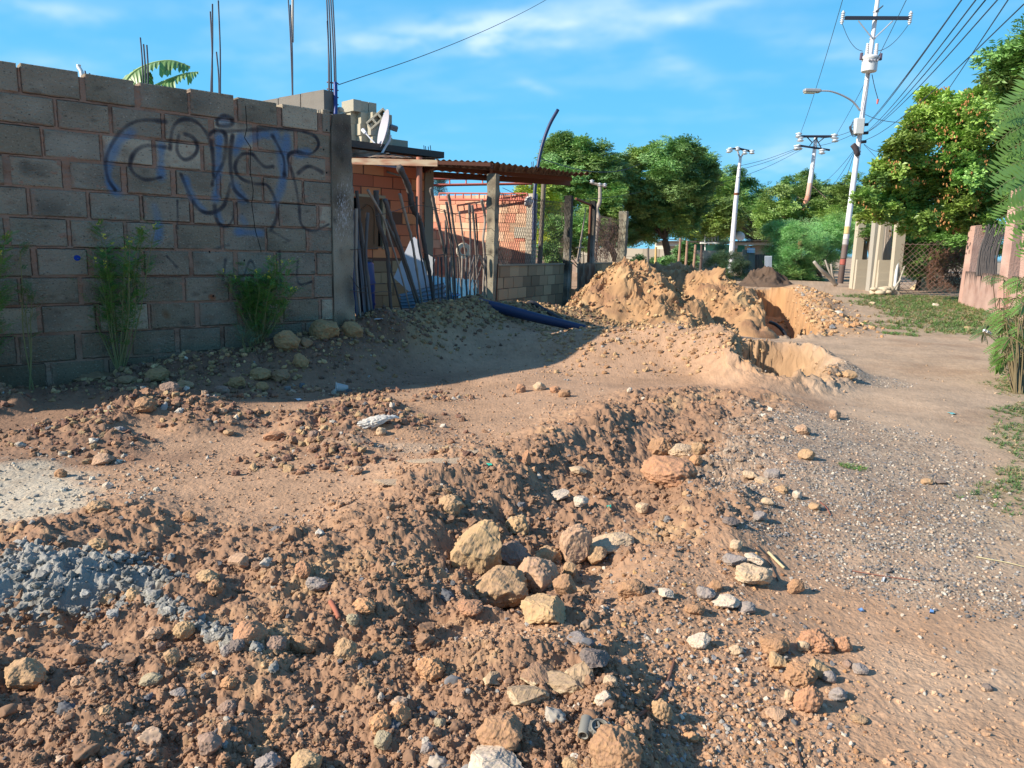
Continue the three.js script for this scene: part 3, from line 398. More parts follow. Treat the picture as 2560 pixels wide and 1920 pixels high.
// courses of blocks on an upright plane: o = corner, along = unit vector, out = unit normal; keep(u0, u1, y0, y1) may cut some out
function courses(parent, name, o, along, out, u0, u1, y0, y1, L, Hh, joint, mats, seed, keep) {
  const r = rng(seed), geos = {}; let k = 0;
  for (let y = y1 - Hh; y > y0 - Hh * 0.6; y -= Hh, k++) { let u = u0 - (k % 2 ? L * 0.5 : 0) - r() * 0.08; while (u < u1) { const a = Math.max(u, u0), b = Math.min(u + L * (0.96 + r() * 0.08), u1); if (b - a > 0.05 && (!keep || keep(a, b, y, y + Hh))) part(name, skewBox(o.clone().addScaledVector(along, a + joint / 2).addScaledVector(out, (r() - 0.6) * 0.012).setY(y + joint / 2), along.clone().multiplyScalar(b - a - joint), V(0, Hh - joint * (0.7 + 0.6 * r()), 0), out.clone().multiplyScalar(-0.1)), mats[Math.floor(r() * mats.length)], parent); u = b === u1 ? u1 + 1 : u + L; } }
}
const F0 = at(960, 560, 13.3).setY(0), fu = (px) => hit(px, 560, F0, WN).sub(F0).dot(WU), fy = (px, py) => hit(px, py, F0, WN).y, FP = (u, y, w = 0) => F0.clone().addScaledVector(WU, u).addScaledVector(WN, w).setY(y);
const uL = fu(780), uR = fu(1066), houseY = 2.88;
{
  const t = thing('brick_house', 'shaded red brick house with carved brown door under porch roof', 'house');
  const yP = fy(930, 651), d0 = fu(874), d1 = fu(962), dy0 = fy(910, 622), dy1 = fy(910, 493);
  const wl = part('wall', merge([skewBox(FP(uL, 0, -0.012), WU.clone().multiplyScalar(d0 - uL), V(0, houseY, 0), WN.clone().multiplyScalar(-0.12)), skewBox(FP(d1, 0, -0.012), WU.clone().multiplyScalar(uR - d1), V(0, houseY, 0), WN.clone().multiplyScalar(-0.12)), skewBox(FP(d0, 0, -0.012), WU.clone().multiplyScalar(d1 - d0), V(0, dy0, 0), WN.clone().multiplyScalar(-0.12)), skewBox(FP(d0, dy1, -0.012), WU.clone().multiplyScalar(d1 - d0), V(0, houseY - dy1, 0), WN.clone().multiplyScalar(-0.12))]), std(0.16, 0.075, 0.05, 1), t);
  courses(wl, 'brick', F0, WU, WN, uL, uR, yP, houseY, 0.4, 0.205, 0.014, clayMats, 5, (a, b, y0, y1) => !(b > d0 && a < d1 && y1 > dy0 + 0.05 && y0 < dy1 - 0.05));
  courses(wl, 'block', F0.clone().addScaledVector(WN, 0.012), WU, WN, uL, uR, 0, yP, 0.4, 0.21, 0.014, plinthMats, 6);
  // sides and back in plain wall
  const back = WN.clone().multiplyScalar(-4); part('side_wall', skewBox(FP(uR - 0.1, 0, -0.13), WU.clone().multiplyScalar(0.1), V(0, houseY, 0), back), clayMats[2], t); part('side_wall', skewBox(FP(uL, 0, -0.13), WU.clone().multiplyScalar(0.1), V(0, houseY, 0), back), clayMats[2], t); part('back_wall', skewBox(FP(uL, 0, -4.13), WU.clone().multiplyScalar(uR - uL), V(0, houseY, 0), WN.clone().multiplyScalar(-0.1)), clayMats[2], t);
  const c0 = fu(1060), c1 = fu(1081); part('corner_column', skewBox(FP(c0, 0, 0.03), WU.clone().multiplyScalar(c1 - c0), V(0, houseY, 0), WN.clone().multiplyScalar(-0.2)), concMat, t);
  part('roof_slab', skewBox(FP(uL - 0.2, 2.885, 0.15), WU.clone().multiplyScalar(c1 - uL + 0.35), V(0, 0.11, 0), WN.clone().multiplyScalar(-4.4)), std(0.07, 0.06, 0.055, 0.9), t);
  // timber frame, door leaf and its oval grille
  const wood = std(0.17, 0.075, 0.03, 0.6), cream = std(0.42, 0.32, 0.2, 0.8), e0 = fu(895), e1 = fu(942);
  const fr = part('door_frame', merge([skewBox(FP(d0, dy1, 0.03), WU.clone().multiplyScalar(d1 - d0), V(0, 0.05, 0), WN.clone().multiplyScalar(-0.1)), skewBox(FP(d1 - 0.06, dy0, 0.03), WU.clone().multiplyScalar(0.06), V(0, dy1 - dy0, 0), WN.clone().multiplyScalar(-0.1))]), cream, t);
  const W = e1 - e0, hgt = dy1 - dy0, sh = new THREE.Shape(); sh.moveTo(0, 0); sh.lineTo(W, 0); sh.lineTo(W, hgt); sh.lineTo(0, hgt); const ho = new THREE.Path(); ho.absellipse(W * 0.42, hgt * 0.42, W * 0.17, hgt * 0.31, 0, 7, false); sh.holes.push(ho);
  const dg = new THREE.ExtrudeGeometry(sh, { depth: 0.045, bevelEnabled: true, bevelSize: 0.008, bevelThickness: 0.008, bevelSegments: 2, curveSegments: 24 }); const M = new THREE.Matrix4().makeBasis(WU, V(0, 1, 0), WN).setPosition(FP(e0, dy0, -0.02)); dg.applyMatrix4(M);
  const door = part('door', dg, wood, t); const P3 = (x, y, z = 0.04) => V(x, y, z).applyMatrix4(M);
  part('moulding', merge([limb([P3(W * 0.1, hgt * 0.1, 0.06), P3(W * 0.1, hgt * 0.72, 0.06), P3(W * 0.25, hgt * 0.8, 0.06), P3(W * 0.45, hgt * 0.86, 0.06), P3(W * 0.7, hgt * 0.8, 0.06), P3(W * 0.8, hgt * 0.7, 0.06), P3(W * 0.8, hgt * 0.1, 0.06)], 0.012, 0.012, 6, 6)]), wood, door);
  for (let i = 0; i < 4; i++) { const cx = W * 0.42, cy = hgt * (0.22 + i * 0.135); part('grille_ring', new THREE.TorusGeometry(W * 0.1, 0.006, 5, 14).applyMatrix4(new THREE.Matrix4().makeTranslation(cx, cy, 0.03).premultiply(M)), std(0.03, 0.03, 0.03, 0.5, { metalness: 0.6 }), door); }
  part('glass', new THREE.CircleGeometry(1, 24).scale(W * 0.18, hgt * 0.32, 1).applyMatrix4(new THREE.Matrix4().makeTranslation(W * 0.42, hgt * 0.42, 0.0).premultiply(M)), std(0.03, 0.03, 0.035, 0.15), door);
  part('room_dark', skewBox(FP(d0 - 0.1, dy0 - 0.1, -0.14), WU.clone().multiplyScalar(d1 - d0 + 0.2), V(0, hgt + 0.2, 0), WN.clone().multiplyScalar(-0.05)), std(0.02, 0.017, 0.015, 1), t);
  part('lamp_bracket', rod(FP(fu(968), fy(968, 430), 0), FP(fu(988), fy(988, 440), 0.15), 0.02), std(0.3, 0.26, 0.2), t);
  part('porch_floor', skewBox(FP(uL, 0.0, 1.7), WU.clone().multiplyScalar(uR - uL), V(0, 0.13, 0), WN.clone().multiplyScalar(-1.69)), std(0.36, 0.31, 0.25, 0.9), t);
}
// ---------- porch and carport roof of rusty sheets ----------
function ruled(a, b, c, d, waves, amp, nu, nv, sag = 0, thick = 0.004) {   // corrugated sheet between edges a-b and d-c; waves along a-b
  const P = [], I = [], N = V().crossVectors(V().subVectors(b, a), V().subVectors(d, a)).normalize(); if (N.y < 0) N.negate();
  for (let s = 0; s < 2; s++) for (let i = 0; i <= nu; i++) for (let j = 0; j <= nv; j++) { const u = i / nu, v = j / nv, p = V().lerpVectors(V().lerpVectors(a, b, u), V().lerpVectors(d, c, u), v); p.addScaledVector(N, amp * Math.sin(u * waves * 6.283) - s * thick); p.y -= sag * Math.sin(v * 3.14); P.push(p.x, p.y, p.z); }
  const q = (nu + 1) * (nv + 1); for (let s = 0; s < 2; s++) for (let i = 0; i < nu; i++) for (let j = 0; j < nv; j++) { const A = s * q + i * (nv + 1) + j, B = A + 1, C = A + nv + 1, D2 = C + 1; s ? I.push(A, B, C, B, D2, C) : I.push(A, C, B, B, C, D2); }
  for (let i = 0; i < nu; i++) for (const j of [0, nv]) { const A = i * (nv + 1) + j, C = A + nv + 1; I.push(A, C, A + q, C, C + q, A + q); }
  const g = new THREE.BufferGeometry(); g.setAttribute('position', new THREE.Float32BufferAttribute(P, 3)); g.setIndex(I); g.computeVertexNormals(); const uv = []; for (let s = 0; s < 2; s++) for (let i = 0; i <= nu; i++) for (let j = 0; j <= nv; j++) uv.push(i / nu * 3, j / nv); g.setAttribute('uv', new THREE.Float32BufferAttribute(uv, 2)); return g;
}
const rustSheetTex = canvas(512, 256, (c, w, h) => { c.fillStyle = '#8d7f70'; c.fillRect(0, 0, w, h); cloudy(c, w, h, 120, 41, ['96,56,34', '120,80,52', '150,140,128', '70,46,34'], 10, 70, 0.8); for (let i = 0; i < 90; i++) { c.globalAlpha = 0.16; c.fillStyle = i % 2 ? '#5a3826' : '#a99d8e'; c.fillRect((i * 137) % w, 0, 2 + i % 5, h); } c.globalAlpha = 1; });
const rustSheet = new THREE.MeshStandardMaterial({ map: rustSheetTex, roughness: 0.75, metalness: 0.15, side: THREE.DoubleSide }), beamMat = std(0.16, 0.06, 0.035, 0.85);
{
  const t = thing('porch_roof', 'low porch roof of rusty corrugated sheets on steel posts', 'roof');
  const A = at(1090, 399, 12.4), B = at(1437, 432, 13.7), C = at(1420, 446, 15.2), D = at(1050, 422, 14.1), E = at(1226, 404, 12.45), G = at(1222, 438, 15.0), L = at(850, 396, 12.6), LB = FP(fu(862), 2.86, 0.12), DB = FP(fu(1078), 2.84, 0.1);
  part('sheet', ruled(A, E, G, D, 9, 0.012, 110, 6), rustSheet, t); part('sheet', ruled(E, V().lerpVectors(E, B, 0.52), V().lerpVectors(G, C, 0.52), G, 8, 0.014, 90, 6), rustSheet, t); part('sheet', ruled(V().lerpVectors(E, B, 0.5).add(V(0, 0.02, 0)), B, C, V().lerpVectors(G, C, 0.5).add(V(0, 0.02, 0)), 9, 0.014, 100, 6), rustSheet, t);
  part('sheet', ruled(L.clone().add(V(0, 0.03, 0)), A.clone().add(V(0, 0.03, 0)), DB, LB, 12, 0.01, 120, 5), rustSheet, t);
  part('torn_sheet', ruled(B, at(1478, 431, 13.9), at(1470, 436, 14.4), V().lerpVectors(B, C, 0.6), 3, 0.02, 30, 4), new THREE.MeshStandardMaterial({ map: rustSheetTex, color: lin(1, 0.6, 0.4), roughness: 0.8, side: THREE.DoubleSide }), t);
  const beam = (a, b, w, h) => skewBox(a.clone().add(V(0, -h, 0)), V().subVectors(b, a), V(0, h, 0), V().subVectors(b, a).normalize().cross(V(0, 1, 0)).multiplyScalar(w));
  part('front_beam', beam(at(848, 395, 12.2), at(1094, 401, 12.25), 0.06, 0.1), new THREE.MeshStandardMaterial({ map: canvas(256, 32, (c, w, h) => { c.fillStyle = '#dfbf9a'; c.fillRect(0, 0, w, h); cloudy(c, w, h, 60, 51, ['190,110,80', '235,215,180', '160,84,60'], 5, 26, 0.8); }), roughness: 0.7 }), t);
  part('rear_beam', beam(at(1040, 424, 14.1).add(V(0, -0.02, 0)), at(1424, 448, 15.2).add(V(0, -0.02, 0)), 0.05, 0.11), beamMat, t); part('purlin', beam(V().lerpVectors(A, D, 0.5).add(V(0, -0.02, 0)), V().lerpVectors(B, C, 0.5).add(V(0, -0.03, 0)), 0.04, 0.07), beamMat, t); part('purlin', beam(A.clone().add(V(0, -0.02, 0)), E.clone().add(V(0, -0.02, 0)), 0.04, 0.06), beamMat, t); part('rafter', beam(E.clone().add(V(0, -0.03, 0)), G.clone().add(V(0, -0.03, 0)), 0.05, 0.08), beamMat, t); part('rafter', beam(A.clone().add(V(0, -0.03, 0)), D.clone().add(V(0, -0.03, 0)), 0.05, 0.08), beamMat, t);
  const p0 = at(1048, 396, 12.3); part('pipe_post', rod(V(p0.x + 0.02, 0.1, p0.z), V(p0.x, p0.y + 0.02, p0.z), 0.05, 0.05, 12), std(0.42, 0.16, 0.1, 0.7), t); const p1 = at(1360, 446, 15.6); part('timber_post', rod(V(p1.x - 0.04, 0.1, p1.z), p1, 0.055, 0.05, 7), std(0.2, 0.17, 0.13), t);
  part('flashing', skewBox(at(862, 380, 12.9), V().subVectors(at(996, 397, 12.9), at(862, 380, 12.9)), V(0, -0.16, 0), V(0.02, 0, -0.03)), std(0.42, 0.4, 0.5, 0.4, { metalness: 0.4 }), t);
  part('plank', beam(at(994, 392, 12.9), at(1025, 397, 12.9), 0.1, 0.03), std(0.5, 0.42, 0.33), t);
}
bars('four short rod tips on the brick house roof', [[1060, 364, 1059, 398], [1064, 366, 1064, 398], [1071, 367, 1070, 398], [1076, 364, 1076, 398]], 13.6);
bars('two rod tips on the rusty carport roof edge', [[1329, 405, 1329, 445], [1333, 404, 1332, 445]], 15.6);
// ---------- concrete blocks stored on the roof, and the dish ----------
{
  // hollow block, long axis x
  const hs = new THREE.Shape(); hs.moveTo(-0.2, -0.075); hs.lineTo(0.2, -0.075); hs.lineTo(0.2, 0.075); hs.lineTo(-0.2, 0.075); for (const x of [-0.132, 0, 0.132]) { const h = new THREE.Path(); h.moveTo(x - 0.05, -0.048); h.lineTo(x - 0.05, 0.048); h.lineTo(x + 0.05, 0.048); h.lineTo(x + 0.05, -0.048); hs.holes.push(h); }
  const g = new THREE.ExtrudeGeometry(hs, { depth: 0.192, bevelEnabled: true, bevelSize: 0.004, bevelThickness: 0.004, bevelSegments: 1 }).rotateX(-Math.PI / 2).translate(0, 0.004, 0), mats = matSet([[0.4, 0.36, 0.27], [0.36, 0.33, 0.26], [0.44, 0.39, 0.29]]);
  const base = hit(975, 372, F0.clone().addScaledVector(WN, -0.45), WN), turn = Math.atan2(-WU.z, WU.x), r = rng(9);
  const put = (lab, du, dw, k, flip, quarter) => { const o = shade(new THREE.Mesh(g, mats[Math.floor(r() * 3)])); o.name = numbered('concrete_block'); o.position.copy(base).addScaledVector(WU, du).addScaledVector(WN, -dw).setY(3.0 + 0.2 * k); o.rotation.y = turn + (r() - 0.5) * 0.07 + (quarter ? Math.PI / 2 : 0); if (flip) { o.rotation.x = Math.PI / 2; o.position.y += 0.08; } tag(o, lab, 'concrete block', 'concrete blocks stacked on the house roof'); scene.add(o); return o; };
  const row = ['bottom', 'second', 'third'];
  for (let k = 0; k < 3; k++) for (let j = 0; j < 5 - (k === 2 ? 1 : 0); j++) put(`grey hollow concrete block, ${['rightmost', 'second from the right', 'middle one', 'second from the left', 'leftmost'][j]} in the ${row[k]} course on the roof`, -0.2 - j * 0.13 - (k ? 0.03 * (k % 2) : 0) - 0.02 * r(), j * 0.158, k, false);
  put('grey hollow concrete block at the right end of the bottom course behind the dish', 0.2, 0.1, 0); put('grey hollow concrete block lying sideways with open cores beside the dish', -0.24, -0.02, 2, true);
  put('loose concrete block at the top left of the stack on the roof', -0.62, 0.3, 3, false, true); put('loose concrete block at the top right of the stack on the roof', -0.28, 0.34, 3, false, true); put('concrete block standing close to the top left block of the stack', -0.45, 0.34, 3, false, true); put('lone concrete block low on the left of the roof stack', -0.9, 0.5, 1, false, true); put('concrete block sticking out left in the third course', -0.82, 0.5, 2, false, true);
}
{
  const c = at(964.5, 324, 12.9), nrm = V(-0.9, 0.22, 0.36).normalize(), t = thing('satellite_dish', 'grey satellite dish with white arm on the roof beside blocks', 'satellite dish', c), pr = []; for (let i = 0; i <= 14; i++) { const q = i / 14; pr.push(new THREE.Vector2(0.345 * q, 0.07 * q * q)); } pr.push(new THREE.Vector2(0.355, 0.073), new THREE.Vector2(0.352, 0.06)); for (let i = 14; i >= 0; i--) { const q = i / 14; pr.push(new THREE.Vector2(0.343 * q, 0.07 * q * q - 0.008)); }
  const q = new THREE.Quaternion().setFromUnitVectors(V(0, 1, 0), nrm), white = std(0.72, 0.72, 0.76, 0.45), R = (px, py, d = 12.9) => at(px, py, d).sub(c);
  const dg = new THREE.LatheGeometry(pr, 48).scale(0.93, 1, 1.08).translate(0, -0.02, 0).applyQuaternion(q); part('reflector', dg, std(0.42, 0.41, 0.47, 0.5), t);
  const low = nrm.clone().multiplyScalar(0.06).add(V(-0.08, -0.32, -0.06)); part('feed_arm', limb([R(952, 367), R(945, 366, 12.85), R(938, 359, 12.85), R(912, 331, 12.85)], 0.014, 0.012, 8, 5), white, t); part('feed_horn', rod(R(914, 333, 12.85), R(907, 325, 12.9), 0.028, 0.035, 10), white, t);
  part('mast', limb([R(955, 383), R(964, 366), R(974, 350), R(976, 338)], 0.022, 0.022, 9, 4), white, t); part('bracket', box(0.09, 0.14, 0.1, 0, 0, 0, 0.012).applyQuaternion(q).translate(...R(984, 320, 13.05).toArray()), std(0.2, 0.22, 0.26, 0.5, { metalness: 0.4 }), t); part('base_plate', box(0.2, 0.012, 0.14).translate(...R(960, 384).toArray()), std(0.2, 0.19, 0.18), t);
}
// ---------- sunlit brick annexe ----------
{
  const n = V(-0.5, 0, 0.866).normalize(), al = V(n.z, 0, -n.x), o = at(1210, 560, 17.0).setY(0), au = (px) => hit(px, 560, o, n).sub(o).dot(al), ay = (px, py) => hit(px, py, o, n).y, t = thing('brick_annexe', 'sunlit pale red brick wall with concrete end column beside the house', 'wall');
  const u0 = au(1070), u1 = au(1316), y1 = ay(1250, 487), c1 = au(1331);
  part('mortar', skewBox(o.clone().addScaledVector(al, u0).addScaledVector(n, -0.012).setY(0), al.clone().multiplyScalar(u1 - u0), V(0, y1 - 0.02, 0), n.clone().multiplyScalar(-0.1)), std(0.5, 0.33, 0.22, 1), t);
  courses(t, 'brick', o, al, n, u0, u1, 0, y1, 0.27, 0.205, 0.012, paleMats, 15, (a, b, ya) => !(b > u1 - 0.3 && Math.abs(ya - 1.55) < 0.1));
  part('end_column', skewBox(o.clone().addScaledVector(al, u1 + 0.003).addScaledVector(n, 0.02).setY(0), al.clone().multiplyScalar(c1 - u1), V(0, y1 + 0.02, 0), n.clone().multiplyScalar(-0.22)), paleConcMat, t);
  part('key_block', skewBox(o.clone().addScaledVector(al, u1 - 0.3).addScaledVector(n, 0.015).setY(1.5), al.clone().multiplyScalar(0.3), V(0, 0.24, 0), n.clone().multiplyScalar(-0.1)), paleConcMat, t);
  // red steel lattice along its head
  const red = std(0.5, 0.13, 0.09, 0.7);
  const lattice = (lab, x0, x1, ya0, ya1, yb0, yb1, d0, d1, k) => { const s = thing('steel_truss', lab, 'truss'), T = (q) => at(mixn(x0, x1, q), mixn(ya0, ya1, q), mixn(d0, d1, q)), Bm = (q) => at(mixn(x0, x1, q), mixn(yb0, yb1, q), mixn(d0, d1, q)); part('top_chord', rod(T(0), T(1), 0.018, 0.018, 4), red, s); part('bottom_chord', rod(Bm(0), Bm(1), 0.028, 0.028, 4), red, s); for (let i = 0; i <= k; i++) part('strut', rod(T(i / k), Bm(i / k), 0.015, 0.015, 4), red, s); };
  lattice('low red steel truss along the top of the sunlit brick wall', 1098, 1318, 483, 484, 499, 500, 17.1, 16.3, 11); lattice('red steel truss in the sky gap under the carport roof', 1083, 1330, 447, 449, 463, 459, 15.2, 15.6, 6);
  const bg = new THREE.SphereGeometry(0.09, 14, 10).scale(0.9, 1.25, 0.8), bp = bg.attributes.position; for (let i = 0; i < bp.count; i++) { const x = bp.getX(i), y = bp.getY(i), z = bp.getZ(i), f = 1 + 0.3 * n3(x * 30, y * 30, z * 30); bp.setXYZ(i, x * f, y * f, z * f); } bg.computeVertexNormals(); const b = part('hung_bag', bg.translate(...at(1322, 505, 15.8).toArray()), std(0.8, 0.74, 0.7, 0.7), scene); tag(b, 'small white bag hanging at the top of the pale brick end column', 'bag');
}
// ---------- stick fence ----------
const FA = V(-1.72, 0, -8.35), FB = at(1205, 700, 12.6).setY(0), FN = V(FA.z - FB.z, 0, FB.x - FA.x).normalize().multiplyScalar(1); if (FN.z < 0) FN.negate();
const onFence = (px, py, off = 0) => hit(px, py, FA.clone().addScaledVector(FN, off), FN);
const barkMats = [[0.19, 0.16, 0.14], [0.1, 0.085, 0.08], [0.34, 0.28, 0.23], [0.13, 0.115, 0.11]].map((c) => new THREE.MeshStandardMaterial({ color: lin(...c), roughness: 0.95, bumpMap: rep(grainTex, 1, 3), bumpScale: 0.006 }));
{
  const t = thing('stick_fence', 'rough fence of leaning sticks and wire between column and post', 'fence'), r = rng(18);
  const C1 = (l) => l.map(([x, y]) => [860 + x / 4.881, 460 + y / 4.881]), C2 = (l) => l.map(([x, y]) => [1060 + x / 6.143, 430 + y / 6.143]);
  const S = [[C1([[100, 40], [95, 900], [105, 1680]]), 0.022], [C1([[155, 80], [215, 700], [300, 1680]]), 0.024], [C1([[150, 300], [150, 1000], [205, 1680]]), 0.024], [C1([[290, 350], [270, 900], [355, 1680]]), 0.024], [C1([[200, 480], [240, 760], [315, 1300], [350, 1640]]), 0.026],
    [C1([[390, 80], [430, 500], [520, 760], [545, 1100], [580, 1620]]), 0.04], [C1([[290, 75], [480, 420], [570, 700], [690, 1080], [820, 1580]]), 0.02], [C1([[500, 190], [560, 380], [700, 800], [800, 1100], [965, 1600]]), 0.036], [C1([[500, 440], [640, 720], [740, 1000], [930, 1600]]), 0.03], [C1([[400, 330], [560, 1000], [720, 1600]]), 0.022], [C1([[680, 120], [740, 350], [830, 700], [880, 1000], [930, 1300], [975, 1580]]), 0.026],
    [C1([[885, 150], [905, 700], [960, 1000], [1060, 1600]]), 0.02], [C1([[1060, 50], [1110, 300], [1200, 700], [1260, 1100], [1290, 1500]]), 0.034], [[[998, 417], [1022, 470], [1032, 520], [1041, 536], [1050, 552], [1061, 613], [1075, 690], [1087, 775]], 0.052],
    [C2([[310, 580], [360, 800], [410, 1150], [450, 1900]]), 0.02], [C2([[345, 460], [400, 800], [450, 1200], [490, 2000]]), 0.026], [C2([[375, 340], [430, 650], [470, 950], [540, 1280], [580, 2000]]), 0.028], [C2([[335, 740], [345, 1250], [352, 2000]]), 0.026], [C2([[540, 610], [590, 950], [640, 1300], [655, 2000]]), 0.02], [C2([[695, 500], [710, 900], [715, 1300], [700, 2000]]), 0.027], [C2([[740, 510], [780, 950], [800, 1280], [830, 2000]]), 0.028], [C2([[795, 640], [820, 1000], [825, 1350]]), 0.02], [C2([[885, 430], [940, 720], [910, 1000], [925, 1300], [900, 2000]]), 0.033],
    [C2([[770, 1300], [670, 1620]]), 0.02], [C2([[850, 1280], [700, 1750]]), 0.022], [C2([[900, 1400], [760, 1800]]), 0.02], [C2([[860, 1290], [950, 1600], [960, 1900]]), 0.024], [C2([[955, 1290], [965, 2000]]), 0.02], [C2([[1060, 1250], [1010, 1700], [1000, 2050]]), 0.018], [C2([[1030, 1300], [1060, 1600], [1050, 2050]]), 0.022], [C2([[1085, 1350], [1030, 2050]]), 0.02]];
  for (let i = 0; i < 11; i++) S.push([C2([[140 + i * 62 + r() * 20, 1270 + r() * 60], [150 + i * 62, 1620], [160 + i * 62 + (r() - 0.5) * 60, 2060]]), 0.016 + r() * 0.012]);
  S.forEach(([l, w], i) => part('stick', limb(l.map(([x, y], k) => onFence(x, y, (i % 4) * 0.035 - 0.04)), w * 0.8, w * 0.48, 7, 7, 0.45, i), barkMats[i % 4], t));
  part('plank', skewBox(onFence(876, 525, -0.06), V().subVectors(onFence(893, 525, -0.1), onFence(876, 525, -0.06)), V(0.06, -1.35, 0), V(0, 0, -0.03)), std(0.1, 0.105, 0.13, 0.9), t); part('plank', skewBox(onFence(893, 600, -0.06), V().subVectors(onFence(912, 600, -0.1), onFence(893, 600, -0.06)), V(0.08, -1.0, 0), V(0, 0, -0.03)), std(0.13, 0.13, 0.15, 0.9), t);
  const wire = std(0.1, 0.075, 0.06, 0.7, { metalness: 0.4 });
  for (const l of [C1([[80, 800], [300, 790], [500, 770]]), C1([[80, 1130], [200, 1280], [310, 1230], [500, 1210]]), C1([[380, 385], [560, 350], [830, 265], [1060, 280], [1250, 330]]), C1([[80, 1300], [330, 1330], [480, 1310], [600, 1330]]), C1([[960, 830], [1120, 880], [1260, 850]]), C2([[100, 1290], [400, 1260], [700, 1290], [980, 1270], [1150, 1280]]), C2([[160, 860], [600, 870], [900, 880], [1150, 840]]), C2([[120, 570], [500, 640], [900, 590], [1150, 510]]), C2([[440, 640], [700, 720], [960, 660]])]) part('wire', limb(l.map(([x, y]) => onFence(x, y, 0.05)), 0.0045, 0.0045, 5, 6), wire, t);
}
// things leaning behind the sticks
function slab(name, label, cat, pts, d, mat, th = 0.02) { const q = pts.map(([x, y, dd = 0]) => at(x, y, d + dd)), P = [], I = [], n = q.length, N = V().crossVectors(V().subVectors(q[1], q[0]), V().subVectors(q[2], q[0])).normalize().multiplyScalar(th); for (const s of [0, 1]) for (const v of q) { const w = v.clone().addScaledVector(N, s); P.push(w.x, w.y, w.z); } for (let i = 1; i + 1 < n; i++) { I.push(0, i, i + 1, n, n + i + 1, n + i); } for (let i = 0; i < n; i++) { const j = (i + 1) % n; I.push(i, n + i, j, j, n + i, n + j); } const g = new THREE.BufferGeometry(); g.setAttribute('position', new THREE.Float32BufferAttribute(P, 3)); g.setIndex(I); const o = nonI(g); o.computeVertexNormals(); const m = part(name, o, mat, scene); return tag(m, label, cat); }
slab('metal_sheet', 'white folded metal sheet leaning behind the stick fence', 'metal sheet', [[1027, 598], [1036, 592], [1043, 599], [1078, 728], [1032, 738], [984, 694]], 11.2, std(0.55, 0.57, 0.62, 0.5, { metalness: 0.1 }), 0.03);
slab('metal_sheet', 'small pale metal scrap beside the thick leaning stick', 'metal sheet', [[1066, 632], [1088, 648], [1080, 690], [1070, 726]], 11.6, std(0.5, 0.5, 0.5, 0.6), 0.02);
{ const t = thing('plastic_sheet', 'light blue plastic sheeting hung behind the short stakes', 'sheeting'); const g = ruled(onFence(1080, 690, -0.25), onFence(1196, 700, -0.25), onFence(1200, 785, -0.15), onFence(1078, 790, -0.15), 4, 0.05, 60, 8, 0.06, 0.003); part('sheet', g, new THREE.MeshPhysicalMaterial({ color: lin(0.45, 0.8, 0.95), roughness: 0.5, transmission: 0.3, thickness: 0, side: THREE.DoubleSide }), t); }
{ const t = thing('water_drum', 'dark blue plastic drum behind the first leaning sticks', 'drum', at(886, 730, 10.4).setY(0.15)); const pr = [[0, 0], [0.26, 0], [0.28, 0.03], [0.285, 0.28], [0.3, 0.3], [0.285, 0.33], [0.285, 0.58], [0.3, 0.6], [0.285, 0.63], [0.27, 0.86], [0.24, 0.9], [0, 0.9]].map(([x, y]) => new THREE.Vector2(x, y)); part('barrel', new THREE.LatheGeometry(pr, 32), std(0.012, 0.03, 0.16, 0.4), t); part('lid', new THREE.CylinderGeometry(0.25, 0.25, 0.03, 28).translate(0, 0.91, 0), std(0.02, 0.02, 0.03, 0.5), t); }
{ const t = thing('water_tub', 'bright blue plastic tub half hidden behind the sticks', 'tub', at(1092, 740, 11.6).setY(0.12)); const pr = [[0, 0], [0.28, 0], [0.34, 0.4], [0.37, 0.41], [0.37, 0.43], [0.33, 0.43], [0.27, 0.03], [0, 0.03]].map(([x, y]) => new THREE.Vector2(x, y)); part('shell', new THREE.LatheGeometry(pr, 32), std(0.03, 0.25, 0.55, 0.4), t); }
{ const t = thing('zinc_sheet', 'bluish corrugated zinc sheet leaning low against the stick fence', 'zinc sheet'); part('sheet', ruled(onFence(1003, 772, -0.1), onFence(1000, 735, -0.14), onFence(1112, 706, -0.14), onFence(1118, 770, -0.1), 5, 0.014, 60, 6), new THREE.MeshStandardMaterial({ color: lin(0.17, 0.24, 0.32), roughness: 0.6, metalness: 0.3, side: THREE.DoubleSide }), t); }
{ const t = thing('coiled_hose', 'round coil of pale hose hanging behind the short stakes', 'hose coil'); const c = at(1159, 627, 12.6), gs = []; for (const rr of [0.1, 0.075, 0.12]) gs.push(new THREE.TorusGeometry(rr, 0.016, 7, 26).rotateY(0.3 + rr).translate(c.x, c.y, c.z)); part('coil', merge(gs), std(0.6, 0.52, 0.4, 0.7), t); }
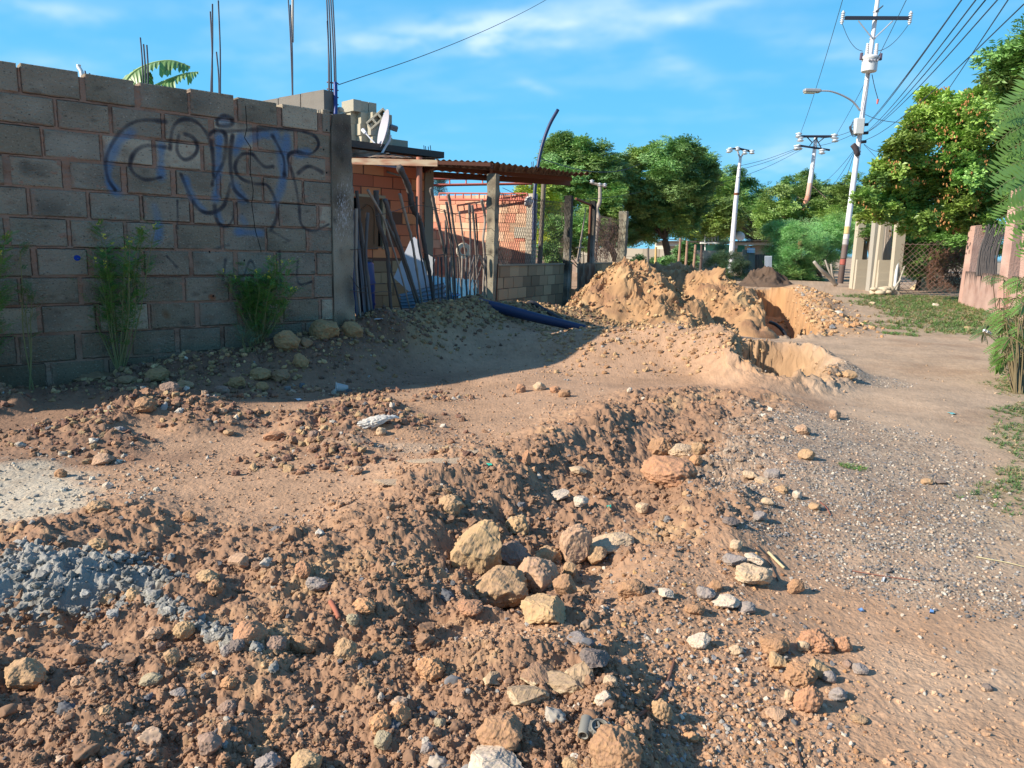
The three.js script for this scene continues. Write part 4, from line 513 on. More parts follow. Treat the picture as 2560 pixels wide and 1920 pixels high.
// ---------- low block wall, its posts and chicken wire ----------
const LA = at(1226, 668, 12.95).setY(0), LB2 = at(1572, 657, 20).setY(0), LU = V().subVectors(LB2, LA).normalize(), LN = V(-LU.z, 0, LU.x); if (LN.z < 0) LN.negate();
const lu = (px) => hit(px, 650, LA, LN).sub(LA).dot(LU), LPt = (u, y, w = 0) => LA.clone().addScaledVector(LU, u).addScaledVector(LN, w).setY(y);
{
  const t = thing('low_wall', 'low dark stained block wall topped with wire mesh before the house', 'wall'), g0 = lu(1432), g1 = lu(1478), end = lu(1565), H = (u) => 0.965;
  for (const [a, b] of [[0, g0], [g1, end]]) { part('mortar', skewBox(LPt(a, 0, -0.01), LU.clone().multiplyScalar(b - a), V(0, 0.955, 0), LN.clone().multiplyScalar(-0.12)), std(0.15, 0.115, 0.085, 1), t); courses(t, 'block', LA, LU, LN, a, b, -0.1, 0.955, 0.4, 0.205, 0.014, lowMats, 21); part('coping', skewBox(LPt(a, 0.955, 0.02), LU.clone().multiplyScalar(b - a), V(0, 0.03, 0), LN.clone().multiplyScalar(-0.16)), std(0.3, 0.25, 0.18, 1), t); }
}
function post(label, px0, px1, top, y0, wdt, mat, parentName = 'concrete_post', off = 0) {
  const a = lu(px0), t = thing(parentName, label, 'post', LPt(a, 0, off)), w = wdt, h = hit((px0 + px1) / 2, top, LPt(a, 0, off), LN).y;
  const g = new THREE.BoxGeometry(w, h - y0, w, 4, 30, 4).translate(w / 2, (h + y0) / 2, -w / 2), p = g.attributes.position, s = px0; for (let i = 0; i < p.count; i++) { const x = p.getX(i), y = p.getY(i), z = p.getZ(i), k = 0.012 * fbm3(x * 9 + s, y * 5, z * 9) * 2; p.setXYZ(i, x + (x > w / 2 ? 1 : -1) * k, y, z + (z > -w / 2 ? 1 : -1) * k); } g.rotateY(Math.atan2(-LU.z, LU.x)); g.computeVertexNormals(); part('shaft', g, mat, t); return t;
}
const postTex = (seed, base) => new THREE.MeshStandardMaterial({ map: canvas(64, 512, (c, w, h) => { c.fillStyle = base; c.fillRect(0, 0, w, h); cloudy(c, w, h, 50, seed, ['40,36,32', '160,148,128', '96,84,68'], 8, 50, 0.7); const g = c.createLinearGradient(0, 0, 0, 260); g.addColorStop(0, 'rgba(22,20,18,0.9)'); g.addColorStop(0.6, 'rgba(22,20,18,0.25)'); g.addColorStop(1, 'rgba(22,20,18,0)'); if (seed % 2) { c.fillStyle = g; c.fillRect(0, 0, w, 260); } speck(c, w, h, 900, seed, ['#3a362f', '#b0a690'], 4, 0.5); }), roughness: 0.95, bumpMap: rep(grainTex, 1, 6), bumpScale: 0.01 });
const P1t = post('tall cracked concrete post where stick fence meets low wall', 1219, 1246, 432, 0, 0.165, postTex(2, '#99907c'), 'concrete_post', 0.12);
part('crack_rebar', rod(LPt(lu(1226), 0.2, 0.13).sub(P1t.position), LPt(lu(1229), 1.0, 0.13).sub(P1t.position), 0.012), rustMat, P1t);
post('black topped concrete post left of the narrow gate', 1411, 1432, 487, 0, 0.14, postTex(3, '#8d8880'), 'concrete_post', 0.1); post('concrete post right of the narrow gate with rusty frame', 1471, 1488, 500, 0, 0.14, postTex(5, '#8d8880'), 'concrete_post', 0.1); post('far concrete post at the end of the low wall', 1551, 1575, 527, 0, 0.2, postTex(8, '#8f8876'), 'concrete_post', 0.1);
{
  const t = thing('narrow_gate', 'narrow rusty gate with grey zinc lower sheet between two posts', 'gate'), a = lu(1433), b = lu(1472), hy = hit(1450, 508, LA, LN).y;
  part('frame', merge([rod(LPt(a, hy + 0.08, 0), LPt(b, hy, 0), 0.03, 0.03, 4), rod(LPt(b - 0.04, hy, 0), LPt(b - 0.04, 1.0, 0), 0.03, 0.03, 4)]), rustMat, t); for (const [x0, y0, x1, y1] of [[1465, 520, 1442, 655], [1462, 540, 1446, 655], [1440, 620, 1460, 618], [1450, 600, 1452, 655]]) part('stick', rod(hit(x1, y1, LA, LN), hit(x0, y0, LA, LN), 0.014, 0.01, 5), barkMats[2], t);
  part('zinc_panel', ruled(LPt(a - 0.1, 0.98, 0.14), LPt(b + 0.08, 0.98, 0.14), LPt(b + 0.08, 0.0, 0.18), LPt(a - 0.1, 0.0, 0.18), 9, 0.018, 90, 6), new THREE.MeshStandardMaterial({ map: rustSheetTex, color: lin(0.85, 0.82, 0.8), roughness: 0.7, side: THREE.DoubleSide }), t);
}
// diamond wire netting between u0 and u1, y0 and y1 on a plane
function netting(P, u0, u1, y0, y1, cw, ch, r, wob) { const gs = [], nu = Math.round((u1 - u0) / cw), nv = Math.round((y1 - y0) / ch); const q = (i, j) => { const u = u0 + (u1 - u0) * (i / nu), y = y0 + (y1 - y0) * (j / nv); return P(u + wob * 0.3 * n2(u * 3, y * 3), y - wob * 0.5 * Math.abs(n2(u * 2, y * 0.7)), wob * n2(u * 1.6, y * 1.6 + 7)); }; for (let j = 0; j < nv; j++) for (let i = 0; i < nu; i++) if ((i + j) % 2 === 0) { gs.push(rod(q(i, j), q(i + 1, j + 1), r, r, 3, false)); if (i > 0) gs.push(rod(q(i, j), q(i - 1, j + 1), r, r, 3, false)); } return merge(gs); }
const wireMat = std(0.13, 0.09, 0.075, 0.7, { metalness: 0.3 });
{ const t = thing('wire_netting', 'rusty chicken wire stretched above the low wall before the annexe', 'netting'); part('mesh', netting((u, y, w) => LPt(u, y, -0.03 + w), 0.35, lu(1410), 0.98, 2.25, 0.04, 0.07, 0.0042, 0.05), wireMat, t, true); part('top_wire', limb([LPt(0.2, 2.3, 0.1), LPt(1.5, 2.2, 0), LPt(lu(1412), 2.25, 0.1)], 0.005, 0.005, 5, 6), wireMat, t); }
{ const t = thing('wire_netting', 'chicken wire tangled with dry creeper beside the far post', 'netting'); part('mesh', netting((u, y, w) => LPt(u, y, -0.03 + w), lu(1490), lu(1552), 0.98, 2.1, 0.05, 0.08, 0.005, 0.08), wireMat, t, true); const r = rng(3), gs = []; for (let i = 0; i < 190; i++) { const u = mixn(lu(1490), lu(1545), r()), y = 1.15 + r() * 0.95; gs.push(limb([LPt(u, y, -0.1), LPt(u + (r() - 0.5) * 0.4, y - 0.12, -0.15 + r() * 0.2), LPt(u + (r() - 0.5) * 0.6, y - 0.3 * r(), -0.1)], 0.006, 0.003, 4, 3)); } part('dry_creeper', merge(gs), std(0.14, 0.08, 0.06, 1), t, true); }
// ---------- blue pipes ----------
const pipeBlue = std(0.012, 0.028, 0.085, 0.4);
{ const t = thing('standing_pipe', 'curved blue plastic pipe standing up behind the carport roof', 'pipe'); part('pipe', limb([[1334, 600], [1337, 480], [1343, 425], [1356, 362], [1374, 312], [1395, 274]].map(([x, y]) => at(x, y, 16.2)), 0.04, 0.036, 10, 6), std(0.012, 0.025, 0.09, 0.45), t); }
function flatPipe(pts, w, h) { const g = limb(pts, 1, 1, 14, 8); return g; }
{
  const mk = (label, l, d0, d1, r0, r1, mat) => { const t = thing('plastic_pipe', label, 'pipe'), n = l.length; part('pipe', limb(l.map(([x, y], i) => at(x, y, mixn(d0, d1, i / (n - 1)))), r0, r1, 14, 6), mat, t); const e = at(l[0][0], l[0][1], d0), f = at(l[1][0], l[1][1], mixn(d0, d1, 1 / (n - 1))), d = V().subVectors(e, f).normalize(); part('open_end', new THREE.CircleGeometry(r0 * 0.85, 18).applyQuaternion(new THREE.Quaternion().setFromUnitVectors(V(0, 0, 1), d)).translate(e.x + d.x * 0.004, e.y + d.y * 0.004, e.z + d.z * 0.004), std(0.012, 0.012, 0.014), t); return t; };
  mk('long dark blue pipe lying across the soil bank by the fence', [[1198, 760], [1262, 774], [1335, 793], [1400, 808], [1462, 822]], 10.3, 9.5, 0.085, 0.05, pipeBlue); mk('short dark blue pipe end poking out below the long pipe', [[1196, 768], [1208, 785], [1226, 812]], 10.2, 9.9, 0.045, 0.03, pipeBlue);
  mk('flattened black strip of pipe behind the long blue pipe', [[1315, 764], [1330, 757], [1362, 776], [1405, 800]], 11.3, 10.6, 0.04, 0.03, std(0.02, 0.022, 0.03, 0.5));
}

// ---------- leaves, trees and bushes ----------
// a spray: leaflets on short twigs, about one unit across
function sprayGeo(seed, twigs, per, L, W, droop) {
  const r = rng(seed), P = [];
  for (let t = 0; t < twigs; t++) { const a = t / twigs * 6.283 + r() * 0.8, d = V(Math.cos(a), 0.15 + r() * 0.5 - droop, Math.sin(a)).normalize(), s = V().crossVectors(d, V(0, 1, 0)).normalize(), n = V().crossVectors(s, d); for (let k = 0; k < per; k++) { const f = 0.12 + 0.38 * k / per, o = d.clone().multiplyScalar(f).setY(d.y * f - droop * f * f), e = s.clone().multiplyScalar((k % 2 ? 1 : -1) * (0.7 + 0.5 * r())).addScaledVector(d, 0.6).add(V(0, (r() - 0.6) * 0.6, 0)).normalize(); leaflet(P, o, e, n.clone().add(V(r() - 0.5, r() - 0.5, r() - 0.5).multiplyScalar(0.9)).normalize(), L * (0.7 + 0.6 * r()), W); } }
  return triGeo(P);
}
const SPRAY = { neem: sprayGeo(1, 5, 6, 0.26, 0.1, 0.25), broad: sprayGeo(2, 5, 4, 0.34, 0.22, 0.1), fine: sprayGeo(3, 7, 7, 0.16, 0.035, 0.1) };
const leafMats = { neem: new THREE.MeshPhysicalMaterial({ color: 0xffffff, roughness: 0.5, transmission: 0.25, thickness: 0, side: THREE.DoubleSide }), seed: std(0.36, 0.17, 0.055, 0.8) };
const barkMat = new THREE.MeshStandardMaterial({ color: lin(0.12, 0.085, 0.06), roughness: 1, bumpMap: rep(grainTex, 2, 4), bumpScale: 0.02 });
function crownPart(parent, origin, lobes, kind, size, dens, col, seed, nm = 'crown') {
  const r = rng(seed), mats = [], cols = [], q = new THREE.Quaternion(), e = new THREE.Euler(), M = new THREE.Matrix4(), c = new THREE.Color();
  for (const [p, R, flat = 0.85] of lobes) {
    const n = Math.round(dens * 11 * R * R / (size * size)), tone = 0.72 + 0.56 * r(), warm = r();
    // each lobe is itself a cluster of small puffs, so that clumps and gaps show
    const puffs = []; const np = 7 + Math.floor(R * 6); for (let i = 0; i < np; i++) { const y = r() * 1.7 - 0.7, a = r() * 6.283, s = Math.sqrt(Math.max(0.05, 1 - Math.min(y * y, 1))); puffs.push([V(Math.cos(a) * s * 0.74, clamp(y, -0.8, 0.9) * flat * 0.8, Math.sin(a) * s * 0.74).multiplyScalar(R), R * (0.24 + 0.26 * r()), 0.85 + 0.3 * r()]); }
    for (let i = 0; i < n; i++) {
      const [pc, pr, pt] = puffs[i % np], y = r() * 2 - 1, a = r() * 6.283, s = Math.sqrt(1 - y * y), f = Math.pow(r(), 0.4), o = V(Math.cos(a) * s, y * 0.9, Math.sin(a) * s).multiplyScalar(pr * f).add(pc).add(p).sub(origin), k = size * (0.65 + 0.7 * r());
      e.set((r() - 0.5) * 1.3, r() * 6.283, (r() - 0.5) * 1.3); q.setFromEuler(e); M.compose(o, q, V(k, k, k)); mats.push(M.clone());
      const t = tone * pt * (0.8 + 0.4 * r()) * 1.32; c.setRGB(col[0] * t * (1 + 0.25 * (warm - 0.4)), col[1] * t, col[2] * t * (1.1 - 0.3 * warm)); cols.push(c.clone());
    }
  }
  const im = new THREE.InstancedMesh(SPRAY[kind], leafMats.neem, mats.length); mats.forEach((m, i) => { im.setMatrixAt(i, m); im.setColorAt(i, cols[i]); }); im.name = nm; im.userData.kind = 'stuff'; shade(im); parent.add(im); return im;
}
// lobes as [px, py, radius in photo pixels, depth offset]
function tree(name, label, cat, base, d, lobes, kind, size, dens, col, seed, o = {}) {
  const b = base.isVector3 ? base : onLand(base[0], base[1]), t = thing(name, label, cat, b, 0, o.group), r = rng(seed);
  const grow = o.grow ?? (d > 22 ? 1.2 : 1), L = lobes.map(([px, py, R, dd]) => [at(px, py, d + (dd ?? (r() - 0.5) * R * 0.04)), grow * R / 2.5 / FOCAL * d, o.flat]);
  const mid = V(); L.forEach(([p]) => mid.add(p)); mid.multiplyScalar(1 / L.length);
  if (!o.noTrunk) {
    const fork = V(mid.x * 0.35, (mid.y - b.y) * 0.45, 0).sub(V(b.x * 0.35, 0, 0)), tr = o.r ?? 0.16;
    part('trunk', limb([V(0, -0.2, 0), V(fork.x * 0.2 + 0.05, fork.y * 0.5, 0.05), fork], tr, tr * 0.7, 9, 5, 0.1, seed), barkMat, t);
    if (!o.bare) L.filter((_, i) => i % Math.ceil(L.length / 9) === 0).forEach(([p], i) => { const q = p.clone().sub(b); part('branch', limb([fork, V().lerpVectors(fork, q, 0.5).add(V((r() - 0.5) * 0.3, 0.2, 0)), q], tr * 0.3, tr * 0.06, 6, 5, 0.1, i), barkMat, t); });
  }
  crownPart(t, b, L, kind, size, dens, col, seed);
  if (o.extra) o.extra(t, b, L, r);
  return t;
}
const NE = [0.155, 0.27, 0.075], G2 = [0.09, 0.19, 0.04];
tree('neem_tree', 'tall loose neem tree behind the curved blue standing pipe', 'tree', [4.2, -31], 30, [[1408, 344, 22], [1390, 368, 26], [1401, 385, 40], [1436, 402, 50], [1380, 414, 30], [1473, 414, 50], [1453, 367, 16], [1512, 367, 13], [1489, 442, 58], [1408, 451, 58], [1440, 492, 60], [1388, 492, 42], [1500, 486, 56], [1408, 555, 58], [1382, 604, 42], [1456, 570, 52], [1500, 545, 45], [1430, 620, 45]], 'neem', 0.42, 5.2, NE, 11, { group: undefined });
tree('neem_tree', 'widest round neem tree in the centre beyond the fence posts', 'tree', [6.6, -32.5], 32, [[1538, 420, 32], [1570, 410, 26], [1603, 393, 32], [1642, 378, 20], [1668, 408, 52], [1714, 402, 44], [1752, 412, 34], [1636, 442, 62], [1700, 458, 70], [1748, 451, 46], [1550, 462, 50], [1603, 490, 62], [1668, 507, 72], [1712, 505, 56], [1554, 510, 52], [1603, 550, 46], [1652, 545, 50], [1597, 585, 32], [1640, 580, 36], [1682, 560, 40], [1560, 575, 36], [1710, 545, 36]], 'neem', 0.42, 5.4, NE, 12, { r: 0.2 });
tree('neem_tree', 'bright yellowish green tree left of the far white pole', 'tree', [16.8, -45], 44, [[1782, 490, 50], [1808, 470, 34], [1766, 530, 45], [1760, 560, 34], [1805, 545, 44], [1800, 565, 32], [1735, 560, 30]], 'neem', 0.5, 5.2, [0.21, 0.32, 0.08], 13);
tree('neem_tree', 'dark green tree right of the far white pole', 'tree', [20.5, -50], 49, [[1812, 448, 38], [1850, 478, 42], [1880, 507, 44], [1864, 545, 44], [1896, 535, 36], [1836, 555, 38], [1900, 570, 28]], 'neem', 0.55, 5.2, [0.15, 0.28, 0.08], 14);
tree('neem_tree', 'leafy neem tree hiding the foot of the second pole', 'tree', [17.5, -37], 38, [[2011, 447, 24, 9], [2030, 456, 20, 9], [1974, 459, 20, 9], [1966, 480, 32, 8], [1945, 500, 34], [2000, 485, 42, 8], [2050, 495, 40, 8], [2078, 497, 36, 8], [2105, 489, 34], [2005, 525, 50, 8], [1985, 560, 46], [2067, 545, 46], [1940, 540, 42], [2132, 448, 16], [2140, 505, 44], [2160, 545, 44], [2120, 560, 46], [1925, 575, 34], [2165, 490, 26], [2070, 478, 12, 8], [2098, 468, 8]], 'neem', 0.46, 5.2, [0.17, 0.29, 0.08], 15);
tree('acacia_tree', 'feathery blue green acacia spreading low beside the trench', 'tree', [13.6, -33.5], 33.5, [[1950, 592, 40], [2002, 600, 52], [2060, 600, 50], [2040, 655, 52], [1988, 672, 46], [1945, 690, 28], [2095, 630, 40], [2000, 700, 26], [1960, 640, 45], [2090, 570, 36], [2110, 590, 30], [1965, 700, 22], [2030, 695, 22]], 'fine', 0.42, 9, [0.2, 0.36, 0.12], 16, { r: 0.1, flat: 0.7 });
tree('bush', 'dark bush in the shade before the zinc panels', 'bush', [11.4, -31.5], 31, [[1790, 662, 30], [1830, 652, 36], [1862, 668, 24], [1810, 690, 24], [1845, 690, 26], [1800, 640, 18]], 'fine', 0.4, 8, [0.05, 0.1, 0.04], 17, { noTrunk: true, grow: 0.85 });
tree('bush', 'yellow green bush behind the white end column of the brick wall', 'bush', [1.6, -24], 23, [[1336, 470, 34], [1352, 500, 36], [1350, 545, 36], [1330, 510, 26], [1365, 590, 32], [1356, 470, 20]], 'neem', 0.36, 5, [0.34, 0.44, 0.05], 18, { r: 0.06 });
tree('bush', 'green shrub behind the chicken wire of the low wall', 'bush', [2.1, -19.5], 19.4, [[1375, 625, 24], [1395, 600, 26], [1392, 650, 24], [1408, 570, 22], [1380, 560, 26], [1365, 640, 20], [1450, 560, 24], [1450, 610, 22]], 'neem', 0.28, 5, [0.15, 0.28, 0.06], 19, { r: 0.05 });
tree('bush', 'small dark palm like shrub between house corner and brick annexe', 'bush', [-0.9, -18.5], 18.5, [[1098, 462, 18], [1106, 448, 14], [1100, 480, 16]], 'fine', 0.3, 7, [0.03, 0.07, 0.045], 20, { r: 0.04 });
tree('bush', 'pale green weeds growing at the foot of the far block wall', 'bush', [4.8, -24], 24, [[1580, 668, 18], [1595, 655, 14], [1655, 668, 18], [1640, 662, 16], [1668, 655, 14]], 'neem', 0.26, 7, [0.13, 0.25, 0.08], 21, { noTrunk: true });
tree('bush', 'leafy green shrub among the bamboo stakes', 'bush', [6.2, -25], 24.5, [[1708, 635, 20], [1722, 655, 18], [1700, 655, 16], [1716, 620, 14]], 'neem', 0.28, 7, [0.11, 0.21, 0.06], 22, { noTrunk: true });
tree('bush', 'light shrub before the teal house at the dark bush', 'bush', [13.5, -36], 36, [[1800, 628, 20], [1812, 610, 14], [1790, 640, 16]], 'fine', 0.4, 8, [0.13, 0.22, 0.1], 23, { noTrunk: true, grow: 0.8 });
tree('tree_row', 'hazy green row of distant trees filling the gaps at the horizon', 'trees', [17, -62], 60, [[1390, 585, 40], [1470, 580, 44], [1550, 590, 40], [1740, 560, 46], [1770, 590, 40], [1830, 560, 46], [1900, 560, 50], [1930, 590, 40], [2000, 580, 50], [2060, 560, 46], [2110, 540, 46], [2170, 560, 44], [2230, 570, 44], [2300, 580, 44], [2370, 585, 44], [2440, 600, 44], [2520, 600, 44]], 'neem', 0.7, 5.4, [0.13, 0.23, 0.075], 27, { r: 0.2 });
// the big tree at the right, with drying seed clusters
const bigLobes = [[2330, 262, 44], [2345, 300, 56], [2300, 320, 46], [2400, 320, 74], [2265, 372, 44], [2330, 385, 76], [2440, 270, 52], [2490, 225, 46], [2415, 250, 24], [2240, 440, 48], [2290, 450, 66], [2380, 440, 78], [2460, 340, 80], [2470, 430, 78], [2225, 500, 44], [2270, 520, 56], [2330, 510, 60], [2400, 510, 58], [2440, 500, 56], [2190, 455, 22], [2205, 420, 20], [2550, 240, 60], [2545, 340, 70], [2260, 560, 36], [2330, 565, 36], [2530, 190, 34], [2540, 440, 60], [2400, 560, 36], [2215, 540, 30], [2180, 540, 26], [2300, 290, 26], [2480, 500, 48], [2525, 525, 44], [2505, 300, 50], [2515, 410, 60], [2165, 500, 26], [2460, 560, 36], [2500, 262, 56], [2478, 305, 56], [2550, 470, 56], [2440, 310, 60]];
tree('shade_tree', 'big spreading tree with rusty brown seed clusters over the gate', 'tree', [15.2, -20.6], 20.5, bigLobes, 'broad', 0.32, 5.6, [0.205, 0.325, 0.07], 30, {
  r: 0.24, bare: true, extra: (t, b, L, r) => {
    const g = new THREE.IcosahedronGeometry(0.5, 0).scale(1, 1.2, 1), m = new THREE.Matrix4(), q = new THREE.Quaternion(), list = []; for (const [p, R] of L) { const n = Math.round(R * R * 50), hot = r() < 0.5; for (let i = 0; i < n * (hot ? 1 : 0.2); i++) { const c0 = V(r() - 0.5, r() - 0.35, r() - 0.3).normalize(), o = c0.clone().multiplyScalar(R * (0.92 + 0.12 * r())); for (let k = 0; k < 4; k++) { const s = 0.022 + 0.03 * r(); m.compose(o.clone().add(V(r() - 0.5, r() - 0.5, r() - 0.5).multiplyScalar(0.17)).add(p).sub(b), q, V(s, s * 1.4, s)); list.push(m.clone()); } } }
    const im = new THREE.InstancedMesh(g, leafMats.seed, list.length); list.forEach((x, i) => im.setMatrixAt(i, x)); im.name = 'seed_clusters'; im.userData.kind = 'stuff'; shade(im); t.add(im);
  } });
tree('neem_tree', 'green understorey tree behind the wire gate under the big tree', 'tree', [14.5, -27], 26, [[2230, 570, 46], [2280, 560, 50], [2340, 570, 50], [2400, 580, 46], [2300, 620, 40], [2360, 620, 36], [2240, 590, 30], [2280, 575, 36], [2330, 585, 34], [2380, 590, 34], [2300, 610, 26], [2420, 575, 40], [2430, 625, 30], [2250, 620, 24], [2190, 590, 30], [2260, 655, 34], [2330, 650, 38], [2400, 650, 34], [2300, 685, 26]], 'neem', 0.4, 5.5, [0.12, 0.23, 0.05], 31, { r: 0.09 });
// ---------- fronds hanging in from the right edge ----------
function frond(P, base, tip, n, seed) {   // leaflets along an arching stalk
  const r = rng(seed), tilt = V(0, 0.5 + 0.6 * r(), 0), L = base.distanceTo(tip), mid = V().lerpVectors(base, tip, 0.5).add(V(0, L * 0.16, 0)), cv = new THREE.QuadraticBezierCurve3(base, mid, tip), st = limb([base, mid.clone().lerp(V().lerpVectors(base, tip, 0.5), 0.5), tip], 0.006, 0.002, 4, 5);
  for (let k = 0; k < n; k++) { const f = 0.18 + 0.8 * k / n, c = cv.getPoint(f), d = cv.getTangent(f), s = V().crossVectors(d, V(0, 1, 0)).normalize().multiplyScalar(0.55).add(tilt).normalize(), nn = V().crossVectors(s, d); for (const q of [-1, 1]) { const e = s.clone().multiplyScalar(q * 0.8).addScaledVector(d, 0.45).add(V(0, -0.15 - 0.15 * r(), 0)).normalize(), ll = L * 0.25 * Math.sin(0.5 + 2.3 * f), side = V().crossVectors(e, nn).normalize(); const a = c, b = c.clone().addScaledVector(e, ll * 0.5).addScaledVector(side, ll * 0.15), b2 = c.clone().addScaledVector(e, ll * 0.5).addScaledVector(side, -ll * 0.13), z = c.clone().addScaledVector(e, ll).addScaledVector(d, -ll * 0.12); const u = nn.clone().multiplyScalar(-0.004); for (const v of [a, b, z, a, z, b2]) P.push(v.x + (v === b ? u.x * 3 : 0), v.y, v.z); } }
  return st;
}
{
  const tips = [[2487, 300], [2530, 318], [2480, 352], [2500, 385], [2474, 428], [2476, 466], [2490, 498], [2485, 542], [2520, 562], [2530, 250], [2545, 222], [2505, 330], [2512, 410], [2505, 448], [2530, 600], [2500, 275], [2520, 360], [2540, 520], [2535, 470], [2550, 640], [2510, 480], [2548, 400], [2558, 300], [2552, 560]], t = thing('neem_tree', 'near neem boughs with long feathery leaves at the right edge', 'tree', onLand(6.6, -8.1)), P = [], st = [], o = t.position;
  tips.forEach(([x, y], i) => { const d = 7.6 + (i % 5) * 0.35, len = 84 + (i * 37) % 50; const A = at(x + len + 18, y - 18 - (i * 23) % 26, d + 0.25).sub(o), B = at(x, y + 14, d - 0.1).sub(o); st.push(frond(P, A, B, 11, i)); });
  part('leaves', triGeo(P), leafMat(0.14, 0.27, 0.055, 0.3), t, true); part('stalks', merge(st), std(0.2, 0.2, 0.09), t, true);
  part('trunk', limb([V(0.4, -0.1, 0), V(0.5, 1.5, 0.1), V(0.2, 3.4, 0)], 0.11, 0.06, 9, 5, 0.06, 3), barkMat, t); for (const [x, y] of [[2600, 250], [2590, 350], [2600, 450], [2590, 540], [2610, 620]]) part('branch', limb([V(0.45, 1.6, 0.1), at(x + 60, y + 30, 8).sub(o), at(x, y, 8).sub(o)], 0.03, 0.01, 6, 5), barkMat, t);
  crownPart(t, o, [[at(2560, 160, 9.5), 0.5], [at(2590, 210, 9.5), 0.55], [at(2545, 190, 9.5), 0.3], [at(2620, 130, 9.3), 0.5]], 'neem', 0.26, 6, [0.14, 0.25, 0.06], 44);
}
{ // seedlings and creeper at the right edge
  const bush = (label, pts, base, col, seed, len) => { const t = thing('sapling', label, 'sapling', base), P = [], st = [], r = rng(seed), o = t.position; pts.forEach(([x, y, d], i) => { const c = at(x, y, d).sub(o), a = r() * 6.28; for (let k = 0; k < 4; k++) { const b = a + k * 1.6, L = len * (0.7 + 0.6 * r()), A = c, B = c.clone().add(V(Math.cos(b) * L, -0.05 - 0.12 * r(), Math.sin(b) * L * 0.8 + 0.05)); st.push(frond(P, A, B, 9, i * 7 + k)); } st.push(limb([V((r() - 0.5) * 0.1, 0, 0), c.clone().multiplyScalar(0.5).add(V((r() - 0.5) * 0.1, 0.02, 0)), c], 0.008, 0.004, 5, 4)); }); part('leaves', triGeo(P), leafMat(...col), t, true); part('stems', merge(st), std(0.16, 0.12, 0.06), t, true); return t; };
  const r = rng(91), pts = []; for (let i = 0; i < 46; i++) { const y = 690 + r() * 250; pts.push([2505 + 60 * r() + (y < 760 ? 25 : 0) + (y > 900 ? 10 : 0), y, 7.6 + r() * 1.1]); }
  bush('bushy green neem saplings crowding the right edge by the pink wall', pts, gnd(2545, 985), [0.12, 0.25, 0.04], 5, 0.2);
  bush('thin arching sapling beside the pale bottle by the pink wall', [[2490, 800, 9.4], [2470, 812, 9.4], [2505, 770, 9.3], [2460, 830, 9.3], [2500, 745, 9.6], [2480, 690, 10.5], [2510, 700, 10]], gnd(2500, 868), [0.085, 0.17, 0.05], 6, 0.2);
  const t = thing('seedling', 'broad leaved bright green seedling on the bare ground at right', 'seedling', gnd(2487, 938)), gs = []; for (const [x, y, s] of [[-0.02, 0.2, 0.05], [0.07, 0.11, 0.06], [0.02, 0.08, 0.04]]) { const g = new THREE.SphereGeometry(1, 12, 8).scale(s, s * 1.7, 0.006).rotateZ(x * -4).rotateY(0.5).translate(x, y, 0); gs.push(g); } gs.forEach((g) => part('leaf', g, leafMat(0.14, 0.33, 0.05), t)); part('stem', limb([V(0, -0.02, 0), V(0, 0.08, 0), V(-0.02, 0.22, 0)], 0.006, 0.004, 5, 4), std(0.2, 0.26, 0.1), t);
}
